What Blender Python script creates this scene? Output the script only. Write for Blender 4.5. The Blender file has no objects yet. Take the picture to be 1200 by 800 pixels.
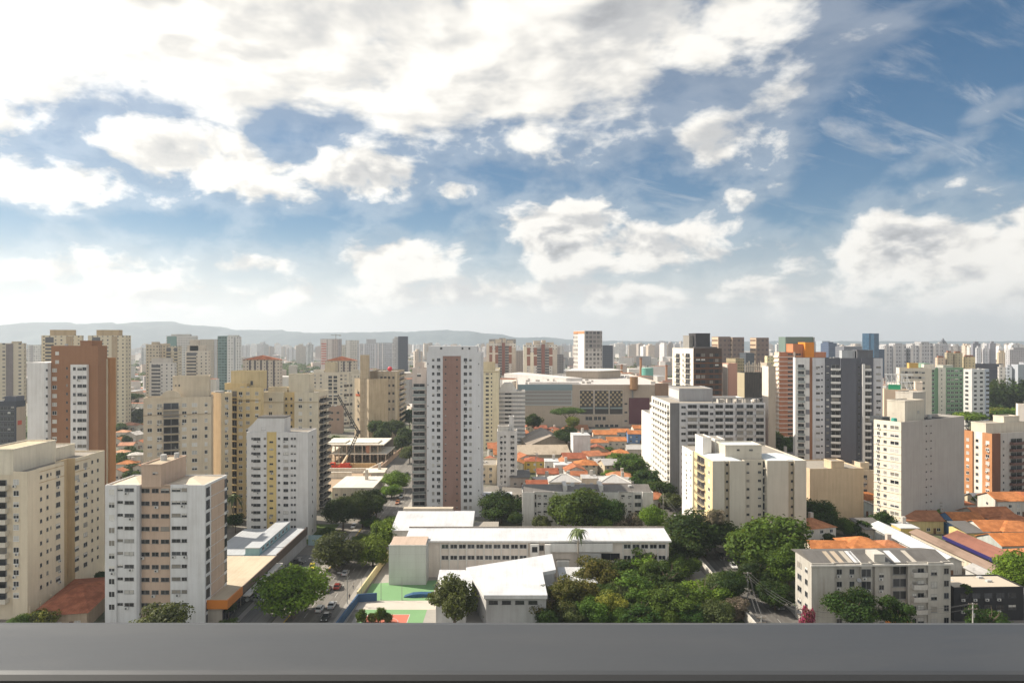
import bpy, math, random
from math import radians, sin, cos, pi, sqrt, atan2
from mathutils import Vector, Matrix

S = bpy.context.scene
COL = S.collection
EYE, F = 70.0, 800.0            # eye height above the street (m); focal length of a 24 mm lens in 1200 px

# ------------------------------------------------------------------ camera
cam = bpy.data.cameras.new('camera')
cam.lens, cam.sensor_width = 24.0, 36.0
cam.clip_start, cam.clip_end = 0.1, 60000
co = bpy.data.objects.new('camera', cam)
co.location, co.rotation_euler = (0, 0, EYE), (radians(90), 0, 0)
COL.objects.link(co)
S.camera = co

# ------------------------------------------------------------------ sun, sky, exposure
SUN_AZ, SUN_EL = -72.0, 42.0    # degrees from +Y (clockwise), above the horizon
sl = bpy.data.lights.new('sun', 'SUN')
sl.energy, sl.angle, sl.color = 4.8, radians(0.6), (1.0, 0.90, 0.76)
so = bpy.data.objects.new('sun', sl)
sd = Vector((sin(radians(SUN_AZ)) * cos(radians(SUN_EL)), cos(radians(SUN_AZ)) * cos(radians(SUN_EL)), sin(radians(SUN_EL))))
so.rotation_euler = sd.to_track_quat('Z', 'Y').to_euler()
so.location = (-300, 100, 400)
COL.objects.link(so)
vs = S.view_settings
S.display_settings.display_device = 'sRGB'
vs.view_transform, vs.look, vs.exposure, vs.gamma = 'Standard', 'None', 0.88, 1.0
vs.use_curve_mapping = False
cy = S.cycles
cy.use_denoising = True
cy.max_bounces, cy.diffuse_bounces, cy.glossy_bounces, cy.transmission_bounces, cy.transparent_max_bounces = 6, 3, 2, 2, 8
cy.volume_bounces = 0
cy.caustics_reflective = cy.caustics_refractive = False


class NT:
    """small helper to write node trees as expressions"""
    def __init__(self, tree):
        self.t = tree
    def new(self, typ, **kw):
        n = self.t.nodes.new(typ)
        for k, v in kw.items():
            setattr(n, k, v)
        return n
    def put(self, sock, v):
        if isinstance(v, (int, float)):
            sock.default_value = v
        elif isinstance(v, (tuple, list)):
            sock.default_value = tuple(v) + ((1,) if len(v) == 3 and sock.type == 'RGBA' else ())
        else:
            self.t.links.new(v, sock)
    def m(self, op, a, b=None, c=None, clamp=False):
        n = self.new('ShaderNodeMath', operation=op, use_clamp=clamp)
        for i, v in enumerate((a, b, c)):
            if v is not None:
                self.put(n.inputs[i], v)
        return n.outputs[0]
    def vm(self, op, a, b=None, scale=None):
        n = self.new('ShaderNodeVectorMath', operation=op)
        self.put(n.inputs[0], a)
        if b is not None: self.put(n.inputs[1], b)
        if scale is not None: self.put(n.inputs['Scale'], scale)
        return n.outputs['Value'] if op in ('DOT_PRODUCT', 'LENGTH') else n.outputs[0]
    def mix(self, f, a, b, mode='MIX'):
        n = self.new('ShaderNodeMix', data_type='RGBA', blend_type=mode)
        self.put(n.inputs[0], f); self.put(n.inputs[6], a); self.put(n.inputs[7], b)
        return n.outputs[2]
    def ramp(self, v, lo, hi, a=0.0, b=1.0, smooth=True):
        n = self.new('ShaderNodeMapRange', interpolation_type='SMOOTHSTEP' if smooth else 'LINEAR')
        for i, q in enumerate((v, lo, hi, a, b)):
            self.put(n.inputs[i], q)
        return n.outputs[0]
    def noise(self, vec, scale, detail=4, rough=.55, dist=0.0, col=False):
        n = self.new('ShaderNodeTexNoise')
        self.put(n.inputs['Vector'], vec); self.put(n.inputs['Scale'], scale)
        self.put(n.inputs['Detail'], detail); self.put(n.inputs['Roughness'], rough); self.put(n.inputs['Distortion'], dist)
        return n.outputs['Color' if col else 'Fac']
    def xyz(self, x, y, z):
        n = self.new('ShaderNodeCombineXYZ')
        for i, v in enumerate((x, y, z)): self.put(n.inputs[i], v)
        return n.outputs[0]
    def sep(self, v):
        n = self.new('ShaderNodeSeparateXYZ'); self.put(n.inputs[0], v)
        return n.outputs


def build_world():
    w = bpy.data.worlds.new('World'); S.world = w; w.use_nodes = True
    t = w.node_tree; t.nodes.clear(); N = NT(t)
    d = N.new('ShaderNodeTexCoord').outputs['Generated']
    x, y, z0 = N.sep(d)
    z = N.m('MAXIMUM', z0, 0.012)
    dd = N.xyz(x, y, z)
    sky = N.new('ShaderNodeTexSky', sky_type='NISHITA', sun_disc=False)
    sky.sun_elevation, sky.sun_rotation = radians(SUN_EL), radians(SUN_AZ)
    sky.altitude, sky.air_density, sky.dust_density, sky.ozone_density = 760, 1.0, 0.6, 2.2
    t.links.new(dd, sky.inputs[0])
    base = sky.outputs[0]
    az = N.m('MULTIPLY', N.m('ARCTAN2', x, y), 180 / pi)          # degrees, clockwise from +Y
    el = N.m('MULTIPLY', N.m('ARCSINE', z0), 180 / pi)
    # cloud field on a flattened layer
    zz = N.m('ADD', z, 0.16)
    p = N.xyz(N.m('DIVIDE', x, zz), N.m('DIVIDE', y, zz), 0.0)
    warp = N.vm('SCALE', N.vm('SUBTRACT', N.noise(p, 1.3, 3, .5, col=True), (.5, .5, .5)), scale=0.22)
    pw = N.vm('ADD', p, warp)
    f1 = N.noise(pw, 2.0, 10, .57)
    f2 = N.noise(N.vm('ADD', pw, (-0.05, -0.06, 0.0)), 2.0, 5, .54)  # towards the sun, for relief
    f1b = N.noise(pw, 2.0, 5, .54)
    fine = N.noise(pw, 7.5, 6, .62)
    # nearer the horizon the heaps are seen from the side: puffs in direction space instead of the flat layer
    q3 = N.vm('MULTIPLY', dd, (1.0, 1.0, 1.7))
    q3 = N.vm('ADD', q3, N.vm('SCALE', N.vm('SUBTRACT', N.noise(q3, 9.0, 3, .5, col=True), (.5, .5, .5)), scale=0.05))
    g1 = N.noise(q3, 9.0, 10, .56); g1b = N.noise(q3, 9.0, 5, .52); g2 = N.noise(N.vm('ADD', q3, (-0.018, 0.0, 0.026)), 9.0, 5, .52); gf = N.noise(q3, 34.0, 6, .6)
    side = N.ramp(el, 21.0, 13.0)
    lerp = lambda a_, b_: N.m('ADD', a_, N.m('MULTIPLY', side, N.m('SUBTRACT', b_, a_)))
    f1, f1b, f2, fine = lerp(f1, g1), lerp(f1b, g1b), lerp(f2, g2), lerp(fine, gf)
    # thin streaked cirrus over the right half
    ca, sa = cos(.5), sin(.5)
    px_, py_ = N.sep(p)[0], N.sep(p)[1]
    cv = N.xyz(N.m('MULTIPLY', N.m('ADD', N.m('MULTIPLY', px_, ca), N.m('MULTIPLY', py_, sa)), .9), N.m('MULTIPLY', N.m('SUBTRACT', N.m('MULTIPLY', py_, ca), N.m('MULTIPLY', px_, sa)), 3.4), 0.0)
    cirrus = N.m('MULTIPLY', N.ramp(N.noise(cv, 1.8, 9, .64, .6), .50, .78), N.m('MULTIPLY', N.ramp(az, -8, 14), N.ramp(el, 7, 14)))
    # where the cloud banks stand: (azimuth, elevation, half width, half height, weight, tilt) in degrees
    banks = [(-30, 27, 20, 10, 1.25, 0), (-17, 24.5, 16, 9, 1.15, 0), (-5, 23, 16, 8, 1.2, 6), (8, 23.5, 14, 7.5, 1.15, 10), (18.5, 26, 9, 5, 1.0, 25), (-38, 21, 11, 8, 1.15, 0),
             (-25, 13.6, 10, 2.9, 1.15, -4), (-13.5, 13.2, 9, 2.7, 1.12, -3), (-31, 11.6, 8, 2.1, 1.0, 4), (-9, 16.5, 7, 1.8, .55, 0), (1.5, 17.0, 4.5, 2.0, .85, 0),
             (-4.9, 12.4, 2.6, 1.2, .95, 0), (-10.5, 6.6, 6, 2.5, 1.15, 3), (-4, 7.8, 3.2, 1.3, .85, 18), (4.6, 9.0, 5.2, 3.6, 1.2, 0), (10.5, 7.4, 6.5, 2.5, 1.1, -8),
             (17.2, 15.5, 4.8, 3.2, 1.0, 0), (20.5, 18, 8, 2.2, .72, 25), (17.5, 11, 5, 1.3, .8, 15), (14, 8.6, 6, 1.3, .75, 12), (15.5, 6.6, 4, 1.2, .8, 0),
             (31, 6.4, 10, 3.1, 1.2, 2), (39, 7.4, 8, 3.3, 1.2, 0), (23.5, 7.6, 5, 1.0, .75, 8), (32, 13.2, 3.2, .9, .7, 18), (31, 10.3, 3.4, .8, .66, 15),
             (35.2, 15.6, 2.5, .8, .62, 22), (26.5, 9.0, 3, .7, .5, 0), (3, 13.4, 6, 1.0, .55, 12), (-22, 5.8, 9, 1.3, .75, 2), (0, 3.4, 60, 2.2, .92, 0), (-34, 4.8, 14, 2.4, .85, 0), (22, 3.6, 12, 1.4, .6, 0), (24, 20, 9, 1.6, .45, 20),
             (-64, 40, 22, 16, 1.0, 0), (-10, 48, 30, 12, .9, 0), (60, 30, 14, 8, .8, 0), (-110, 25, 30, 10, .8, 0), (120, 25, 35, 9, .8, 0), (180, 35, 60, 22, 1.2, 0), (90, 45, 45, 18, 1.1, 0), (-130, 50, 40, 20, 1.1, 0), (140, 20, 50, 12, 1.1, 0), (-140, 18, 50, 12, 1.1, 0)]  # unseen banks; those behind the camera added for warm fill light
    tot = None
    for a0, e0, ra, re, wt, ti in banks:
        da, de = N.m('SUBTRACT', az, a0), N.m('SUBTRACT', el, e0)
        c_, s_ = cos(radians(ti)), sin(radians(ti))
        u = N.m('MULTIPLY', N.m('ADD', N.m('MULTIPLY', da, c_), N.m('MULTIPLY', de, s_)), 1 / ra)
        v = N.m('MULTIPLY', N.m('SUBTRACT', N.m('MULTIPLY', de, c_), N.m('MULTIPLY', da, s_)), 1 / re)
        r2 = N.m('ADD', N.m('MULTIPLY', u, u), N.m('MULTIPLY', v, v))
        g = N.m('MULTIPLY', N.m('POWER', 2.71828, N.m('MULTIPLY', r2, -0.75)), wt)
        tot = g if tot is None else N.m('MAXIMUM', tot, g)
    dens = N.m('ADD', tot, N.m('MULTIPLY', N.m('SUBTRACT', f1, .5), 2.3))
    dens = N.m('ADD', dens, N.m('MULTIPLY', N.m('SUBTRACT', fine, .5), 0.45))
    mask = N.ramp(dens, 0.50, 0.92)
    veil = N.m('MULTIPLY', N.ramp(dens, 0.12, 0.60), 0.22)            # thin cirrus round the banks
    mask = N.m('MAXIMUM', N.m('MAXIMUM', mask, veil), N.m('MULTIPLY', cirrus, .55))
    # relief of the clouds: light from the sun's side, grey where thick
    relief = N.ramp(N.m('SUBTRACT', f1b, f2), -0.10, 0.07)
    thick = N.ramp(dens, 0.75, 1.6)
    sunny = N.m('MAXIMUM', N.vm('DOT_PRODUCT', dd, tuple(sd)), 0.0)
    glow = N.m('POWER', sunny, 3.0)
    k = N.m('ADD', 0.68, N.m('MULTIPLY', relief, 0.42))
    k = N.m('SUBTRACT', k, N.m('MULTIPLY', thick, N.m('MULTIPLY', N.m('SUBTRACT', 1.25, relief), 0.40)))
    k = N.m('ADD', k, N.m('MULTIPLY', glow, 0.75))
    k = N.m('MULTIPLY', k, N.m('ADD', 1.0, N.m('MULTIPLY', N.ramp(y, .15, -.45), .50)))     # clouds behind the camera brightened, to add fill light on the shaded fronts
    ccol = N.mix(N.ramp(k, .4, 1.0), (.94, .96, 1.0), (1.0, .965, .90))
    cloud = N.vm('SCALE', ccol, scale=N.m('MULTIPLY', k, CLOUD))
    low = N.ramp(el, 9.5, 0.5)
    lowk = N.m('MULTIPLY', N.ramp(az, 30, -45, .80, 1.06), CLOUD)
    lowc = N.vm('SCALE', N.mix(N.ramp(az, -40, 35), (1.0, .985, .96), (.79, .81, .83)), scale=lowk)
    hs = N.new('ShaderNodeHueSaturation'); hs.inputs['Saturation'].default_value = 1.42; hs.inputs['Hue'].default_value = .493; t.links.new(base, hs.inputs['Color'])
    col = N.vm('SCALE', hs.outputs[0], scale=SKYMUL)
    col = N.mix(N.m('MULTIPLY', N.ramp(sunny, .55, 1.0), .38), col, N.vm('SCALE', (.95, .98, 1.0), scale=CLOUD * .9))
    col = N.mix(N.m('MULTIPLY', low, .88), col, lowc)
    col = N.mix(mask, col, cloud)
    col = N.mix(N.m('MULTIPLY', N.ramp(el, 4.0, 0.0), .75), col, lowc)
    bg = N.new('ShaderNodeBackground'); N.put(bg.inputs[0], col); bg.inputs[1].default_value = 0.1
    o = N.new('ShaderNodeOutputWorld'); t.links.new(bg.outputs[0], o.inputs[0])


CLOUD, SKYMUL = 5.3, 0.42
build_world()

# ------------------------------------------------------------------ materials
MATS = {}


def principled(name, rough=.85, metal=0.0, spec=.3):
    m = bpy.data.materials.new(name); m.use_nodes = True
    t = m.node_tree; N = NT(t)
    b = t.nodes['Principled BSDF']
    b.inputs['Roughness'].default_value = rough
    b.inputs['Metallic'].default_value = metal
    b.inputs['Specular IOR Level'].default_value = spec
    return m, N, b


def hexname(c):
    return '_'.join('%02d' % int(v * 100) for v in c[:3])


def wallmat(c, dirt=.22, tiles=0.0):
    """painted render with rain streaks and patchy weathering"""
    k = ('wall', tuple(c), dirt, tiles)
    if k in MATS: return MATS[k]
    l_ = .3 * c[0] + .6 * c[1] + .1 * c[2]
    c = tuple(max(.01, l_ + (q - l_) * 1.08) for q in c)
    m, N, b = principled('render_' + hexname(c), .88, 0, .2)
    g = N.new('ShaderNodeTexCoord').outputs['Object']
    st = N.noise(N.vm('MULTIPLY', g, (.9, .9, .05)), 1.2, 5, .65)
    pa = N.noise(g, .22, 4, .6)
    fi = N.noise(g, 2.5, 4, .6)
    v = N.m('ADD', N.m('ADD', N.m('MULTIPLY', N.ramp(st, .35, .75), .5), N.m('MULTIPLY', N.ramp(pa, .3, .75), .35)), N.m('MULTIPLY', fi, .25))
    dark = tuple(q * f for q, f in zip(c, (.56, .53, .50)))
    col = N.mix(N.m('MULTIPLY', v, dirt * 2.9, clamp=True), tuple(c), dark)
    if tiles:
        o = N.sep(g)
        jz = N.m('LESS_THAN', N.m('FRACT', N.m('DIVIDE', o[2], tiles)), .03)
        col = N.mix(N.m('MULTIPLY', jz, .35), col, dark)
    N.put(b.inputs['Base Color'], col)
    MATS[k] = m
    return m


def plain(name, c, rough=.6, metal=0.0, spec=.4, var=.25, sc=3.0):
    k = ('plain', name, tuple(c))
    if k in MATS: return MATS[k]
    m, N, b = principled(name, rough, metal, spec)
    g = N.new('ShaderNodeTexCoord').outputs['Object']
    f = N.noise(g, sc, 4, .6)
    N.put(b.inputs['Base Color'], N.mix(N.m('MULTIPLY', f, var), tuple(c), tuple(q * .5 for q in c)))
    MATS[k] = m
    return m


def glassmat(name, c, rough=.12, spec=.5):
    k = ('glass', name)
    if k in MATS: return MATS[k]
    m, N, b = principled(name, rough, 0, spec)
    r = N.new('ShaderNodeObjectInfo').outputs['Random']
    g = N.noise(N.new('ShaderNodeNewGeometry').outputs['Position'], .8, 2, .5)
    f = N.m('ADD', N.m('MULTIPLY', r, .6), N.m('MULTIPLY', g, .4))
    N.put(b.inputs['Base Color'], N.mix(f, tuple(q * .45 for q in c), tuple(q * 1.5 for q in c)))
    MATS[k] = m
    return m


def gridmat(c, win, pu=3.0, pz=2.9, wu=.5, wz=.45, c2=None, strip=0.0):
    """far-off facade: rows of openings, for towers whose windows are a pixel or two across"""
    k = ('grid', tuple(c), tuple(win), pu, pz, wu, wz, c2, strip)
    if k in MATS: return MATS[k]
    m, N, b = principled('facade_' + hexname(c), .8, 0, .3)
    tc = N.new('ShaderNodeTexCoord')
    o = N.sep(tc.outputs['Object']); n = N.sep(tc.outputs['Normal'])
    side = N.m('GREATER_THAN', N.m('ABSOLUTE', n[0]), .7)
    u = N.m('ADD', N.m('MULTIPLY', o[1], side), N.m('MULTIPLY', o[0], N.m('SUBTRACT', 1.0, side)))
    uu, zz = N.m('DIVIDE', u, pu), N.m('DIVIDE', o[2], pz)
    fu, fz = N.m('FRACT', uu), N.m('FRACT', zz)
    a = N.m('MULTIPLY', N.m('LESS_THAN', N.m('ABSOLUTE', N.m('SUBTRACT', fu, .5)), wu / 2), N.m('LESS_THAN', N.m('ABSOLUTE', N.m('SUBTRACT', fz, .5)), wz / 2))
    a = N.m('MULTIPLY', a, N.m('LESS_THAN', N.m('ABSOLUTE', n[2]), .5))
    wn = N.new('ShaderNodeTexWhiteNoise'); N.put(wn.inputs[0], N.xyz(N.m('FLOOR', uu), N.m('FLOOR', zz), side))
    wc = N.mix(N.m('POWER', wn.outputs[0], 2.5), tuple(win), tuple(q * .75 for q in c))
    st = N.noise(N.vm('MULTIPLY', tc.outputs['Object'], (.6, .6, .04)), 1.0, 4, .6)
    wall = N.mix(N.m('MULTIPLY', st, .35), tuple(c), tuple(q * .6 for q in c))
    if c2 is not None:
        wn2 = N.m('FRACT', N.m('MULTIPLY', uu, .25))
        wall = N.mix(N.m('LESS_THAN', wn2, .3 if not strip else strip), wall, tuple(c2))
    N.put(b.inputs['Base Color'], N.mix(a, wall, wc))
    N.put(b.inputs['Roughness'], N.m('SUBTRACT', .85, N.m('MULTIPLY', a, .6)))
    MATS[k] = m
    return m


def tilemat(c, name='clay_tiles'):
    k = ('tile', tuple(c))
    if k in MATS: return MATS[k]
    m, N, b = principled(name + '_' + hexname(c), .9, 0, .15)
    g = N.new('ShaderNodeTexCoord').outputs['Object']
    o = N.sep(g)
    big = N.noise(g, .35, 5, .65); fi = N.noise(g, 3.0, 3, .6)
    col = N.mix(N.ramp(big, .36, .62), tuple(c), tuple(q * f for q, f in zip(c, (.45, .42, .42))))
    col = N.mix(N.m('MULTIPLY', N.ramp(N.noise(g, 1.3, 4, .7), .52, .66), .6), col, tuple(q * f for q, f in zip(c, (.38, .36, .38))))
    col = N.mix(N.m('MULTIPLY', fi, .4), col, tuple(q * f for q, f in zip(c, (1.25, 1.2, 1.1))))
    r1 = N.m('LESS_THAN', N.m('FRACT', N.m('MULTIPLY', o[0], 1.8)), .25)
    r2 = N.m('LESS_THAN', N.m('FRACT', N.m('MULTIPLY', o[1], 1.8)), .25)
    col = N.mix(N.m('MULTIPLY', N.m('MAXIMUM', r1, r2), .3), col, tuple(q * .45 for q in c))
    rr = N.new('ShaderNodeObjectInfo').outputs['Random']
    col = N.mix(N.m('MULTIPLY', rr, .35), col, tuple(q * f for q, f in zip(c, (.6, .55, .55))))
    N.put(b.inputs['Base Color'], col)
    MATS[k] = m
    return m


def sheetmat(c, name='sheet_roof', pitch=.9, dirt=.35, rough=.6):
    k = ('sheet', name, tuple(c))
    if k in MATS: return MATS[k]
    m, N, b = principled(name + '_' + hexname(c), rough, 0, .3)
    g = N.new('ShaderNodeTexCoord').outputs['Object']
    o = N.sep(g)
    line = N.m('LESS_THAN', N.m('FRACT', N.m('DIVIDE', o[0], pitch)), .06)
    st = N.noise(N.vm('MULTIPLY', g, (1.2, .08, 1)), 1.0, 5, .65)
    pa = N.noise(g, .12, 5, .65)
    dk = tuple(q * f for q, f in zip(c, (.55, .53, .50)))
    col = N.mix(N.m('MULTIPLY', N.m('ADD', N.ramp(st, .4, .8), N.ramp(pa, .42, .7)), dirt), tuple(c), dk)
    col = N.mix(N.m('MULTIPLY', line, .25), col, dk)
    N.put(b.inputs['Base Color'], col)
    MATS[k] = m
    return m


CREAM = (.66, .58, .45); OFFW = (.72, .68, .60); WHITE = (.80, .79, .77); GREYW = (.64, .64, .65); PINK = (.55, .41, .32)
YELL = (.68, .52, .26); BROWN = (.33, .165, .085); TAN = (.50, .40, .28); GREY = (.40, .39, .38); DKGREY = (.13, .135, .15); CONC = (.38, .36, .33)
ROOFC = plain('roof_membrane', (.34, .31, .27), .95, 0, .1, .7, .6)
ROOFD = plain('roof_bitumen', (.12, .115, .11), .95, 0, .1, .7, .6)
GL = [glassmat('glass_dark', (.022, .024, .028)), glassmat('glass_slate', (.045, .05, .058)), glassmat('glass_curtain', (.24, .22, .19), .3), glassmat('glass_shutter', (.50, .48, .44), .55, .25)]
GLB = glassmat('glass_blue', (.03, .07, .12), .08, .8)
GLG = glassmat('glass_rail', (.20, .225, .22), .15, .7)
ALU = plain('aluminium', (.26, .26, .26), .45, .3, .4, .15)
WFRAME = plain('white_frame', (.72, .72, .70), .5, 0, .4, .1)
DFRAME = plain('dark_frame', (.05, .05, .055), .5, 0, .4, .1)
STEEL = plain('galvanised_steel', (.35, .35, .34), .5, .6, .4, .3)

# ------------------------------------------------------------------ mesh and object helpers


class MB:
    """collects quads and boxes; build() links them as one mesh object"""
    def __init__(self):
        self.v, self.f, self.mi = [], [], []
    def poly(self, pts, mi=0):
        n = len(self.v); self.v += [tuple(p) for p in pts]
        self.f.append(tuple(range(n, n + len(pts)))); self.mi.append(mi)
    def box(self, x0, x1, y0, y1, z0, z1, mi=0, M=None):
        if x1 < x0: x0, x1 = x1, x0
        if y1 < y0: y0, y1 = y1, y0
        n = len(self.v)
        p = [(x0, y0, z0), (x1, y0, z0), (x1, y1, z0), (x0, y1, z0), (x0, y0, z1), (x1, y0, z1), (x1, y1, z1), (x0, y1, z1)]
        if M is not None: p = [tuple(M @ Vector(q)) for q in p]
        self.v += p
        for q in ((3, 2, 1, 0), (4, 5, 6, 7), (0, 1, 5, 4), (1, 2, 6, 5), (2, 3, 7, 6), (3, 0, 4, 7)):
            self.f.append(tuple(n + i for i in q)); self.mi.append(mi)
    def prism(self, pts, z0, z1, mi=0, top=True, topmi=None):
        """pts counter-clockwise seen from above"""
        n = len(self.v); k = len(pts)
        self.v += [(p[0], p[1], z0) for p in pts] + [(p[0], p[1], z1) for p in pts]
        for i in range(k):
            j = (i + 1) % k
            self.f.append((n + i, n + j, n + k + j, n + k + i)); self.mi.append(mi[i] if isinstance(mi, list) else mi)
        if top:
            self.f.append(tuple(n + k + i for i in range(k))); self.mi.append(topmi if topmi is not None else (mi[0] if isinstance(mi, list) else mi))
    def tube(self, a, b, r0, r1=None, n=8, mi=0, cap=True):
        r1 = r0 if r1 is None else r1
        a, b = Vector(a), Vector(b); q = (b - a).to_track_quat('Z', 'Y')
        s = len(self.v)
        for c, r in ((a, r0), (b, r1)):
            for i in range(n):
                self.v.append(tuple(c + q @ Vector((r * cos(2 * pi * i / n), r * sin(2 * pi * i / n), 0))))
        for i in range(n):
            j = (i + 1) % n
            self.f.append((s + i, s + j, s + n + j, s + n + i)); self.mi.append(mi)
        if cap:
            self.f.append(tuple(s + n + i for i in range(n))); self.mi.append(mi)
            self.f.append(tuple(s + n - 1 - i for i in range(n))); self.mi.append(mi)
    def mesh(self, name, mats, smooth=False):
        me = bpy.data.meshes.new(name)
        me.from_pydata(self.v, [], self.f)
        for m in (mats if isinstance(mats, (list, tuple)) else [mats]): me.materials.append(m)
        me.polygons.foreach_set('material_index', self.mi)
        if smooth: me.polygons.foreach_set('use_smooth', [True] * len(self.f))
        me.update()
        return me
    def build(self, name, mats, parent=None, smooth=False):
        return link(name, self.mesh(name, mats, smooth), parent)


def link(name, me, parent=None):
    o = bpy.data.objects.new(name, me); COL.objects.link(o)
    if parent is not None: o.parent = parent
    return o


def tag(o, label=None, cat=None, group=None, kind=None):
    for k, v in (('label', label), ('category', cat), ('group', group), ('kind', kind)):
        if v: o[k] = v
    return o


def thing(name, label, cat, loc=(0, 0, 0), rz=0.0, group=None):
    o = bpy.data.objects.new(name, None); o.empty_display_size = .5
    o.location = loc; o.rotation_euler = (0, 0, rz); COL.objects.link(o)
    return tag(o, label, cat, group)


def structure(o):
    o['kind'] = 'structure'; return o


def dup(root, loc=None, rz=None, label=None, sc=None):
    r = root.copy(); COL.objects.link(r)
    if loc is not None: r.location = loc
    if rz is not None: r.rotation_euler = (0, 0, rz)
    if sc is not None: r.scale = sc
    if label: r['label'] = label
    for ch in list(root.children):
        c = ch.copy(); COL.objects.link(c); c.parent = r
        for g in list(ch.children):
            e = g.copy(); COL.objects.link(e); e.parent = c
    return r


def gp(px, py, z=0.0):
    """the point at height z that stands at this place of the survey photograph"""
    d = (EYE - z) * F / (py - 400.0)
    return ((px - 600.0) / F * d, d)


def atx(px, d):
    return (px - 600.0) / F * d


# ------------------------------------------------------------------ windows (unit meshes, one per kind; scaled to size)


def _win(kind):
    mb = MB(); fr = .035
    g = {'dark': 0, 'slate': 1, 'curtain': 2, 'shutter': 3, 'half': 0}[kind]
    # glass pane 1 x 1 in the wall's plane, a thin frame proud of it, a sill below
    mb.poly([(-.5 + fr, -.012, fr), (.5 - fr, -.012, fr), (.5 - fr, -.012, 1 - fr), (-.5 + fr, -.012, 1 - fr)], 1)
    mb.box(-.5, -.5 + fr, -.05, 0, 0, 1); mb.box(.5 - fr, .5, -.05, 0, 0, 1)
    mb.box(-.5 + fr, .5 - fr, -.05, 0, 1 - fr, 1); mb.box(-.5 + fr, .5 - fr, -.05, 0, 0, fr)
    if kind == 'half':
        mb.box(-.5 + fr, .5 - fr, -.03, -.013, .52, 1 - fr, 2)
        mb.box(-.5 + fr, -.02, -.028, -.0135, fr, .52, 3)
    if kind == 'shutter':
        for k in (.3, .5, .7): mb.box(-.5 + fr, .5 - fr, -.022, -.002, k - .02, k + .02)
    mb.box(-.02, .02, -.045, 0, fr, 1 - fr)
    mb.box(-.54, .54, -.12, 0, -.06, -.005, 0)
    return mb, g


WIN = {}
for fk, fm in (('alu', ALU), ('white', WFRAME), ('dark', DFRAME)):
    for kk in ('dark', 'slate', 'curtain', 'shutter', 'half'):
        mb_, g_ = _win(kk)
        WIN[fk, kk] = (mb_.mesh('window', [fm, GL[g_], GL[3], GL[1]]), mb_, g_, fm)

RND = random.Random(7)


def pick(mixk):
    r = RND.random(); acc = 0
    for k, w in mixk:
        acc += w
        if r < acc: return k
    return mixk[-1][0]


MIXES = {'std': [('dark', .42), ('slate', .2), ('half', .18), ('curtain', .12), ('shutter', .08)], 'shut': [('shutter', .55), ('dark', .2), ('half', .15), ('curtain', .1)],
         'dk': [('dark', .6), ('slate', .25), ('half', .12), ('curtain', .03)], 'half': [('dark', .34), ('half', .18), ('curtain', .2), ('shutter', .28)]}


_ac = MB(); _ac.box(-.42, .42, -.36, 0, 0, .56); _ac.box(-.3, .12, -.375, -.36, .08, .48, 1)
ACM = _ac.mesh('air_conditioner', [plain('ac_casing', (.62, .61, .58), .6, 0, .3, .3), DFRAME])


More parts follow.
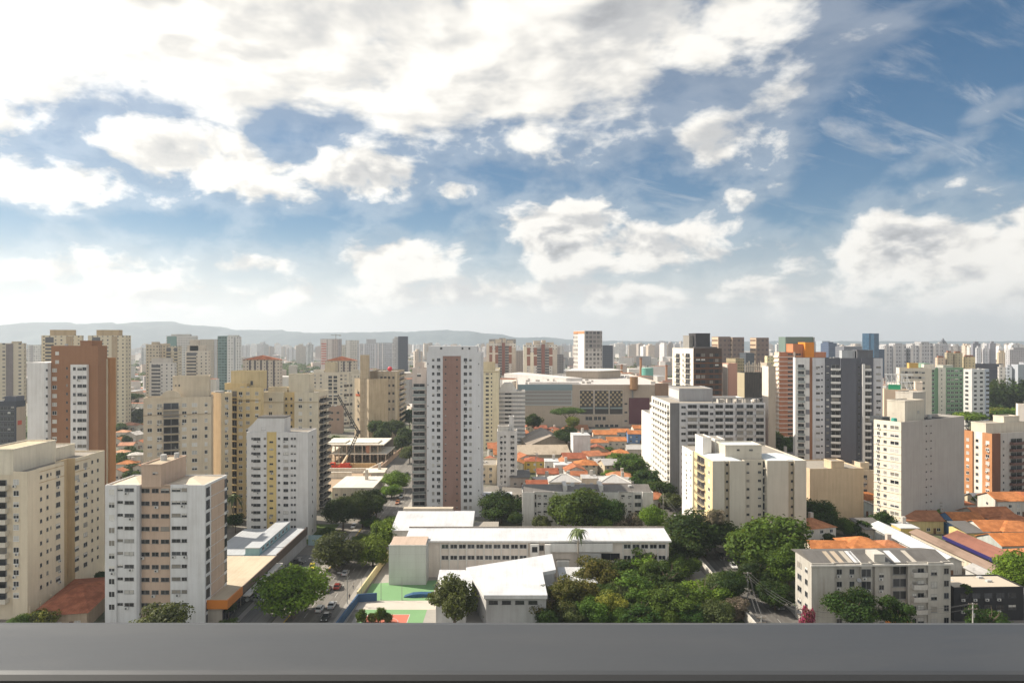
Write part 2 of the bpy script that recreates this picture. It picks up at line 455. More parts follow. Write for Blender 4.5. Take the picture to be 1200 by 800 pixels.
class B:
    """a building on a rotated rectangle: near corner seen at pixel column c and distance d, wall R runs to the right of it at phi degrees, wall L to its left.
    local frame: x along wall R, y along wall L, origin at the near corner's foot"""
    def __init__(s, name, label, c, d, phi, L, R, top, cat='apartment block', group=None, wall=WHITE, bl=None, ar=None, dirt=.2, z0=0.0):
        s.X0, s.Y0, s.ph = atx(c, d), d, radians(phi)
        s.uR, s.uL = (cos(s.ph), sin(s.ph)), (-sin(s.ph), cos(s.ph))
        s.a = ar if ar else s._solve(R, s.uR)
        s.b = bl if bl else s._solve(L, s.uL)
        if phi < 45 and not bl and not 3 < s.b < 150:       # a sliver of the left wall shows: turn the block until that wall is about 12 m deep
            for k in range(160):
                s.ph -= radians(.35); s.uR, s.uL = (cos(s.ph), sin(s.ph)), (-sin(s.ph), cos(s.ph)); s.b = s._solve(L, s.uL)
                if 9 < s.b < 40: break
            s.a = ar if ar else s._solve(R, s.uR)
        elif phi > 45 and not ar and 0 < s.a < 3:
            for k in range(160):
                s.ph += radians(.35); s.uR, s.uL = (cos(s.ph), sin(s.ph)), (-sin(s.ph), cos(s.ph)); s.a = s._solve(R, s.uR)
                if 9 < s.a < 40: break
            s.b = bl if bl else s._solve(L, s.uL)
        if not 3 < s.a < 150: s.a = 9.0 if s.b < 12 else 16.0
        if not 3 < s.b < 150 and not bl: s.b = 16.0
        s.H = EYE - (top - 400) / F * d
        s.root = thing(name, label, cat, (s.X0, s.Y0, z0), s.ph, group)
        s.wall = wallmat(wall, dirt) if isinstance(wall, tuple) else wall
        s.wins_ = []
        s.c = c
    def _solve(s, px, u):
        k = (px - 600.0) / F
        return (k * s.Y0 - s.X0) / (u[0] - k * u[1])
    def u(s, face, px, out=0.0):
        """local coordinate along a wall at pixel column px"""
        if face == 'R':
            ox, oy = s.X0 - s.uL[0] * out, s.Y0 - s.uL[1] * out; q = s.uR
        else:
            ox, oy = s.X0 - s.uR[0] * out, s.Y0 - s.uR[1] * out; q = s.uL
        k = (px - 600.0) / F
        return (k * oy - ox) / (q[0] - k * q[1])
    def dep(s, face, u):
        return s.Y0 + u * (s.uR if face == 'R' else s.uL)[1]
    def z(s, face, px, py):
        return EYE - (py - 400.0) / F * s.dep(face, s.u(face, px))
    def fbox(s, mb, face, u0, u1, z0, z1, o0, o1, mi=0):
        if face == 'R': mb.box(u0, u1, -o1, -o0, z0, z1, mi)
        else: mb.box(-o1, -o0, u0, u1, z0, z1, mi)
    def body(s, segR=None, segL=None, H=None, roof=ROOFC, parapet=.9, z0=0.0, mats=None):
        """one wall mesh with parapet; segR / segL: [(end pixel column or None, setback out(+)/in(-), material index)]"""
        H = H or s.H
        segR = segR or [(None, 0, 0)]; segL = segL or [(None, 0, 0)]
        R = []; x = 0.0
        for e, o, mi in segR:
            e = s.a if e is None else (s.u('R', e) if e > 0 else -e)
            R.append((x, e, o, mi)); x = e
        Lf = []; y = 0.0
        for e, o, mi in segL:
            e = s.b if e is None else (s.u('L', e) if e > 0 else -e)
            Lf.append((y, e, o, mi)); y = e
        P, mi_ = [], []
        for i, (x0, x1, o, mi) in enumerate(R):
            x0 = -Lf[0][2] if i == 0 else x0
            P.append((x0, -o)); mi_.append(mi)
            P.append((x1, -o)); mi_.append(mi)
        P.append((s.a, s.b)); mi_.append(0)
        for i, (y0, y1, o, mi) in enumerate(reversed(Lf)):
            P.append((-o, y1)); mi_.append(mi)
            if i < len(Lf) - 1:
                P.append((-o, y0)); mi_.append(mi)
        # drop doubles
        Q, qm = [], []
        for p, m_ in zip(P, mi_):
            if Q and abs(Q[-1][0] - p[0]) + abs(Q[-1][1] - p[1]) < 1e-4:
                qm[-1] = m_; continue
            Q.append(p); qm.append(m_)
        k = len(Q); ins = []
        for i in range(k):
            e0 = Vector((Q[i][0] - Q[i - 1][0], Q[i][1] - Q[i - 1][1])).normalized()
            e1 = Vector((Q[(i + 1) % k][0] - Q[i][0], Q[(i + 1) % k][1] - Q[i][1])).normalized()
            n0, n1 = Vector((-e0.y, e0.x)), Vector((-e1.y, e1.x))
            o = n0 * .22 + (n1 * .22 if abs(n0.dot(n1)) < .99 else Vector((0, 0)))
            ins.append((Q[i][0] + o.x, Q[i][1] + o.y))
        mb = MB(); mb.prism(Q, z0, H, qm, top=False)
        zi = H - parapet
        for i in range(k):
            j = (i + 1) % k
            mb.poly([(*Q[i], H), (*Q[j], H), (*ins[j], H), (*ins[i], H)], qm[i])
            mb.poly([(*ins[i], H), (*ins[j], H), (*ins[j], zi), (*ins[i], zi)], 0)
        w = mb.build('wall', mats or [s.wall], s.root)
        rb = MB(); rb.poly([(*p, zi) for p in ins]); rb.build('roof', [roof], s.root)
        s.foot = Q
        return w
    def block(s, x0, x1, y0, y1, z0, z1, mat=None, name='stair_tower', rim=True, roof=ROOFC):
        mb = MB(); mb.box(x0, x1, y0, y1, z0, z1)
        if rim:
            t = .2
            for q in ((x0 - .08, x1 + .08, y0 - .08, y0 + t), (x0 - .08, x1 + .08, y1 - t, y1 + .08), (x0 - .08, x0 + t, y0 + t, y1 - t), (x1 - t, x1 + .08, y0 + t, y1 - t)):
                mb.box(*q, z1 - .1, z1 + .35)
            mb.poly([(x0 + t, y0 + t, z1 + .01), (x1 - t, y0 + t, z1 + .01), (x1 - t, y1 - t, z1 + .01), (x0 + t, y1 - t, z1 + .01)], 1)
        return mb.build(name, [mat or s.wall, roof], s.root)
    def strip(s, face, p0, p1, z0, z1, out, mat, name='pilaster', px=True, base=-.3):
        u0, u1 = (s.u(face, p0), s.u(face, p1)) if px else (p0, p1)
        mb = MB(); s.fbox(mb, face, min(u0, u1), max(u0, u1), z0, z1, base, out)
        return mb.build(name, [mat], s.root)
    def bands(s, face, z0, n, pitch, h, out, mat, p0=None, p1=None, name='band'):
        u0 = s.u(face, p0) if p0 else 0.0; u1 = s.u(face, p1) if p1 else (s.a if face == 'R' else s.b)
        for i in range(n):
            mb = MB(); s.fbox(mb, face, min(u0, u1), max(u0, u1), z0 + i * pitch, z0 + i * pitch + h, -.05, out)
            mb.build(name, [mat], s.root)
    def win(s, face, cols, zt, n, pitch, h, frame='alu', mix='std', out=0.0, skip=0.0, px=True):
        """cols: [(pixel column, width m)], zt: head height of the topmost row"""
        for c, w in cols:
            u = s.u(face, c, out) if px else c
            for i in range(n):
                if skip and RND.random() < skip: continue
                s.wins_.append((face, u, zt - h - i * pitch, w, h, frame, pick(MIXES[mix]), out))
    def balc(s, face, p0, p1, zf, n, pitch, depth=1.3, wall=WHITE, style='solid', rail=1.05, out=0.0, door=True, px=True, name='balcony', sides=False):
        """stack of balconies; zf: floor height of the topmost"""
        u0, u1 = (s.u(face, p0, out), s.u(face, p1, out)) if px else (p0, p1)
        if u1 < u0: u0, u1 = u1, u0
        w = u1 - u0
        wm = wallmat(wall) if isinstance(wall, tuple) else wall
        rm = {'solid': wm, 'glass': GLG, 'dark': DFRAME, 'bars': DFRAME}[style]
        mb = MB()
        mb.box(-w / 2, w / 2, -depth, 0, -.16, 0)
        if style == 'bars':
            mb.box(-w / 2, w / 2, -depth, -depth + .05, rail - .06, rail, 1)
            k = max(3, int(w / .35))
            for i in range(k + 1):
                x = -w / 2 + w * i / k; mb.box(x - .025, x + .025, -depth + .01, -depth + .05, 0, rail - .06, 1)
            for sx in (-1, 1): mb.box(sx * w / 2 - .03, sx * w / 2 + .03, -depth + .05, 0, rail - .06, rail, 1)
        else:
            mb.box(-w / 2, w / 2, -depth, -depth + .09, 0, rail, 1)
            for sx in (-1, 1): mb.box(sx * (w / 2 - .045) - .045, sx * (w / 2 - .045) + .045, -depth + .09, 0, 0, rail, 1)
            if style == 'glass': mb.box(-w / 2 - .01, w / 2 + .01, -depth - .02, -depth + .1, rail, rail + .06, 0)
        if sides:
            for sx in (-1, 1): mb.box(sx * (w / 2 + .08) - .08, sx * (w / 2 + .08) + .08, -depth - .05, 0, -.16, pitch - .16, 0)
        me = mb.mesh(name, [wm, rm])
        for i in range(n):
            o = link(name, me, s.root)
            zz = zf - i * pitch
            if face == 'R': o.location = (u0 + w / 2, -out, zz)
            else: o.location = (-out, u0 + w / 2, zz); o.rotation_euler = (0, 0, -pi / 2)
            if door:
                s.wins_.append((face, u0 + w / 2, zz + .06, w * .86, pitch * .78, 'alu', pick([('dark', .65), ('slate', .25), ('curtain', .1)]), out))
    def done(s):
        """windows: the first hundred as parts of their own, the rest merged"""
        W = s.wins_
        rooftop_bits(s, s.a * .15, s.a * .85, s.b * .5, s.b * .9, s.H - .85, 3, int(s.c * 7 + s.H))
        def place(w):
            face, u, z, ww, hh, fk, kk, out = w
            if face == 'R': return (u, -out - .004, z), 0.0
            return (-out - .004, u, z), -pi / 2
        if len(W) > 100:
            RND.shuffle(W)
        if s.Y0 < 345:
            for w in [q for q in W if q[3] > 1.1][:int(4 + RND.random() * 16)]:
                face, u, z, ww, hh, fk, kk, out = w
                o = link('air_conditioner', ACM, s.root); sx = RND.choice([-.2, .25]) * ww
                if face == 'R': o.location = (u + sx, -out - .005, z - .72)
                else: o.location = (-out - .005, u + sx, z - .72); o.rotation_euler = (0, 0, -pi / 2)
        for w in W[:100]:
            o = link('window', WIN[w[5], w[6]][0], s.root)
            l, r = place(w); o.location = l; o.rotation_euler = (0, 0, r); o.scale = (w[3], 1, w[4])
        if len(W) > 100:
            mb = MB(); ms = []; idx = {}
            for w in W[100:]:
                me, src, g, fm = WIN[w[5], w[6]]
                l, r = place(w); M = Matrix.Translation(l) @ Matrix.Rotation(r, 4, 'Z') @ Matrix.Diagonal((w[3], 1, w[4], 1))
                for m_ in (fm, GL[g], GL[3], GL[1]):
                    if m_ not in ms: ms.append(m_)
                n = len(mb.v)
                mb.v += [tuple(M @ Vector(p)) for p in src.v]
                mb.f += [tuple(n + i for i in q) for q in src.f]
                mb.mi += [ms.index((fm, GL[g], GL[3], GL[1])[q]) for q in src.mi]
            o = mb.build('windows_remaining', ms, s.root); o['kind'] = 'stuff'; o.name = 'window'
        return s


# ================================================================== the near apartment towers, left side
def rooftop_bits(b, x0, x1, y0, y1, z, n=3, seed=1):
    r = random.Random(seed)
    for i in range(n):
        x, y = r.uniform(x0, x1), r.uniform(y0, y1)
        mb = MB(); w = r.uniform(.5, 1.1); h = r.uniform(.5, 1.3)
        if r.random() < .5: mb.box(x - w, x + w, y - w * .7, y + w * .7, z, z + h)
        else: mb.tube((x, y, z), (x, y, z + h * 1.2), w * .8, w * .75, 10)
        mb.build('roof_tank', [plain('fibre_cement', (.45, .45, .44), .9)], b.root)
    mb = MB(); x, y = r.uniform(x0, x1), r.uniform(y0, y1)
    mb.tube((x, y, z), (x, y, z + 3.2), .05, .03, 5); mb.box(x - .6, x + .6, y - .02, y + .02, z + 2.6, z + 2.66); mb.box(x - .4, x + .4, y - .02, y + .02, z + 3.0, z + 3.05)
    mb.build('antenna', [STEEL], b.root)


def cream_slab():
    b = B('apartment_tower', 'cream apartment slab with balcony stack cut by the left picture edge', 28, 171, 90, None, 122, 552.5, wall=(.70, .615, .48), bl=24, dirt=.16)
    b.body(segR=[(42, .9, 0), (73, .5, 0), (86, -1.6, 1), (103, .5, 0), (None, .15, 0)], segL=[(24, 0, 0), (14, -.3, 0), (None, -1.2, 0)], parapet=.5, mats=[b.wall, wallmat((.56, .44, .28))])
    zt = b.z('R', 48, 556)
    b.win('R', [(48, .75), (55.5, .75)], zt, 11, 2.84, .95, out=.5, mix='dk')
    b.win('R', [(59.5, .4)], zt, 11, 2.84, .8, out=.5, mix='half', skip=.45)
    b.win('R', [(68, 1.7)], zt, 11, 2.84, 1.25, out=.5)
    b.win('R', [(90, 1.8), (100, 1.7)], zt, 11, 2.84, 1.2, out=.5, mix='std')
    b.win('R', [(108, .8), (114.5, .8)], zt, 11, 2.84, .95, out=.15, mix='dk')
    b.win('L', [(19, 1.4)], zt, 11, 2.84, 1.3, out=-.3, mix='half', frame='white')
    b.balc('L', -30, 11, zt - 2.6, 11, 2.84, 1.5, wall=(.70, .66, .58), style='solid', out=-1.2)
    for zz in (zt + .9, zt - 1.95):
        mb = MB(); b.fbox(mb, 'R', b.u('R', 42), b.u('R', 72.6), zz, zz + .16, .45, .62); b.fbox(mb, 'R', b.u('R', 86.5), b.u('R', 103), zz, zz + .16, .45, .62)
        mb.build('string_course', [wallmat((.55, .42, .27))], b.root)
    # lift tower with a sunk roof, and the second low box behind it
    yb = b.u('L', 18); ys = b.u('L', 28)
    b.block(1.0, b.u('R', 80), 3.4, 11.5, b.H - 1, b.H + 5.2, wallmat((.74, .68, .56)), roof=wallmat((.52, .44, .32)))
    b.block(b.u('R', 84), b.u('R', 108), 5.0, 11, b.H - 1, b.H + 2.6, wallmat((.74, .68, .56)))
    for i in range(6):
        mb = MB(); mb.box(.4 + i * 4.0, .8 + i * 4.0, -1.2, -.9, 0, 3.4); mb.build('column', [b.wall], b.root)
    rooftop_bits(b, 3, 14, 12.5, 20, b.H - .5, 3, 3)
    b.done()


def brown_tower():
    b = B('apartment_tower', 'tall brown tower with a white windowed strip and white left wing', 115, 232, 90, 60, 125.5, 405, wall=(.31, .175, .11), dirt=.14)
    b.body(parapet=.8)
    zt = b.z('L', 63, 425)
    white = wallmat((.74, .73, .72))
    b.strip('L', 104, 85, 0, b.z('L', 95, 427), 1.1, white, 'white_bay')
    b.win('L', [(99, 1.3), (93.5, 1.6), (87.2, .9)], b.z('L', 95, 430), 17, 2.9, 1.05, out=1.1, mix='dk')
    b.win('L', [(64, 1.5)], b.z('L', 64, 431.5), 17, 2.9, 1.25, mix='shut', frame='white')
    b.win('L', [(78.5, .55)], b.z('L', 64, 430), 17, 2.9, .8, mix='dk')
    b.win('L', [(67, 1.2)], b.z('L', 64, 412), 2, 2.9, 1.1, mix='shut', frame='white')
    mb = MB(); mb.box(-1.6, 13, b.u('L', 60), b.u('L', 32, 1.6), 0, b.z('L', 50, 424.5))
    mb.build('white_wing', [white], b.root)
    mb = MB(); mb.box(-1.75, -1.6, b.u('L', 60) + .02, b.u('L', 52, 1.6), 0, b.z('L', 50, 424.5) - .3)
    mb.build('pilaster', [wallmat((.66, .66, .66))], b.root)
    b.win('L', [(55, .7)], b.z('L', 55, 432), 17, 2.9, .8, out=1.76, mix='dk')
    mb = MB(); mb.box(b.a, b.a + 3.6, -.95, 3, 0, b.H - 4.2); mb.build('side_wing', [wallmat((.40, .22, .115))], b.root)
    mb = MB(); mb.box(b.a - .6, b.a - .05, -.35, .2, 0, b.H - 4.6); mb.build('downpipe_shaft', [wallmat(CREAM)], b.root)
    b.block(3, 9, 4, 8, b.H - .9, b.H + 1.4, name='lift_housing')
    b.done()


def pink_white():
    b = B('apartment_tower', 'white apartment block with a salmon centre bay and salmon stair tower, nearest on the left', 240, 167, 90, 123, 266, 568, wall=(.72, .72, .72), dirt=.2)
    pk = wallmat((.56, .43, .34))
    b.body(segL=[(220, 0, 0), (198.5, -.45, 0), (163.5, -.9, 1), (160, 0, 2), (136.5, -.3, 0), (None, 0, 0)], parapet=.35, mats=[b.wall, pk, wallmat((.52, .52, .53))], roof=plain('tan_roof', (.45, .38, .28), .95, 0, .1, .6, .4))
    zt = b.z('L', 170, 573.2)
    p = 3.12
    b.win('L', [(131, 1.45)], zt + .05, 10, p, 1.4, mix='half', frame='white')
    b.win('L', [(141, 1.35)], zt + .25, 10, p, .62, out=-.3, mix='slate' if False else 'std')
    b.win('L', [(151.5, 2.3)], zt + .25, 10, p, .85, out=-.3)
    b.win('L', [(170, 2.3), (182, 1.7), (193.5, 2.1)], zt, 10, p, 1.0, out=-.9, mix='dk')
    b.win('L', [(206.5, 2.2), (216, 1.3)], zt + .25, 10, p, .85, out=-.45)
    u0, u1 = b.u('R', 247.5), b.u('R', 262.5)
    for i in range(11):
        z1 = b.H - .55 - i * p
        mb = MB(); b.fbox(mb, 'R', u0, u1, max(z1 - p + .25, .1), z1, -.1, .12); mb.build('salmon_panel', [pk], b.root)
    b.win('R', [(243.6, 2.0), (264.4, 1.6)], b.H - .9, 11, p, 2.1, mix='dk', frame='dark')
    mb = MB(); zb = b.z('L', 180, 545.5)
    y0, y1 = b.u('L', 188), b.u('L', 165)
    b.block(.3, b.u('R', 222) if False else 13.2, y0, y1, b.H - .6, zb, pk, roof=plain('tan_roof', (.45, .38, .28), .95, 0, .1, .6, .4))
    b.win('L', [(182, 1.3)], zb - 1.6, 1, 3, .6, out=-.32)
    # low hip roofs right and left of the stair tower
    for (ya, yb) in ((.6, y0 - .3), (y1 + .3, b.b - .6)):
        mb = MB(); z = b.H - .34; xm, ym = 4.4, (ya + yb) / 2
        xa, xb = .6, 11.8; t = (xm + 1, ym, z + 1.1), (xb - 4, ym, z + 1.1)
        mb.poly([(xa, yb, z), (xa, ya, z), t[0]]); mb.poly([(xa, ya, z), (xb, ya, z), t[1], t[0]]); mb.poly([(xb, ya, z), (xb, yb, z), t[1]]); mb.poly([(xb, yb, z), (xa, yb, z), t[0], t[1]])
        mb.build('hip_roof', [sheetmat((.55, .47, .36), 'fibre_sheet')], b.root)
    rooftop_bits(b, 2, 11, y0 + 1, y1 - 1, zb, 2, 5)
    b.done()


def cream_crest():
    b = B('apartment_tower', 'beige tower with a curved crest over its dark balcony stack', 247.5, 252, 90, 168, 250, 464.5, wall=(.64, .56, .44))
    b.body(parapet=.9)
    zt = b.z('L', 228, 472)
    b.win('L', [(175.5, 1.5), (187, 1.6), (216, 1.5), (228, 1.8), (241.5, 1.0)], zt, 17, 2.9, 1.35, mix='half', frame='white')
    b.balc('L', 190, 211, zt - 2.1, 17, 2.9, 1.3, wall=(.62, .54, .43), style='bars')
    mb = MB(); y0, y1 = b.u('L', 189), b.u('L', 212); ym = (y0 + y1) / 2; r = (y1 - y0) / 2
    pts = [(y0, b.H - .05)] + [(ym - r * cos(pi * k / 12), b.H + 2.6 * sin(pi * k / 12) ** .8) for k in range(1, 12)] + [(y1, b.H - .05)]
    n = len(pts)
    mb.v = [(-.25, y, z) for y, z in pts] + [(.35, y, z) for y, z in pts]
    mb.f = [tuple(range(n))[::-1], tuple(range(n, 2 * n))] + [(i, (i + 1) % n, n + (i + 1) % n, n + i) for i in range(n)]; mb.mi = [0] * len(mb.f)
    mb.build('crest', [b.wall], b.root)
    b.bands('L', b.z('L', 228, 485.5), 1, 3, .3, .2, wallmat((.45, .37, .27)), name='string_course')
    b.block(3, 10, b.u('L', 244), b.u('L', 201), b.H - 1, b.z('L', 220, 443.5) + .4)
    b.win('L', [(206, .5), (210, .5)], b.H + 4.5, 1, 3, .7, out=-3.01)
    b.done()
    c = B('apartment_wing', 'narrow tan and cream wing wedged between beige and yellow towers', 259, 262, 48, 247.5, 272, 460.5, wall=(.66, .55, .38))
    c.body(mats=[c.wall, wallmat((.42, .32, .21))], segL=[(None, 0, 1)])
    zt = c.z('R', 265, 465)
    c.win('R', [(265.5, 1.3)], zt, 17, 2.9, 1.2, mix='half', frame='white')
    c.win('L', [(249.5, .8)], zt, 17, 2.9, .9, mix='dk')
    c.done()
    y = B('apartment_tower', 'yellow apartment tower with a dark balcony column and square lift tower', 305.5, 272, 90, 271.5, 309, 454, wall=(.68, .55, .33))
    y.body()
    zt = y.z('L', 290, 459)
    y.win('L', [(282, 1.5), (290.5, 1.5), (301, 1.3)], zt, 19, 2.9, 1.3, mix='half', frame='white')
    y.balc('L', 271.8, 278, zt - 2.0, 19, 2.9, 1.1, wall=(.62, .48, .25), style='bars')
    y.bands('L', y.z('L', 290, 469.5), 1, 3, .35, .22, wallmat((.45, .34, .18)), name='string_course')
    y.block(3, 11, y.u('L', 301), y.u('L', 267), y.H - 1, y.z('L', 290, 437.5) + .5, wallmat((.64, .53, .33)))
    y.win('L', [(295, 1.0)], y.H + 2.5, 1, 3, 1.6, out=-3.01, mix='dk')
    y.block(1, 6, y.u('L', 288), y.u('L', 262), y.H - 1, y.H + 1.3, wallmat((.66, .53, .31)), name='roof_parapet_box')
    y.done()
    e = B('apartment_tower', 'cream tower with square lift tower and curved white balconies on its right side', 372.5, 283, 90, 306, 385, 459.5, wall=(.66, .60, .48))
    e.body(segL=[(345, 0, 0), (332, -1.6, 1), (None, 0, 0)], mats=[e.wall, wallmat((.60, .48, .28))])
    zt = e.z('L', 355, 466)
    e.win('L', [(352, 1.5), (364, .9), (317, 1.4)], zt, 20, 2.9, 1.3, mix='half', frame='white')
    e.win('L', [(335.5, .8), (341.5, .8)], zt, 20, 2.9, 1.0, out=-1.6, mix='dk')
    e.balc('R', 374, 383.5, zt - 2.2, 20, 2.9, 1.7, wall=(.62, .58, .5), style='dark')
    e.bands('L', e.z('L', 355, 471.5), 1, 3, .3, .2, wallmat((.50, .42, .3)), name='string_course')
    e.block(2.5, 10, e.u('L', 360), e.u('L', 336), e.H - 1, e.z('L', 350, 439.5))
    e.block(2.5, 8, e.u('L', 334), e.u('L', 312), e.H - 1, e.H + 1.6, wallmat((.62, .55, .42)))
    e.done()
    g = B('apartment_tower', 'white tower with a yellow stripe down its front, beside the shops', 361, 242, 90, 289, 371, 506, wall=(.66, .65, .64), dirt=.2)
    g.body(parapet=.6, segL=[(324, 0, 0), (312.5, -.25, 1), (None, 0, 0)], mats=[g.wall, wallmat((.66, .52, .26))])
    zt = g.z('L', 300, 512.5)
    p = 2.6
    g.win('L', [(301, 2.6)], zt, 14, p, 1.0, mix='dk'); g.win('L', [(295.5, .6), (310.5, .8)], zt, 14, p, .75, mix='dk')
    g.win('L', [(318, 1.3)], zt - 1.3, 14, p, .6, out=-.25)
    g.win('L', [(335, 1.7)], zt, 14, p, 1.0); g.win('L', [(327, .8), (342, .75), (345.5, .75)], zt, 14, p, .75, mix='dk')
    g.win('L', [(309, 1.6)], g.H + 1.6, 1, p, 1.0, out=-.35)
    z1 = g.z('L', 316, 489.5)
    mb = MB(); ya, yb = g.u('L', 333), g.u('L', 290.5)
    prof = [(ya, g.H - .7), (ya, z1), (g.u('L', 302), z1), (g.u('L', 295), g.H + 2.6), (yb, g.H + 1.4), (yb, g.H - .7)]
    n = len(prof)
    mb.v = [(.3, q, z) for q, z in prof] + [(7, q, z) for q, z in prof]
    mb.f = [tuple(range(n))[::-1], tuple(range(n, 2 * n))] + [(i, (i + 1) % n, n + (i + 1) % n, n + i) for i in range(n)]; mb.mi = [0] * len(mb.f)
    mb.build('stepped_lift_tower', [g.wall], g.root)
    mb = MB(); mb.box(.1, 7.2, ya - .2, g.u('L', 301), z1 + .01, z1 + .3); mb.build('roof_rim', [ROOFD], g.root)
    g.win('R', [(366, .9)], zt, 14, p, .9, mix='dk', skip=.3)
    g.done()


# ================================================================== the centre
def centre_tower():
    b = B('apartment_tower', 'tall white tower with a brown stripe down its middle', 563.5, 273, 90, 500, 566.5, 412.5, wall=(.63, .63, .64), dirt=.12)
    b.body(parapet=.8)
    z1 = b.z('L', 530, 405.5)
    b.block(.02, 9, b.u('L', 559), b.u('L', 502), b.H - 1, z1, rim=False, name='roof_parapet_box')
    zt = b.z('L', 514, 419.6)
    p = 2.81
    b.strip('L', 540, 519, .05, b.z('L', 530, 417), .15, wallmat((.31, .205, .175), .2), 'brown_stripe')
    b.win('L', [(514, 1.35), (545.4, 1.35)], zt, 22, p, 1.25, mix='dk'); b.win('L', [(507.7, .95), (551.3, 1.0)], zt, 22, p, 1.15, mix='half')
    b.win('L', [(522.2, .6), (535.5, .6)], zt - .3, 22, p, .6, out=.15, mix='dk')
    b.win('L', [(497.0 + 4.5, .35), (561, .35)], zt - 2, 7, p * 3, .5, mix='dk')
    b.win('L', [(517, .9), (542, .7), (550, .7)], z1 - .5, 1, p, .8, out=0, mix='dk')
    b.done()
    w = B('apartment_wing', 'narrow wing of glazed balconies on the left of the brown-striped white tower', 499.6, 281, 90, 483, 500, 431.5, wall=(.52, .46, .42))
    w.body()
    w.balc('L', 483.4, 499, w.z('L', 490, 456), 18, 2.85, 1.4, wall=(.62, .61, .60), style='glass')
    w.win('L', [(491, 1.6)], w.z('L', 490, 437), 1, 3, 1.4)
    w.block(2, 9, 1, 4.6, w.H - 1, w.H + 2, name='lift_housing')
    w.done()
    s = B('apartment_tower', 'slim pale yellow tower behind the right edge of the brown-striped tower', 584.5, 440, 90, 564.5, 586, 434, wall=(.74, .68, .50))
    s.body()
    s.win('L', [(571, 2.0)], s.z('L', 571, 437), 24, 2.65, 1.2, mix='dk'); s.win('L', [(576, .8)], s.z('L', 571, 437), 24, 2.65, 1.0, mix='dk')
    s.bands('L', s.H - 1.2, 1, 3, .6, .25, wallmat((.55, .47, .33)), name='cornice')
    s.block(2, 10, s.u('L', 580), s.u('L', 565), s.H - 1, s.z('L', 571, 425), wallmat((.66, .57, .40)))
    s.done()
    t = B('office_block', 'white banded block with a stepped gable crest beside the slim yellow tower', 615, 452, 90, 577, 616, 458, cat='office block', wall=(.40, .41, .42))
    t.body(parapet=.4)
    for i in range(16):
        mb = MB(); t.fbox(mb, 'L', -.3, t.b + .3, t.H - 1.2 - i * 2.7, t.H + .15 - i * 2.7, -.1, .75); mb.build('spandrel_band', [wallmat((.72, .71, .69))], t.root)
    t.win('L', [(595.5, 4.5)], t.H - 1.3, 15, 2.7, 1.2, mix='dk', out=.02)
    mb = MB(); a0, a1 = t.u('L', 606), t.u('L', 584); zb, z1 = t.H - .2, t.z('L', 595, 448.5); am = a1 - a0
    prof = [(a0, zb), (a0 + am * .12, zb + 2.2), (a0 + am * .3, z1), (a1 - am * .3, z1), (a1 - am * .12, zb + 2.2), (a1, zb)]
    n = 6; mb.v = [(.2, q, z) for q, z in prof] + [(8, q, z) for q, z in prof]
    mb.f = [tuple(range(n))[::-1], tuple(range(n, 2 * n))] + [(i, (i + 1) % n, n + (i + 1) % n, n + i) for i in range(n)]; mb.mi = [0] * len(mb.f)
    mb.build('gable_crest', [wallmat((.74, .73, .71))], t.root)
    t.done()
    v = B('apartment_block', 'small white block with a rooftop water tower left of the clay roofs', 606, 330, 90, 582.5, 607, 505, wall=(.70, .69, .67), dirt=.25)
    v.body(parapet=.5)
    v.win('L', [(587.5, 1.2), (591.8, 1.0)], v.z('L', 590, 510), 10, 2.75, 1.0, mix='half'); v.win('L', [(600.5, 1.9)], v.z('L', 590, 510), 10, 2.75, 1.1, mix='dk')
    v.block(2, 6, v.u('L', 602), v.u('L', 596.5), v.H - .5, v.H + 6.6, name='water_tower')
    v.block(1, 5, v.u('L', 596), v.u('L', 583.5), v.H - .5, v.H + 2.0, wallmat((.62, .60, .56)))
    rooftop_bits(v, 1, 6, 1, 8, v.H + .1, 3, 9)
    v.done()
    q = B('apartment_block', 'low beige block tucked behind the brown-striped tower', 582, 335, 90, 560, 583, 544.5, wall=(.62, .53, .40))
    q.body(); q.win('L', [(567, 1.4), (575, 1.4)], q.H - 1.4, 3, 3, 1.1); q.done()


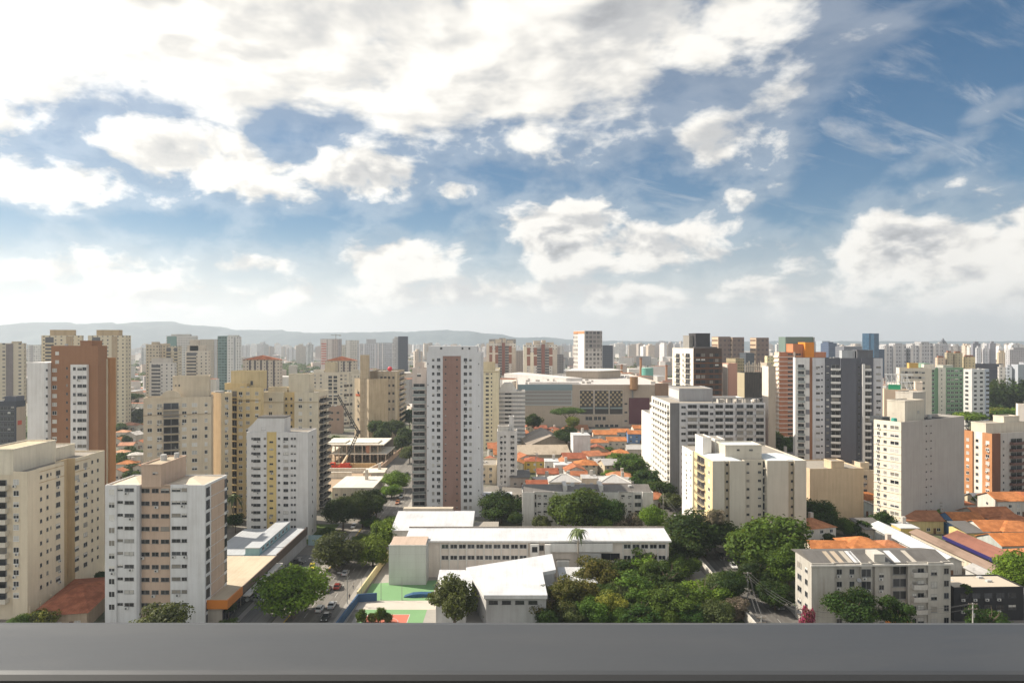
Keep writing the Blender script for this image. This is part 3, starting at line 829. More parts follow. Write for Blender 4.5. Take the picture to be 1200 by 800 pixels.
def mall():
    d = 560
    b = B('shopping_mall', 'long beige mall with lattice windows and a maroon panel', 606, d, 0, None, 783, 450.5, cat='shopping mall', wall=(.47, .40, .33), bl=190, dirt=.2)
    b.body(parapet=.6, roof=sheetmat((.52, .49, .46), 'mall_roof', 6.0, .35))
    z = lambda py: EYE - (py - 400) / F * d
    x = lambda px: atx(px, d) - b.X0
    def panel(n, p0, p1, y0, y1, o, mat, base=-.1):
        mb = MB(); mb.box(x(p0), x(p1), -o, -base, z(y1), z(y0)); return mb.build(n, [mat], b.root)
    panel('glass_band', 607, 670.5, 450.3, 457, .5, plain('blue_glass_band', (.20, .28, .31), .25, 0, .6, .3, .2))
    fr = panel('louvre_frame', 607, 670.5, 457.2, 475, .25, plain('louvre_frame', (.42, .45, .45), .5))
    for k in range(4):
        panel('louvre_panel', 607.5, 669.5, 457.8 + k * 4.2, 461.0 + k * 4.2, .4, plain('louvre_grey', (.30, .285, .27), .6, .2, .4, .4, .6))
    lat = plain('lattice_ochre', (.42, .33, .20), .7); bk = plain('recess_dark', (.05, .045, .04), .5)
    for p0, p1 in ((679.5, 695), (697, 713), (714.5, 729.5)):
        panel('window_surround', p0 - .8, p1 + .8, 456.5, 486, .25, wallmat((.55, .50, .44)))
        panel('dark_glazing', p0, p1, 457.5, 485, .3, bk)
        mb = MB()
        nx, nz = 6, 6
        for i in range(nx):
            for j in range(nz):
                u0 = x(p0) + (x(p1) - x(p0)) * (i + .08) / nx; u1 = x(p0) + (x(p1) - x(p0)) * (i + .92) / nx
                zz0 = z(475.5) + (z(458) - z(475.5)) * (j + .1) / nz; zz1 = z(475.5) + (z(458) - z(475.5)) * (j + .9) / nz
                if (i + j) % 2 == 0: mb.box(u0, u1, -.75, -.31, zz0, zz1)
        mb.build('lattice_screen', [lat], b.root)
        mb = MB(); mb.box(x(p0) + .4, x(p1) - .4, -2.2, -.31, z(478.6), z(477)); mb.build('awning', [plain('awning_teal', (.25, .31, .31), .5)], b.root)
    panel('maroon_panel', 737, 761, 466, 496.5, .5, plain('maroon_cladding', (.10, .022, .035), .5, 0, .4, .25, .3))
    panel('brown_block', 767.5, 783, 449, 465, .8, wallmat((.30, .20, .14)))
    b.win('R', [(x(p), 2.6) for p in (624, 688, 692, 698, 702.5, 708)], z(488), 1, 3, 2.8, mix='dk', px=False)
    b.win('R', [(x(p), 2.8) for p in (699.5, 705, 711, 717, 722.5)], z(497.2), 1, 3, 4.0, mix='dk', px=False, frame='dark')
    b.win('R', [(x(733.5), 2.4)], z(472), 3, 7, 1.4, mix='dk', px=False)
    mb = MB()
    mb.tube((x(742), -3.4, z(455.5)), (x(742), -3.4, z(441)), 3.3, 3.3, 20); mb.tube((x(742), -3.4, z(456.8)), (x(742), -3.4, z(455.5)), 2.2, 3.3, 20)
    mb.tube((x(742), -3.4, z(446)), (x(742), -3.4, z(445)), 3.5, 3.5, 20)
    mb.build('copper_drum', [plain('copper', (.42, .24, .12), .35, .6, .5, .4, .5)], b.root)
    mb = MB(); mb.tube((x(741), -1.2, z(466)), (x(741), -1.2, z(457)), .6, .6, 10); mb.build('pipe', [ALU], b.root)
    rm = sheetmat((.60, .57, .54), 'mall_roof', 5.0, .3)
    H = b.H
    mb = MB(); mb.box(10, 52, 12, 20, H - .6, H + 1.4); mb.build('roof_upstand', [rm], b.root)
    mb = MB()
    mb.poly([(-12, 120, H + 3.5), (45, 60, H + 2.2), (60, 62, H + 2.2), (4, 150, H + 3.5)]); mb.poly([(45, 60, H - .6), (60, 62, H - .6), (60, 62, H + 2.2), (45, 60, H + 2.2)]); mb.poly([(-12, 120, H - .6), (45, 60, H - .6), (45, 60, H + 2.2), (-12, 120, H + 3.5)])
    mb.build('sloped_roof', [rm], b.root)
    mb = MB(); mb.prism([(48, 100), (78, 95), (104, 120), (98, 150), (60, 150)], H - .6, H + 6.5); mb.build('roof_hall', [wallmat((.44, .37, .30))], b.root)
    mb = MB(); mb.prism([(47, 99), (79, 94), (106, 119), (99, 152), (59, 152)], H + 6.5, H + 7.2); mb.build('roof_hall_cover', [rm], b.root)
    r = random.Random(4)
    for i in range(34):
        xx, yy = r.uniform(6, 118), r.uniform(6, 150)
        mb = MB(); mb.box(xx, xx + r.uniform(1.5, 4), yy, yy + r.uniform(1.5, 4), H - .59, H + r.uniform(.6, 2.0)); mb.build('roof_unit', [plain('roof_unit', (.45, .42, .38), .7)], b.root)
    b.done()
    for px0, px1, yt, dd, lab in ((707.5, 721, 433.5, 800, 'low green cylindrical tank nearer the white slab tower'), (752, 765.5, 431.5, 770, 'taller green cylindrical tank right of the brick chimney')):
        t = thing('storage_tank', lab, 'tank', (atx((px0 + px1) / 2, dd), dd, 0), 0, 'green tanks behind the mall')
        rr = (atx(px1, dd) - atx(px0, dd)) / 2; zt = EYE - (yt - 400) / F * dd
        mb = MB(); mb.tube((0, 0, 0), (0, 0, zt), rr, rr, 28); mb.build('tank_shell', [plain('green_paint', (.12, .36, .29), .5, 0, .4, .25, .15)], t)
        mb = MB(); mb.tube((0, 0, zt), (0, 0, zt + .8), rr + .2, rr * .9, 28); mb.build('tank_lid', [plain('green_lid', (.20, .36, .30), .6)], t)
    for px, w, yt, dd, lab in ((728.5, 1.3, 427, 850, 'short brown chimney by the low green tank'), (751, 1.4, 419, 850, 'tall brick chimney beside the taller green tank'), (781, 1.3, 427.5, 850, 'brick chimney left of the white and brown tower')):
        t = thing('chimney', lab, 'chimney', (atx(px, dd), dd, 0), 0, 'brick chimneys behind the mall')
        zt = EYE - (yt - 400) / F * dd
        mb = MB(); mb.tube((0, 0, 0), (0, 0, zt), w * 1.3, w, 14); mb.build('shaft', [wallmat((.42, .22, .12))], t)
        mb = MB(); mb.tube((0, 0, zt - 2), (0, 0, zt + .1), w * 1.25, w * 1.3, 14); mb.build('collar', [wallmat((.30, .16, .10))], t)


# ================================================================== right side
def right_side():
    b = B('apartment_tower', 'white and dark brown tower with a black boxed top', 812.5, 380, 10, 788, 846, 408, wall=(.74, .70, .62))
    dk = wallmat((.085, .065, .055), .1)
    b.body(mats=[b.wall, dk], segR=[(None, 0, 1)])
    p = 5.6 / 2
    zt = b.z('R', 830, 414)
    b.win('R', [(818, 2.6), (824, 2.4), (833.5, 2.2), (840, 2.2)], zt, 13, 3.0, 1.9, mix='std', frame='dark')
    b.bands('R', zt - 2.6, 13, -3.0, .5, .25, wallmat((.22, .10, .05)), name='brown_band')
    b.win('L', [(b.u('L', 800.5), 1.4)], b.z('L', 800, 414), 13, 3.0, 1.4, px=False, mix='dk')
    b.balc('L', 791.8, 797, b.z('L', 794, 419), 13, 3.0, .9, wall=(.70, .67, .60), style='bars'); b.balc('L', 803, 809, b.z('L', 806, 419), 13, 3.0, .9, wall=(.70, .67, .60), style='bars')
    b.block(b.u('R', 818), b.u('R', 835), 3, 12, b.H - .9, b.z('R', 825, 391), wallmat((.07, .07, .075)), name='black_roof_box')
    b.block(b.u('R', 813), b.u('R', 817.5), 6, 14, b.H - .9, b.z('R', 815, 393.5), wallmat((.30, .29, .27)), name='grey_roof_box')
    b.block(1, b.a - 2, 1.2, 2.6, b.H - .9, b.H + .9, wallmat((.16, .15, .15)), rim=False, name='roof_screen')
    b.done()

    g = B('apartment_slab', 'long grey and white slab with dark balcony ribbons and a set-back penthouse', 785, 300, 0, 763.5, 897, 472, wall=(.56, .56, .57), dirt=.18)
    gk = wallmat((.20, .20, .205)); wl = wallmat((.70, .68, .63))  # wl: paler tone painted on the left wall as its sunlit side
    g.body(segR=[(796, 0, 1), (861, .25, 0), (None, -.2, 0)], segL=[(None, 0, 2)], mats=[g.wall, gk, wl], parapet=.7)
    zt = g.z('R', 810, 475.5); p = 2.92
    g.win('R', [(801, 2.0)], zt, 14, p, 1.0, out=.25, mix='dk'); g.win('R', [(834, 1.5)], zt, 14, p, 1.0, out=.25, mix='dk')
    for q0, q1 in ((805, 817.5), (819, 831), (837.5, 848), (849, 860)):
        g.balc('R', q0, q1, zt - 1.75, 14, p, 1.0, wall=(.60, .60, .61), style='solid', out=.25, rail=.85)
    for q0, q1 in ((862.5, 872), (874, 883), (885, 896)):
        g.balc('R', q0, q1, zt - 1.75, 14, p, .9, wall=(.46, .45, .44), style='solid', out=-.2, rail=.85)
    for i in range(13):
        mb = MB(); g.fbox(mb, 'L', 1.2, g.b - .8, zt - 2.9 - i * p, zt - 1.8 - i * p, -.1, 1.0); mb.build('balcony_front', [wl], g.root)
    g.win('L', [(3.4 + 5.1 * k, 3.0) for k in range(7)], zt, 13, p, 1.6, px=False, mix='dk', out=.01)
    xa = atx(796, 316) - g.X0; xb = atx(835, 316) - g.X0
    g.block(xa, xb, 16, 37, g.H - .7, EYE - 56.0 / F * 316, wallmat((.34, .34, .35)), name='penthouse')
    mb = MB(); mb.box(xa - .14, xa - .02, 16.2, 36.8, g.H + .2, EYE - 58.0 / F * 316); mb.build('cladding', [wallmat((.62, .60, .57))], g.root)  # thin pale sheet paints the sunlit left side of the penthouse
    mb = MB(); x0, x1 = g.u('R', 837), g.u('R', 896)
    for i in range(9): mb.box(x0 + (x1 - x0) * i / 8 - .2, x0 + (x1 - x0) * i / 8 + .2, 2.2, 2.6, g.H - .69, g.H + 1.6)
    mb.box(x0 - .2, x1 + .2, 2.15, 2.65, g.H + 1.6, g.H + 2.1); mb.build('roof_pergola', [gk], g.root)
    for k in range(5):
        mb = MB(); xx = x0 + 3 + k * 4; mb.box(xx, xx + 2.4, 4, 7, g.H - .69, g.H + 1.2 + .4 * (k % 2)); mb.build('roof_unit', [plain('roof_unit', (.45, .42, .38), .7)], g.root)
    g.done()
    w = B('apartment_wing', 'plain white windowless wing left of the grey and white slab', 763, 352, 0, 755, 768, 486, wall=(.76, .74, .70), bl=26)
    w.body(); w.block(1, 3.2, 3, 8, w.H - .9, w.H + 1.8, name='lift_housing'); w.done()

    c = B('apartment_block', 'cream block with grey-blue hip roofs behind the big street trees', 835, 232, 2, 801, 945, 540, wall=(.57, .53, .45), dirt=.14)
    yl = wallmat((.74, .62, .38)); wh = wallmat((.78, .75, .70))  # left wall tones painted brighter than the front, as if in sun
    c.body(segR=[(849, 0, 0), (855, -.9, 3), (873.5, 0, 0), (899, -2.2, 0), (924, 0, 0), (931, -.9, 3), (None, 0, 0)],
           segL=[(813.5, 0, 1), (None, .6, 2)], mats=[c.wall, yl, wh, wallmat((.50, .44, .34))], parapet=.3)
    zt = c.z('R', 852, 541.5) ; p = 2.9
    zt = c.H - 1.0
    c.win('R', [(852, .8), (928, .8)], zt, 9, p, .8, out=-.9, mix='dk'); c.win('R', [(876.5, 1.0), (890, 1.1)], zt, 9, p, .8, out=-2.2, mix='dk')
    c.balc('R', 893.5, 898.8, zt - 1.7, 9, p, 1.6, wall=(.62, .58, .5), style='bars', out=-2.2)
    c.win('L', [(804.5, 1.6), (809.5, 1.6)], zt, 9, p, 1.1, out=.6, mix='half', frame='white')
    c.win('L', [(831, 2.0)], zt, 9, p, 1.3, mix='half', frame='white'); c.balc('L', 816.5, 826.5, zt - 1.9, 9, p, 1.0, wall=(.74, .64, .42), style='bars')
    br = sheetmat((.56, .60, .62), 'bluegrey_roof', 1.1, .2)
    def hip(x0, x1, y0, y1, z, h):
        mb = MB(); ym = (y0 + y1) / 2; e = min((y1 - y0) / 2, (x1 - x0) / 2 - .1)
        a, d_ = (x0 + e, ym, z + h), (x1 - e, ym, z + h)
        mb.poly([(x0, y1, z), (x0, y0, z), a]); mb.poly([(x0, y0, z), (x1, y0, z), d_, a]); mb.poly([(x1, y0, z), (x1, y1, z), d_]); mb.poly([(x1, y1, z), (x0, y1, z), a, d_])
        mb.build('hip_roof', [br], c.root)
    hip(.5, c.u('R', 871), .5, 16, c.H - .25, 1.5); hip(c.u('R', 901), c.a - .5, .5, 16, c.H - .25, 1.5)
    c.block(c.u('R', 856), c.u('R', 899.5), 5, 14, c.H - .3, EYE - 122.5 / F * 237, roof=br, name='penthouse')
    c.block(.8, c.u('R', 838) + 3, 13, 22, c.H - .3, EYE - 113.0 / F * 246, wh, name='stair_tower')
    c.block(c.u('R', 838) + 5, c.u('R', 860) + 2, 15, 23, c.H - .3, EYE - 114.0 / F * 250, wh, name='stair_tower')
    c.win('R', [(880, 1.3)], c.H + 3.2, 1, 3, .6, out=-5.01); c.win('R', [(865, 1.0)], c.H + 3.2, 1, 3, .6, out=-5.01)
    c.done()

    k = B('apartment_tower', 'salmon brick tower with white floor bands and an orange lift shaft', 913, 425, 6, 907.5, 968, 412.5, wall=(.52, .235, .145))
    k.body(segL=[(None, 0, 1)], mats=[k.wall, wallmat((.74, .60, .48))])  # left wall painted much paler for the sun falling on it
    k.bands('R', k.H - 3.3, 32, -2.75, .45, .5, wallmat((.80, .73, .66)), p1=930.5, name='floor_band')
    k.bands('L', k.H - 3.3, 32, -2.75, 1.0, .6, wallmat((.80, .73, .66)), name='floor_band')
    k.win('R', [(926, 3.2)], k.H - .9, 32, 2.75, .9, mix='dk')
    k.strip('R', 929.5, 931.3, 0, k.H, .7, wallmat((.80, .70, .60)), 'pilaster')
    org = wallmat((.70, .27, .06), .1)
    k.block(k.u('R', 929), k.u('R', 951), -.4, 8, k.H - .9, k.z('R', 940, 403.5), wallmat((.55, .24, .13)), name='penthouse')
    mb = MB(); mb.box(k.u('R', 941), k.u('R', 951.5), -2.5, 6, k.z('R', 945, 424), k.z('R', 945, 401)); mb.build('orange_shaft', [org], k.root)
    mb = MB(); mb.box(k.u('R', 929), k.u('R', 962), 9, 18, k.H, k.z('R', 945, 394.5)); mb.build('green_roof_box', [plain('green_cladding', (.16, .22, .19), .5, 0, .4, .5, .1)], k.root)
    mb = MB(); mb.box(k.u('R', 962.2), k.u('R', 963.5), 8.5, 18, k.H, k.z('R', 945, 395)); mb.build('grey_fin', [wallmat((.40, .42, .42))], k.root)
    k.balc('R', 932, 939, k.H - 3, 4, 2.75, 1.0, wall=(.55, .26, .15))
    k.done()
    n = B('apartment_block', 'plain beige gable-ended block left of the salmon brick tower', 900.5, 385, 14, 893, 909, 429, wall=(.52, .46, .38))
    n.body(segL=[(None, 0, 1)], mats=[n.wall, wallmat((.80, .74, .66))]); n.block(1, 4, 3, 9, n.H - .9, n.H + 1.5, name='lift_housing'); n.done()  # one wall in two tones: sunlit left, shaded beige front

    e = B('apartment_tower', 'charcoal and white twin-bay tower with two white balcony stacks', 933.5, 305, 3, 931, 1035, 419, wall=(.125, .13, .15), dirt=.12)
    lg = wallmat((.58, .58, .60)); wh2 = wallmat((.72, .71, .69)); brn = wallmat((.40, .22, .14))
    e.body(segR=[(948.5, .6, 1), (952, -.3, 2), (966.5, .2, 3), (973, -.4, 0), (985, -.6, 0), (1003.5, .5, 0), (1009.5, -.6, 0), (1023.5, -.2, 0), (None, -1.0, 3)],
           segL=[(None, .6, 1)], mats=[e.wall, wh2, brn, lg])
    p = 2.92; zt = e.z('R', 958, 428.5)
    e.win('R', [(958.5, 1.6)], zt, 19, p, .9, out=.2, mix='half'); e.win('R', [(963.2, .7)], zt, 19, p, .7, out=.2, mix='dk')
    e.win('R', [(970, 1.1)], zt, 19, p, .8, out=-.4, mix='half')
    e.win('R', [(1029.5, 1.8)], zt, 19, p, .8, out=-1.0, mix='half'); e.win('R', [(1006.7, .8)], zt, 19, p, .9, out=-.6, mix='dk')
    e.balc('R', 934.5, 943, zt - 1.8, 19, p, 1.0, wall=(.74, .73, .70), style='glass', out=.6, rail=.95)
    for i in range(10):
        mb = MB(); e.fbox(mb, 'R', e.u('R', 944), e.u('R', 948.4), zt - 4.0 - i * 2 * p, zt - 1.9 - i * 2 * p, .5, .7); mb.build('grey_panel', [wallmat((.24, .24, .26))], e.root)
    e.balc('R', 973.5, 984.5, zt - 1.8, 19, p, 1.5, wall=(.76, .75, .72), style='solid', out=-.6, rail=.8, sides=False)
    e.balc('R', 1013, 1020.5, zt - 1.8, 19, p, 1.5, wall=(.72, .71, .69), style='solid', out=-.2, rail=.8)
    e.strip('R', 1010, 1013, 0, zt + .9, 1.5, wh2, 'pilaster')
    e.block(e.u('R', 1005), e.u('R', 1023.5), 1, 10, e.H - .9, e.z('R', 1010, 411), wallmat((.15, .155, .17)), name='penthouse')
    e.block(e.u('R', 988), e.u('R', 1003.5), 3, 10, e.H - .9, e.z('R', 1000, 411.5), wallmat((.42, .44, .46)), name='penthouse')
    e.done()

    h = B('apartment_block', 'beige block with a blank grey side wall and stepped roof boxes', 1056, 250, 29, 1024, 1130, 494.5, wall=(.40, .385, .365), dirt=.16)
    lit = wallmat((.78, .70, .57), .12)  # sunlit tone painted on the left wall only
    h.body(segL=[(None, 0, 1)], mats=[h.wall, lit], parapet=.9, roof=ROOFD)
    zt = h.z('L', 1048, 498.5); p = 2.88
    h.win('L', [(1029.5, 1.2), (1037.2, 1.3)], zt, 13, p, 1.25, mix='dk', frame='white'); h.win('L', [(1048.3, 3.4)], zt, 13, p, 1.3, mix='half', frame='white')
    h.bands('L', h.H - 3.4, 13, -p, .25, .15, wallmat((.82, .76, .66)), name='floor_band')
    h.win('R', [(1085.5, .8), (1091, .8)], zt - .6, 13, p, .42, mix='dk')
    x0, x1, x2 = h.u('R', 1082) - 1, h.u('R', 1099), h.u('R', 1114)
    h.block(x0 - 4, x1 - 2, 4, 11, h.H - .9, h.H + 6.8, wallmat((.60, .56, .48)), name='stair_tower')
    h.block(x1 - 1, x2 - 1, 9, 16, h.H - .9, h.H + 9.2, wallmat((.50, .47, .42)), name='lift_tower')
    h.win('R', [(1076, 1.2)], h.H + 3, 1, 3, 1.0, out=-4.01)
    h.block(1.2, 6, 8, 13, h.H - .9, h.H + .9, plain('dark_tarp', (.06, .065, .07), .6), rim=False, name='roof_shelter')
    mb = MB(); mb.tube((2.2, 4, h.H - .9), (2.2, 4, h.H + 1.0), 1.1, .9, 12); mb.build('roof_tank', [plain('green_tank', (.05, .32, .25), .5)], h.root)
    h.done()

    r = B('apartment_tower', 'orange brick and white tower with brown balconies at the right picture edge', 1162.5, 292, 16, 1129, 1240, 508, wall=(.42, .20, .10))
    r.body(segL=[(1151, 0, 1), (1139.5, -.6, 2), (None, 0, 1)], segR=[(1172.5, 0, 0), (None, -.8, 3)], mats=[wallmat((.20, .10, .065)), wallmat((.47, .24, .125)), wallmat((.76, .72, .64)), wallmat((.50, .48, .45))])  # right wall takes darker copies of brick and white, painted as shaded
    p = 2.95; zt = r.z('L', 1155, 516)
    r.win('L', [(1157.3, 1.7), (1134, 1.4)], zt, 12, p, 1.3, mix='shut', frame='white'); r.win('L', [(1145, 1.3)], zt, 12, p, 1.2, out=-.6, mix='dk')
    r.win('R', [(1176, .8)], zt, 12, p, .9, out=-.8, mix='dk')
    r.balc('R', 1183, 1199, zt - 1.7, 12, p, 1.8, wall=(.16, .10, .085), style='solid', out=-.8, rail=1.0); r.balc('R', 1203, 1225, zt - 1.7, 12, p, 1.8, wall=(.16, .10, .085), style='solid', out=-.8)
    r.block(1.5, 24, 4, 11, r.H - .9, r.H + 3.6, wallmat((.66, .60, .50)), name='penthouse')
    r.block(13, 22, 5, 10, r.H + 3.6, r.H + 6.2, wallmat((.66, .60, .50)), name='lift_tower')
    mb = MB(); rr = random.Random(2)
    r.done()
    q = B('apartment_block', 'white windowless block poking above the orange brick tower at the right edge', 1193, 330, -20, 1190.5, 1230, 474, wall=(.78, .73, .66))
    q.body(); q.block(3, 8, 2, 6, q.H - .9, q.H + 1, name='lift_housing'); q.done()


def low_right_front():
    b = B('apartment_block', 'long grey walk-up block with fibre-cement roof, nearest on the right', 951, 165, 2, 932, 1116, 660, wall=(.47, .45, .41), dirt=.3)
    b.body(segR=[(978, 0, 0), (1009, -.8, 0), (1021, .15, 0), (1026, -.8, 0), (1044, -.3, 0), (1065, -1.2, 1), (1087, -.3, 0), (1105, .2, 0), (None, -.6, 0)], mats=[b.wall, wallmat((.36, .34, .31))], parapet=.35, roof=ROOFD)
    zt = b.H - 1.7; p = 3.0
    b.win('R', [(983.5, 1.3), (998.3, 1.2)], zt, 5, p, 1.25, out=-.8, mix='dk'); b.win('R', [(1015, 2.4)], zt + .3, 5, p, 1.9, out=.15, mix='dk')
    b.win('R', [(1033, 1.2)], zt - .8, 5, p, 1.1, out=-.3, mix='dk'); b.win('R', [(1054.5, 3.6)], zt + .4, 5, p, 2.0, out=-1.2, mix='dk')
    b.win('R', [(1071.5, 1.0)], zt, 5, p, 1.3, out=-.3); b.win('R', [(1094.5, 1.5)], zt, 5, p, 1.4, out=.2, mix='half'); b.win('R', [(1109, 1.2)], zt, 5, p, 1.4, out=-.6, mix='dk')
    b.balc('R', 1068, 1084, zt - 1.6, 4, p, 1.1, wall=(.54, .52, .48), style='solid', out=-.3, door=False)
    b.win('R', [(1079, 1.6)], zt + .2, 5, p, 1.9, out=-.3, mix='half')
    b.win('L', [(937, 2.2), (945, 1.4)], zt, 5, p, 1.3, mix='dk')
    mb = MB(); b.fbox(mb, 'R', -.2, b.a + .2, b.H - .75, b.H - .35, -.2, .28); mb.build('cornice', [wallmat((.60, .58, .54))], b.root)
    # fibre-cement roof, low gable, with pale replacement sheets
    z = b.H - .2; ym, yb = 6.0, b.b + 3.5; zr = z + 1.5
    mb = MB(); x0, x1 = .3, b.a - .3
    mb.poly([(x0, .3, z), (x1, .3, z), (x1, ym, zr), (x0, ym, zr)]); mb.poly([(x0, ym, zr), (x1, ym, zr), (x1, yb, z), (x0, yb, z)])
    mb.poly([(x0, .3, z), (x0, ym, zr), (x0, yb, z)]); mb.poly([(x1, .3, z), (x1, yb, z), (x1, ym, zr)])
    mb.build('fibre_cement_roof', [sheetmat((.125, .118, .11), 'old_sheet', 1.0, .5)], b.root)
    for px, w, cc in ((976, 1.1, (.40, .33, .25)), (985, 1.3, (.42, .34, .26)), (1003, 1.4, (.62, .62, .62)), (1006.5, .9, (.66, .66, .66)), (1050, 1.6, (.60, .61, .62)), (1071, 1.2, (.46, .42, .36)), (996, 1.2, (.4, .36, .3))):
        xx = b.u('R', px); s = (zr - z) / (ym - .3)
        mb = MB(); mb.poly([(xx, .6, z + .3 * s + .03), (xx + w, .6, z + .3 * s + .03), (xx + w, ym - .4, zr - .4 * s + .03), (xx, ym - .4, zr - .4 * s + .03)])
        mb.build('roof_sheet', [sheetmat(cc, 'pale_sheet', 1.0, .3)], b.root)
    b.block(b.u('R', 1026), b.u('R', 1039), .6, 4.5, b.H - .4, b.H + 1.9, wallmat((.50, .48, .44)), name='stair_tower', rim=False)
    mb = MB(); mb.tube((b.u('R', 1004), -.9, zt - 2.2), (b.u('R', 1004) - .1, -1.3, zt - 2.0), .55, .5, 12); mb.build('satellite_dish', [ALU], b.root)
    b.done()

    m = B('apartment_block', 'low white walk-up row with dark tiled roof behind the school', 612, 256, 0, None, 765, 576, wall=(.62, .61, .58), bl=13, dirt=.26)
    m.body(segR=[(626, .9, 0), (648, -.6, 0), (704, .2, 0), (725, .9, 0), (742, -.6, 0), (752.5, -.1, 0), (None, .9, 0)], parapet=.3, roof=ROOFD)
    zt = m.H - 1.3; p = 2.95
    m.win('R', [(632, 1.3), (639, 1.3), (730, 1.3), (738, 1.3)], zt, 4, p, .7, out=-.6, mix='dk'); m.win('R', [(645.5, 1.6)], zt, 4, p, 1.3, out=-.6, mix='half')
    m.win('R', [(747.5, 2.4)], zt + .2, 4, p, 1.5, out=-.1, mix='std')
    m.win('R', [(656, 1.2), (668, 1.2), (690, 1.2), (700, 1.2)], zt, 4, p, 1.1, out=.2, mix='std'); m.win('R', [(627.6, .6)], zt + .3, 4, p, 1.8, out=-.58, mix='dk')
    z = m.H - .15; zr = z + 1.7
    for x0, x1 in ((.5, m.u('R', 660)), (m.u('R', 664), m.u('R', 703)), (m.u('R', 706), m.a - .4)):
        mb = MB(); ym = 6.5
        mb.poly([(x0, .2, z), (x1, .2, z), (x1, ym, zr), (x0, ym, zr)]); mb.poly([(x0, ym, zr), (x1, ym, zr), (x1, 12.6, z), (x0, 12.6, z)])
        mb.poly([(x0, .2, z), (x0, ym, zr), (x0, 12.6, z)]); mb.poly([(x1, .2, z), (x1, 12.6, z), (x1, ym, zr)])
        mb.build('gable_roof', [sheetmat((.15, .14, .13), 'old_sheet', 1.0, .5)], m.root)
    for px in (662, 704.5):
        m.block(m.u('R', px) - .5, m.u('R', px) + 1.0, 1.2, 10, m.H - .3, m.H + 2.0, rim=False, name='fire_wall')
    rooftop_bits(m, 4, m.a - 4, 4, 9, m.H + 1.0, 5, 12)
    m.done()


cream_slab(); brown_tower(); pink_white(); cream_crest(); centre_tower(); mall(); right_side(); low_right_front()
# ================================================================== towers farther off (windows a pixel or two wide)
WDK = (.10, .10, .11)


def tower(label, c, d, phi, L, R, top, col, crown=None, col2=None, pu=3.0, pz=2.9, wu=.5, wz=.42, win=WDK, strips=(), bl=None, group=None, cat='apartment tower', name='apartment_tower', crowncol=None, roofcol=None, balc=()):
    b = B(name, label, c, d, phi, L, R, top, cat=cat, group=group, wall=gridmat(col, win, pu, pz, wu, wz, col2), bl=bl)
    b.body(parapet=.7)
    pl = wallmat(col, .25)
    for face, p0, p1, sc, o in strips:
        if isinstance(sc, tuple): sc = wallmat(sc)
        b.strip(face, p0, p1, .1, b.H - .6, o, sc, 'facade_strip')
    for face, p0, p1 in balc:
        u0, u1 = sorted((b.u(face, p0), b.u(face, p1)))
        b.strip(face, p0, p1, .1, b.H - 1.5, .05, plain('balcony_shade', (.10, .10, .11), .5), 'balcony_shade_strip')  # flat dark strip painted for the shade behind the balcony fronts
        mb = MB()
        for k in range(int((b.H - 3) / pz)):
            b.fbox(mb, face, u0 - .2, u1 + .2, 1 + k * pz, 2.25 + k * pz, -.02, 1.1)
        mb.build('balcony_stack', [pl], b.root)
    for (p0, p1, y) in (crown or ()):
        face = 'L' if phi > 45 else 'R'
        u0, u1 = sorted((b.u(face, p0), b.u(face, p1)))
        oth = b.a if face == 'L' else b.b
        q = (oth * .15, oth * .85)
        z1 = EYE - (y - 400) / F * d
        cm = wallmat(crowncol or tuple(k * .92 for k in col))
        if face == 'R': b.block(u0, u1, q[0], q[1], b.H - .7, z1, cm, 'roof_box')
        else: b.block(q[0], q[1], u0, u1, b.H - .7, z1, cm, 'roof_box')
    if roofcol:
        mb = MB(); z = b.H + .02
        mb.poly([(-.6, -.6, z), (b.a + .6, -.6, z), (b.a * .8, b.b * .5, z + 4), (b.a * .2, b.b * .5, z + 4)]); mb.poly([(b.a + .6, -.6, z), (b.a + .6, b.b + .6, z), (b.a * .8, b.b * .5, z + 4)])
        mb.poly([(b.a + .6, b.b + .6, z), (-.6, b.b + .6, z), (b.a * .2, b.b * .5, z + 4), (b.a * .8, b.b * .5, z + 4)]); mb.poly([(-.6, b.b + .6, z), (-.6, -.6, z), (b.a * .2, b.b * .5, z + 4)])
        mb.build('tiled_roof', [tilemat(roofcol)], b.root)
    return b


BE = (.62, .54, .42); LB = (.70, .64, .54); GW = (.60, .60, .60); TN = (.46, .36, .25); RB = (.24, .12, .10)
# far left
tower('beige tower pair at the left picture edge behind the dark office block', 28, 520, 90, -14, 31, 402, BE, crown=[(13, 23, 400.5)], strips=[('L', 15.5, 7, (.24, .21, .21), .3)], pu=5, wu=.35)
tower('pale hazy tower between the left edge pair and the brown tower', 47, 900, 90, 32, 49, 404, (.62, .62, .58), strips=[('L', 39, 36, (.42, .42, .42), .4)])
tower('beige twin tower with a grey balcony column, left of the pair above the brown tower', 95.5, 560, 90, 48.5, 98, 393, (.66, .57, .42), crown=[(58, 87, 387)], crowncol=(.50, .38, .24), balc=[('L', 63, 53)], strips=[('L', 86, 77.5, TN, .25)], pu=4, wu=.3, bl=None)
tower('beige twin tower with a tan recess, right of the pair above the brown tower', 147, 540, 90, 103, 153.5, 393, (.66, .57, .42), crown=[(112, 138, 387)], crowncol=(.50, .38, .24), balc=[('L', 117.5, 108)], strips=[('L', 137.5, 131, TN, .25)], pu=4, wu=.3)
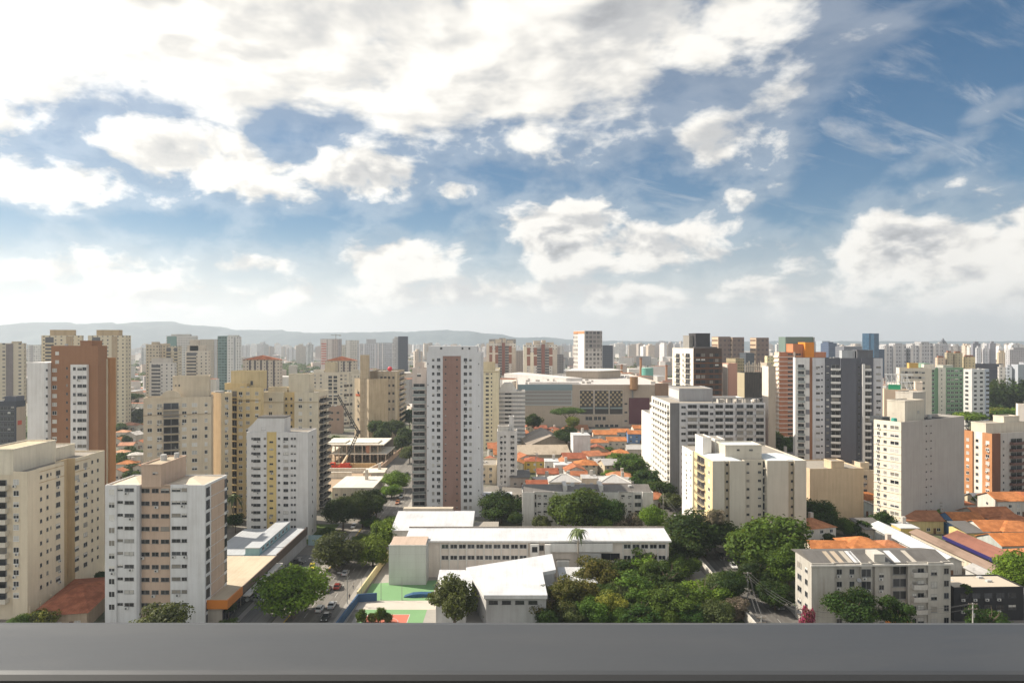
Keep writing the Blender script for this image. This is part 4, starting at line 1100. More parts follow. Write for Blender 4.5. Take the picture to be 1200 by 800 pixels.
# the cluster left of centre
tower('tan tower at the left end of the hazy tower cluster', 186, 640, 90, 171, 190, 403.5, (.55, .46, .36), crown=[(177, 184, 401)])
tower('beige tower with a dark balcony column second in the hazy tower cluster', 209, 650, 90, 183, 213, 405.5, (.62, .54, .42), crown=[(186, 196, 403)], balc=[('L', 200, 195), ('L', 208, 204)])
tower('pale stepped block standing in front of the hazy tower cluster', 204, 560, 90, 175, 207, 425, (.66, .61, .56), crown=[(177, 200, 420)], balc=[('L', 188, 177.5)], pu=4, wu=.3)
tower('pale tower with green glazed corner at the back of the tower cluster', 229, 820, 90, 195, 232, 393.5, (.56, .55, .52), crown=[(200, 222, 391.8)], strips=[('L', 207, 196, plain('green_glazing', (.14, .24, .22), .2), .5)])
tower('beige tower with grey balcony fronts in the middle of the tower cluster', 244, 600, 90, 217.5, 246.5, 411, (.66, .58, .49), crown=[(222, 232, 398.5), (219, 240, 405)], balc=[('L', 230, 218.5)], pu=4, wu=.3)
tower('plain taupe tower behind the grey balcony tower of the cluster', 250, 760, 90, 234, 255, 397.5, (.48, .43, .36), strips=[('R', 251, 254, GW, .3)], wu=.1)
tower('tower faced in green glass beside a white shaft, right in the cluster', 266, 740, 90, 255, 267.5, 393.5, (.17, .25, .24), win=(.05, .09, .09), wu=.8, wz=.6)
tower('white tower with grey bays at the right end of the tower cluster', 280, 735, 90, 266.2, 283, 394.5, (.66, .66, .64), crown=[(267, 278, 393)], strips=[('L', 276, 274, (.40, .42, .44), .3)], wz=.55, wu=.3)
tower('broad tan block with a clay roof, left one of the clay-roofed pair', 328, 600, 90, 284.5, 331, 421.5, (.58, .49, .40), roofcol=(.40, .15, .08), strips=[('L', p, p - 2.2, (.14, .12, .12), .15) for p in (322, 314, 307, 300, 294)], wu=.35)
tower('broad tan block with a clay roof, right one of the clay-roofed pair', 417, 640, 90, 381.5, 419, 422.5, (.56, .49, .40), roofcol=(.40, .15, .08), strips=[('L', p, p - 2.2, (.15, .13, .13), .15) for p in (411, 404, 397, 390)], wu=.35)
b = tower('pink and white tower under construction with a crane on its roof', 399, 1000, 90, 375.5, 400.5, 397, (.46, .40, .37), strips=[('L', 383, 376, (.66, .60, .56), .4), ('L', 389, 384, (.62, .58, .55), .5)], col2=(.33, .31, .32), wu=.4)
for i in range(9):
    z = b.H - 8 - i * 3.6; b.strip('L', 382.6, 376.6, z, z + 1.6, .6, (wallmat((.55, .18, .15))), 'red_band')
t = thing('tower_crane', 'tower crane on the roof of the pink and white tower', 'crane', (atx(393.5, 1006), 1006, b.H - .7))
mb = MB(); mb.tube((0, 0, 0), (0, 0, 8), .5, .5, 6); mb.build('mast', [STEEL], t)
mb = MB(); mb.box(-7, 8, -.35, .35, 6, 6.8); mb.build('jib', [STEEL], t)
mb = MB(); mb.box(4.5, 7.5, -.6, .6, 5.0, 6); mb.build('counterweight', [CONC and plain('concrete', (.4, .39, .37))], t)
for px0, px1, y, dd, cc, lab, kw in (
        (399, 405.5, 404, 1150, (.58, .53, .45), 'slim beige slab right of the pink and white tower', {}),
        (405, 420, 398.5, 1100, (.60, .57, .52), 'pale beige tower with a lighter left edge behind the concrete shaft', dict(strips=[('L', 410, 406, (.70, .68, .64), .5)])),
        (419, 441, 402.5, 1080, (.56, .57, .59), 'pale grey tower with white ribs, left of the two ribbed towers', dict(strips=[('L', p, p - 1.4, (.72, .72, .72), .6) for p in (440.8, 427, 422)], crown=[(429, 440, 397.5)])),
        (440.5, 461.5, 401.5, 1060, (.50, .52, .55), 'grey tower with white ribs, right of the two ribbed towers', dict(strips=[('L', p, p - 1.6, (.74, .74, .74), .6) for p in (444, 449, 461)])),
        (460, 466.5, 397, 1040, (.66, .65, .63), 'narrow white tower pressed against the dark glass tower', dict(crown=[(462, 466, 394.8)])),
        (466.5, 477.5, 394, 1030, (.075, .085, .11), 'dark blue-black glass tower right of the ribbed towers', dict(win=(.04, .05, .07), wu=.8))):
    tower(lab, px1, dd, 90, px0, px1 + .8, y, cc, **kw)
# cream balcony block behind the concrete shaft, and the stripped concrete blocks
b = B('apartment_block', 'cream block with brown balcony columns left of the concrete shaft', 409, 560, 90, 366, 412, 436, wall=(.64, .58, .48))
b.body(); b.win('L', [(387, 3.0), (393, 3.0)], b.H - 3, 13, 3.0, 2.0, mix='dk', frame='dark'); b.win('L', [(369, 1.6), (376, 1.6), (400, 1.8), (405, 1.8)], b.H - 2, 13, 3.0, 1.4, mix='half')
b.block(2, 12, b.u('L', 392), b.u('L', 380), b.H - 1, EYE - 25 / F * 560, wallmat((.58, .50, .36))); b.block(2, 12, b.u('L', 379), b.u('L', 366.5), b.H - 1, b.H + 1.5, wallmat((.66, .62, .54))); b.done()
b = B('factory_building', 'plain taupe low hall with a flat roof under the cream balcony block', 402, 520, 90, 384, 403, 476, cat='hall', wall=(.36, .27, .22)); b.body(); b.win('L', [(396, 2), (389, 2)], b.H - 4, 2, 5, 1.6, mix='dk'); b.done()
cc = (.50, .42, .31)
b = B('concrete_building', 'unfinished raw concrete block left of the tall concrete shaft', 415.5, 470, 12, 402.5, 432, 443, cat='concrete building', wall=cc, dirt=.35)
b.body(segL=[(None, 0, 1)], mats=[b.wall, wallmat((.60, .52, .38), .3)]); b.win('L', [(404.5, 2.0), (407.5, 1.8), (411.5, 2)], b.H - 4, 5, 6.4, 1.7, mix='dk'); b.win('R', [(420, 2.2)], b.H - 9, 3, 9, 1.6, mix='dk')  # left face in a paler copy of the concrete, painted as sunlit
b.strip('R', 417, 425, b.H - 12, b.H - 10.6, .2, wallmat((.45, .12, .06)), 'red_band'); b.done()
b = B('concrete_shaft', 'tall slender raw concrete stair shaft', 432, 462, 90, 422, 433, 416, cat='tower', wall=cc, dirt=.3)
b.body(); b.bands('L', 3, 16, 3.2, .18, .06, wallmat((.36, .30, .22)), name='pour_joint'); b.done()
b = B('concrete_building', 'unfinished raw concrete block with small square holes right of the tall shaft', 465.5, 470, 90, 432.5, 474, 435, cat='concrete building', wall=(.46, .39, .30), dirt=.35)
b.body(segL=[(442.5, 0, 0), (None, -2, 1)], mats=[b.wall, wallmat((.34, .28, .21), .3)])
b.win('L', [(447, 1.6), (451.5, 1.7), (456, 1.6), (461, 1.5)], b.H - 3.5, 5, 5.4, 1.6, mix='dk', frame='dark', skip=.12); b.win('L', [(438, 5)], b.H - 14, 2, 13, 3.0, out=-2, mix='dk', frame='dark')
b.strip('L', 465.4, 463, 0, b.H - .5, .4, wallmat((.56, .48, .36)), 'pilaster')
b.balc('R', 467.5, 473.8, b.H - 4, 10, 3.6, 1.6, wall=(.50, .43, .34))
mb = MB(); q = b.u('L', 456.5)
for k in range(6):
    a0, a1 = -pi / 2 + pi * k / 6, -pi / 2 + pi * (k + 1) / 6
    mb.tube((1.5, q, b.H + 1.6 + 1.7 * sin(a0)), (1.5, q, b.H + 1.6 + 1.7 * sin(a1)), max(.05, 1.7 * cos(a0)), max(.05, 1.7 * cos(a1)), 16)
b.done()
o = mb.build('roof_balloon', [plain('red_vinyl', (.60, .03, .05), .5)]); o.matrix_world = b.root.matrix_basis.copy(); tag(o, 'round red balloon on the raw concrete block roof', 'balloon')
for (p0, p1, y, dd, lab, cw) in ((435, 442, 436, 520, 'low cream rooftop block just right of the shaft', (.62, .55, .42)), (409, 422, 438, 600, 'cream gabled block between the cream balcony block and the shaft', (.66, .60, .50))):
    tower(lab, p1, dd, 90, p0, p1 + 1.5, y, cw, crown=[(p0 + 2, p1 - 2, y - 4)], wu=.3)
# twin brown and white towers, hotel slab, dark glass tower
for p0, p1, y, dd, lab, lc in ((570, 604.5, 402, 740, 'brown and white tower with balconies, left of the twins above the mall', (.70, .62, .52)), (613.5, 653, 404, 720, 'brown and white tower with yellowish left bay, right of the twins above the mall', (.74, .68, .54))):
    w = p1 - p0
    b = tower(lab, p0 if p0 > 600 else p1, dd, 0 if p0 > 600 else 90, p0 if p0 < 600 else None, p1 if p0 > 600 else p1 + .6, y, (.64, .60, .54), bl=22 if p0 > 600 else None, wu=.3, group='twin brown and white towers')
    f = 'R' if p0 > 600 else 'L'
    X = lambda t: p0 + w * t
    pr = lambda a_, b_, *r: b.strip(f, *( (X(a_), X(b_)) if f == 'R' else (X(b_), X(a_))), *r)
    pr(.53, .63, .1, b.H + .5, 1.3, wallmat(RB), 'brown_spine')
    pr(.0, .1, .1, b.H - 2, .8, wallmat(lc), 'side_bay'); pr(.2, .3, .1, b.H - 8, .9, wallmat(lc), 'side_bay'); pr(.86, 1.0, .1, b.H - 5, .6, wallmat((.52, .47, .40)), 'side_bay')
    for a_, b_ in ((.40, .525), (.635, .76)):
        u0, u1 = sorted((b.u(f, X(a_)), b.u(f, X(b_)))); pr(a_, b_, .1, b.H - 3, .1, plain('balcony_shade', (.10, .10, .11), .5), 'balcony_shade_strip')  # dark strip stands for the shade between the balconies
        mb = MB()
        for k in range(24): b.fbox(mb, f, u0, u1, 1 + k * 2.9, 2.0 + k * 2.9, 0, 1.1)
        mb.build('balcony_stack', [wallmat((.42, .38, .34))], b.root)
    for a_, b_ in ((.1, .2), (.3, .4), (.76, .86)): pr(a_, b_, b.H - 22, b.H - 3, .35, wallmat((.30, .15, .11)), 'brown_panel'); pr(a_, b_, b.H - 12, b.H - 10.5, .5, wallmat((.74, .68, .58)), 'white_band')
    for a_, b_, h in ((.08, .25, 1.8), (.3, .5, 4), (.55, .66, 4.6), (.7, .9, 2.4)):
        u0, u1 = sorted((b.u(f, X(a_)), b.u(f, X(b_))))
        if f == 'R': b.block(u0, u1, 2, 14, b.H - .7, b.H + h, wallmat((.62, .54, .44)), 'roof_box')
        else: b.block(2, 14, u0, u1, b.H - .7, b.H + h, wallmat((.62, .54, .44)), 'roof_box')
tower('taupe slab tower between the twin brown and white towers', 613, 900, 90, 604, 613.8, 411, (.42, .37, .32), wu=.2)
tower('dark grey slab tower close behind the right twin tower', 652, 830, 0, None, 660.5, 415.5, (.22, .21, .21), bl=20, wu=.5, win=(.08, .08, .09))
tower('grey brown tower right above the left twin tower', 604.6, 860, 90, 573, 605, 397.2, (.34, .32, .30), wu=.5, crown=[(585, 592, 396.4)])
b = tower('broad dark-gridded tower with a blank white side slab behind the mall', 685.5, 880, 14, 672, 705.5, 387.5, (.56, .52, .48), pu=5.2, pz=5.6, wu=.6, wz=.6, win=(.06, .055, .05), bl=None)
b.strip('L', 677.8, 685.3, 12, b.H - 4, .8, wallmat((.80, .78, .74)), 'white_slab')
b.strip('R', 685.7, 705, b.H - 23, b.H - .5, .5, gridmat((.30, .27, .25), (.05, .05, .06), 5.2, 5.6, .72, .62), 'dark_upper_grid'); b.strip('R', 705, 705.5, 1, b.H - .6, .8, wallmat((.62, .58, .54)), 'pilaster')
b.strip('L', 672.5, 677.5, b.H - 3.6, b.H - .5, .6, wallmat((.52, .26, .14)), 'brown_band'); b.strip('L', 677.8, 685, b.H - 3.6, b.H - .5, .6, wallmat((.55, .28, .16)), 'brown_band')
mb = MB(); mb.tube((b.u('R', 687) - 4, -4, 0), (b.u('R', 687) - 4, -4, 22), 6, 6, 18); mb.build('round_stair', [wallmat((.58, .50, .42))], b.root)
b = tower('dark slate glass tower with a white edge, right of the gridded tower', 706, 960, 0, None, 719.5, 404.5, (.10, .115, .14), bl=25, win=(.06, .07, .09), wu=.8)
b.strip('R', 718.2, 719.6, 1, b.H, .8, wallmat((.70, .70, .70)), 'white_edge')
# right, mid-distance
for p0, p1, pm, y, lab in ((850, 872, 858.5, 395, 'tan and brown tower with layered top, second of the row of three'), (834, 856, 842, 394.3, 'tan and brown tower half hidden by the black-topped tower'), (879, 901, 886.5, 395.5, 'tan and brown tower at the right end of the row of three')):
    tower(lab, pm, 900, 10, p0, p1, y, (.17, .115, .09), strips=[('L', p0 + .3, pm - .2, gridmat((.56, .42, .29), (.16, .10, .07), 30, 6.2, .9, .35), .3)], crown=[(pm + 5, p1 - 2, y + .3)], group='three tan and brown towers', pu=6, pz=6.2, wu=.5, win=(.06, .05, .05), bl=None)
tower('olive block with ribbed glazing under the row of three tan towers', 862, 640, 6, 851, 872, 420, (.34, .28, .17), win=(.09, .08, .06), wu=.6, pu=2.2)
tower('dark glass block between the two right tan and brown towers', 874, 860, 6, None, 884, 413.5, (.06, .07, .08), bl=18, win=(.04, .05, .06), wu=.8)
tower('small pale yellow block left of the salmon brick tower', 899, 600, 8, 896, 912, 417, (.70, .60, .36), wu=.3)
b = tower('salmon pink rounded block with a bright left face', 853.5, 400, 20, 846.5, 864, 425.5, (.56, .32, .25), wu=.0, strips=[('L', 847.5, 853, (.78, .70, .62), .4)])  # pale strip paints the sunlight on the left face
b = tower('dark ribbed block with an olive left face behind the grey slab', 873, 430, 8, 863, 893, 436, (.065, .06, .055), wu=.35, pu=1.6, wz=.95, win=(.10, .095, .085), strips=[('L', 863.3, 872.7, gridmat((.44, .38, .26), (.34, .29, .19), 1.6, 40, .4, .99), .2)])
mb = MB()
for i in range(9): mb.box(.4 + i * (b.a - 1) / 8, .65 + i * (b.a - 1) / 8, .5, .8, b.H - .6, b.H + 5 + (i % 3))
mb.box(.4, b.a - .4, .45, .85, b.H + 3.4, b.H + 3.8); mb.build('roof_frame', [plain('beige_steel', (.55, .48, .38), .6)], b.root)
b = tower('dark red roofed low block right of the grey slab penthouse', 865, 380, 4, 862, 896, 478, (.28, .13, .10), wu=.3)
tower('blue mirrored glass tower on the right skyline', 1018.5, 1000, 30, 1010.5, 1030, 390.5, (.05, .12, .20), win=(.02, .06, .11), wu=.85, wz=.7, strips=[('R', 1020, 1024, plain('mirror_blue', (.03, .16, .30), .1, 0, .8), .5)])
tower('low dark blue glass block right of the blue mirrored tower', 1030, 1050, 8, None, 1036.5, 409, (.05, .08, .13), bl=20, win=(.03, .05, .08), wu=.8)
tower('navy glass tower right of the green-topped salmon tower', 971, 1200, 6, None, 980.5, 402, (.07, .10, .17), bl=25, win=(.04, .06, .1), wu=.8, crown=[(972, 978, 400.8)])
tower('hazy pale blue tower behind the green roof box', 963.5, 1500, 6, None, 972.5, 399.5, (.36, .42, .48), bl=25)
tower('low slate office block left of the blue mirrored tower', 989, 1100, 5, None, 1010, 406, (.17, .18, .21), bl=25, wz=.5, wu=.9)
for p0, p1, y, lab in ((1036, 1046, 405, 'left end'), (1046.5, 1062, 403.8, 'second'), (1067, 1077, 404.5, 'third'), (1077, 1093.5, 402.2, 'tallest'), (1093.5, 1105, 404.5, 'right end')):
    tower('pale grey tower with white ribs, %s of the five in a row' % lab, p0, 1080, 5, None, p1, y, (.46, .46, .47), bl=22, wu=.5, pz=5.8, pu=4.5, strips=[('R', p0, p0 + 3, (.66, .64, .62), .5), ('R', p1 - 5, p1 - 3.6, (.64, .64, .64), .5)], crown=[(p0 + 4, p1 - 3, y - 1.5)], group='five grey ribbed towers')
t = thing('radio_mast', 'dark lattice mast on the right skyline above the grey ribbed towers', 'mast', (atx(1105, 1400), 1400, 0))
mb = MB(); mb.tube((0, 0, 0), (0, 0, EYE + 3), 4.5, 3.2, 6); mb.tube((0, 0, EYE + 3), (0, 0, EYE - (396 - 400) / F * 1400), 3.2, .5, 6); mb.build('lattice', [plain('mast_grey', (.12, .13, .15), .7)], t)
mb = MB(); mb.tube((0, 0, EYE - 2), (0, 0, EYE + 1), 5, 5, 8); mb.build('platform', [plain('mast_grey', (.12, .13, .15), .7)], t)
for p0, p1, y, lab, cc in ((1096, 1108, 419, 'low tan tower with brown cap, left of the tan group', (.56, .44, .33)), (1107, 1117, 413, 'olive tan tower, second of the tan group', (.40, .35, .24)), (1116, 1128, 413.5, 'olive tan tower, third of the tan group', (.44, .39, .26)), (1128, 1143, 418, 'yellow tan tower with a blank face, right of the tan group', (.60, .50, .30))):
    tower(lab, p0 + 2.5, 700, 16, p0, p1, y, cc, wu=.25, crown=[(p0 + 4, p1 - 2, y - 1.6)], crowncol=(.30, .16, .11))
for p0, p1, y, dd, cc, lab in ((1138, 1149, 402.5, 1300, (.26, .26, .30), 'dark grey tower behind the stadium roof'), (1143, 1150, 407.5, 1250, (.55, .56, .58), 'left white fin tower behind the stadium roof'), (1151, 1158.5, 407.5, 1250, (.58, .58, .60), 'right white fin tower behind the stadium roof'), (1158.5, 1167, 402, 1250, (.30, .30, .33), 'dark ribbed tower at the right of the stadium roof'),
                              (1178, 1204, 409.5, 900, (.44, .44, .45), 'broad grey office tower at the right edge'), (1168, 1179, 413, 1000, (.60, .50, .36), 'beige tower left of the broad grey office tower'), (1169, 1178, 430, 560, (.50, .47, .44), 'slim taupe tower above the park trees'), (1177.5, 1186, 430, 555, (.56, .58, .62), 'slim white-blue tower above the park trees'), (1185, 1225, 427, 550, (.42, .44, .48), 'blank grey-blue slab at the right edge above the park')):
    tower(lab, p0 + (p1 - p0) * .2, dd, 14, p0, p1, y, cc, wu=.0 if 'blank' in lab else .4, crown=[(p0 + (p1 - p0) * .4, p1 - 2, y - 2)])
t = B('stadium', 'dark low stadium roof behind the tan towers on the right', 1143, 760, 10, 1141, 1176, 426, cat='stadium', wall=(.05, .055, .07)); t.body(); t.bands('R', t.H - 6, 3, 2, .5, .3, wallmat((.15, .15, .17)))
b = B('apartment_tower', 'pale green tower with a white bay above the park trees', 1084, 470, 10, 1080, 1129, 431, wall=(.21, .33, .22))
b.body(segR=[(1099, 0, 0), (1108, .3, 1), (None, 0, 0)], segL=[(None, 0, 1)], mats=[b.wall, wallmat((.74, .71, .64))])
b.win('R', [(1087.5, 2.6), (1093, 2.4), (1111.5, 2.4), (1116, 2.4), (1121, 2.6), (1126, 2.2)], b.H - 1.5, 13, 3.0, 1.5, mix='dk', frame='white'); b.win('R', [(1103.5, .8)], b.H - 1.5, 13, 3.0, .9, out=.3)
b.block(b.u('R', 1086), b.u('R', 1092), 2, 8, b.H - .9, b.H + 2.8, wallmat((.26, .40, .31))); b.block(b.u('R', 1108), b.u('R', 1120), 2, 8, b.H - .9, b.H + 1.4, wallmat((.5, .5, .45)), name='roof_box'); b.done()
b = B('apartment_tower', 'bright white tower with grid of windows right of the pale green tower', 1139, 455, 14, 1129, 1160.5, 432.5, wall=(.74, .73, .73))
b.body(segR=[(1154, 0, 0), (None, -.8, 1)], segL=[(None, 0, 2)], mats=[b.wall, wallmat((.54, .58, .66)), wallmat((.60, .59, .58))])
b.win('R', [(1143, 2.2), (1150, 2.4)], b.H - 2, 13, 2.95, 1.3, mix='dk'); b.win('R', [(1157.3, 2.6)], b.H - 2, 13, 2.95, 1.3, out=-.8, mix='dk'); b.win('L', [(1133, 2.4)], b.H - 2, 13, 2.95, 1.3, mix='dk')
b.done()
# peach building complex with white roof frames behind the beige block
b = B('commercial_building', 'peach blank-walled building with white steel roof frames and a green sign', 1036, 330, 14, 1034, 1075, 456, cat='building', wall=(.74, .60, .46))
b.body(); b.strip('R', 1050.5, 1052, 2, b.H - .6, .3, wallmat((.40, .15, .07)), 'rust_strip')
mb = MB()
for i in range(5):
    x = 1 + i * 2.2; mb.box(x, x + .3, 3, 3.3, b.H - .6, b.H + 7.5); mb.tube((x, 3.15, b.H + 7.3), (x + 2.2, 3.15, b.H + .5), .16, .16, 6)
mb.box(.6, 12.5, 2.95, 3.35, b.H + 6.9, b.H + 7.4); mb.box(.6, 12.5, 2.95, 3.35, b.H + 3.4, b.H + 3.7); mb.build('roof_frame', [WFRAME], b.root)
mb = MB(); mb.box(b.u('R', 1041), b.u('R', 1055.5), .3, .5, b.H - .3, b.H + 2.4); mb.build('green_panel', [plain('green_sign', (.04, .40, .20), .5)], b.root)
b.block(14, 17, 8, 14, b.H - .9, b.H + 3.2, wallmat((.74, .66, .56)), name='roof_box'); b.done()
b = B('commercial_building', 'stepped white building with an orange-topped roof box behind the peach walls', 1054, 420, 14, 1050, 1092, 431, cat='building', wall=(.72, .66, .56))
b.body(); b.win('R', [(1058 + 4 * k, 1.6) for k in range(7)], b.H - 2, 4, 3.2, 1.2, mix='half'); b.block(6, 11, 3, 9, b.H - .9, b.H + 2.6, wallmat((.58, .40, .16))); b.block(14, 20, 3, 9, b.H - .9, b.H + 1.8, wallmat((.74, .70, .62)), name='roof_box'); b.done()

# dark office block and ramp, far left
b = B('office_block', 'dark glazed office block with a beige side at the left picture edge', 19, 400, 90, -26, 30, 470, cat='office block', wall=(.055, .06, .075))
b.body(mats=[b.wall]); b.win('L', [(-2 + 4.2 * k, 1.7) for k in range(5)], b.H - 3, 8, 3.2, 2.2, mix='dk', frame='alu'); b.strip('R', 19.2, 29.5, .1, b.H - 3.5, .3, wallmat((.46, .38, .30)), 'beige_side'); b.strip('R', 20, 24.5, b.H - 14, b.H - 11.5, .5, wallmat((.50, .10, .06)), 'red_band')
b.block(1, 8, b.u('L', 17), b.u('L', 4), b.H - .9, b.H + 2.4, wallmat((.10, .11, .14)), name='roof_box'); b.done()

# ------------------------------------------------------------------ the skyline: single far blocks
r = random.Random(21)
SKYC = [(.66, .63, .58), (.60, .60, .60), (.70, .68, .66), (.52, .46, .40), (.62, .52, .42), (.46, .46, .48), (.74, .72, .70), (.40, .34, .30)]
ZONES = [(-60, 180, 'below the left hill', 2300, 4300, 18, 403.5), (160, 375, 'between the tower cluster and the pink crane tower', 1300, 4200, 48, 402), (405, 500, 'behind the ribbed towers', 1700, 4000, 14, 402), (478, 572, 'left of the twin brown towers', 1300, 4200, 32, 403), (604, 675, 'between the twin towers and the gridded tower', 1500, 4200, 16, 404),
         (715, 790, 'above the green tanks', 1500, 4400, 44, 402), (760, 850, 'behind the black-topped tower', 1800, 4000, 16, 400.5), (885, 1010, 'behind the salmon tower', 1500, 4200, 26, 403), (1030, 1110, 'behind the five ribbed towers', 1800, 4200, 22, 403.5), (1100, 1250, 'at the right end', 1300, 4000, 46, 402.5)]
for p0, p1, zl, d0, d1, n, ytop in ZONES:
    for i in range(n):
        px = p0 + (p1 - p0) * (i + r.random()) / n; dd = r.uniform(d0, d1); y = ytop + abs(r.gauss(0, 3.2)) + (0 if r.random() < .75 else 3)
        H = EYE - (y - 400) / F * dd
        if H < 18: H = r.uniform(20, 40)
        w, dp = r.choice([r.uniform(9, 16), r.uniform(14, 24), r.uniform(22, 44)]), r.uniform(12, 26)
        o = thing('skyline_block', 'small hazy block on the far skyline ' + zl, 'apartment block', (atx(px, dd), dd, 0), r.uniform(-.5, .5), 'far skyline blocks ' + zl)
        c = r.choice(SKYC); m = gridmat(c, (.16, .16, .17), 3.4, 3.0, .5, .42, r.choice([None, (.35, .34, .33)]))
        mb = MB(); mb.box(-w / 2, w / 2, -dp / 2, dp / 2, 0, H); mb.box(-w / 2 + 1, w / 2 - 1, -dp / 2 - .8, -dp / 2, 0, H - r.uniform(2, 8)); mb.box(-w * .25, w * .2, -dp * .3, dp * .3, H, H + r.uniform(2, 6))
        if r.random() < .35:
            q = r.uniform(-w * .2, w * .15); mb.box(q, q + .5, -.3, .2, H, H + r.uniform(7, 14))
        if r.random() < .4: mb.box(-w * .45, -w * .28, 0, dp * .3, H, H + r.uniform(1.5, 4))
        mb.build('walls', [m], o)
# the sprawl between: thousands of low roofs, one mass
mb = MB()
cols = [wallmat((.52, .46, .40)), wallmat((.62, .60, .56)), tilemat((.40, .17, .09)), tilemat((.33, .15, .09)), wallmat((.36, .35, .34)), wallmat((.72, .69, .65)), plain('metal_roof', (.42, .43, .44), .6)]
for i in range(9000):
    y = 640 * (10.0 ** r.uniform(0, .85)); x = r.uniform(-.92, .92) * y
    if y < 1500 and (-.52 * y < x < -.17 * y) and r.random() < .7: continue
    s = r.uniform(8, 22) * (1 + y / 5000); h = r.choice([4, 6, 7, 9, 12]) if r.random() < .88 else r.uniform(15, 34)
    a = r.uniform(0, pi / 2); M = Matrix.Translation((x, y, 0)) @ Matrix.Rotation(a, 4, 'Z')
    n = len(mb.v); hw, hd = s / 2, s * r.uniform(.3, .7)
    wm = r.choice([0, 1, 1, 5, 4]); rm = r.choice([2, 2, 3, 3, 4, 6, 5, 1])
    mb.box(-hw, hw, -hd, hd, 0, h, wm, M)
    if h < 12 and r.random() < .6:
        p = [M @ Vector(q) for q in ((-hw - .4, -hd - .4, h), (hw + .4, -hd - .4, h), (hw + .4, hd + .4, h), (-hw - .4, hd + .4, h), (-hw, 0, h + 2.4), (hw, 0, h + 2.4))]
        mb.poly((p[0], p[1], p[5], p[4]), rm); mb.poly((p[2], p[3], p[4], p[5]), rm)
    else:
        mb.poly([tuple(M @ Vector(q)) for q in ((-hw + .3, -hd + .3, h + .15), (hw - .3, -hd + .3, h + .15), (hw - .3, hd - .3, h + .15), (-hw + .3, hd - .3, h + .15))], rm)
o = mb.build('distant_rooftops', cols); tag(o, 'sprawl of low distant rooftops filling the plain', 'rooftops', kind='stuff')
# ================================================================== ground, roads, hills, haze
def groundmat():
    m, N, b = principled('ground_mixed', .95, 0, .1)
    g = N.new('ShaderNodeNewGeometry').outputs['Position']
    a = N.noise(g, .018, 5, .6); c = N.noise(g, .11, 5, .65); f = N.noise(g, 1.1, 4, .6)
    col = N.mix(N.ramp(a, .42, .60), (.20, .185, .165), (.065, .085, .035))
    col = N.mix(N.m('MULTIPLY', N.ramp(c, .5, .68), .8), col, (.30, .27, .235))
    col = N.mix(N.m('MULTIPLY', f, .4), col, (.10, .09, .08))
    N.put(b.inputs['Base Color'], col); return m


def asphaltmat(name='asphalt', c=(.115, .107, .096)):
    m, N, b = principled(name, .9, 0, .25)
    g = N.new('ShaderNodeNewGeometry').outputs['Position']
    lanes = N.noise(N.vm('MULTIPLY', g, (1.1, .02, 1)), 1.0, 4, .6); pa = N.noise(g, .16, 5, .7); fi = N.noise(g, 2.2, 3, .6)
    col = N.mix(N.ramp(lanes, .35, .7), c, tuple(q * 1.7 for q in c))
    col = N.mix(N.m('MULTIPLY', N.ramp(pa, .52, .66), .7), col, tuple(q * .55 for q in c))
    col = N.mix(N.m('MULTIPLY', fi, .35), col, tuple(q * 1.6 for q in c))
    N.put(b.inputs['Base Color'], col); return m


ASPH = asphaltmat(); CONCP = plain('pavement_concrete', (.34, .32, .29), .9, 0, .2, .55, .35); WPAINT = plain('road_paint', (.50, .49, .46), .8, 0, .2, .7, 1.5)
YPAINT = plain('yellow_kerb_paint', (.60, .42, .06), .7); GRASSM = plain('grass_green', (.075, .11, .03), .95, 0, .1, .6, .4)


def sheet(name, pts, z, mat, thick=None):
    mb = MB()
    if thick: mb.prism(pts, z - thick, z)
    else: mb.poly([(x, y, z) for x, y in pts])
    return structure(mb.build(name, [mat]))


# terrain: one sheet out to the foot of the hills
sheet('ground', [(-6400, -300), (6400, -300), (6400, 6900), (-6400, 6900)], 0.0, groundmat())

# hills: a ridge on the horizon, higher on the left
def hills():
    mb = MB(); r = random.Random(5)
    prof = [(-220, 384), (-120, 381), (-40, 383), (0, 381), (35, 377.5), (70, 379.5), (110, 378.5), (145, 380), (190, 377), (230, 381), (255, 386), (300, 386.5), (330, 388), (380, 390.5), (430, 389), (470, 388.5), (510, 387), (545, 388), (575, 391), (610, 395.5), (640, 395), (670, 397.5), (720, 399.6), (800, 400.2), (900, 400), (1000, 400.2), (1100, 399.8), (1250, 400), (1450, 398)]
    D = 6300.0; px = -220.0; cols = []
    while px <= 1450:
        for (a, ya), (b, yb) in zip(prof, prof[1:]):
            if a <= px <= b: y = ya + (yb - ya) * (1 - cos(pi * (px - a) / (b - a))) / 2
        y += r.gauss(0, .18)
        cols.append((atx(px, D), D + 120 * sin(px * .03), EYE - (y - 400) / F * D)); px += 4
    rows = [(-900, .0), (-650, .22 ), (-420, .50), (-220, .8), (0, 1.0), (300, .9), (520, 0.0)]
    for j, (dy, hf) in enumerate(rows):
        for i, (x, y, h) in enumerate(cols):
            wob = (1 + .18 * sin(i * .37 + j * 1.7) * (hf < .99)) if 0 < hf < 1 else 1
            mb.v.append((x, y + dy + 60 * sin(i * .21 + j), -.5 + (h + .5) * hf * wob if hf else -.5))
    n = len(cols)
    for j in range(len(rows) - 1):
        for i in range(n - 1):
            mb.f.append((j * n + i, j * n + i + 1, (j + 1) * n + i + 1, (j + 1) * n + i)); mb.mi.append(0)
    m, N, b = principled('hazy_forest', .95, 0, .1)
    g = N.new('ShaderNodeNewGeometry').outputs['Position']
    N.put(b.inputs['Base Color'], N.mix(N.ramp(N.noise(g, .006, 6, .65), .4, .65), (.030, .055, .070), (.070, .095, .105)))  # blue of the haze put into the forest colour
    structure(mb.build('hills', [m], smooth=True))
hills()

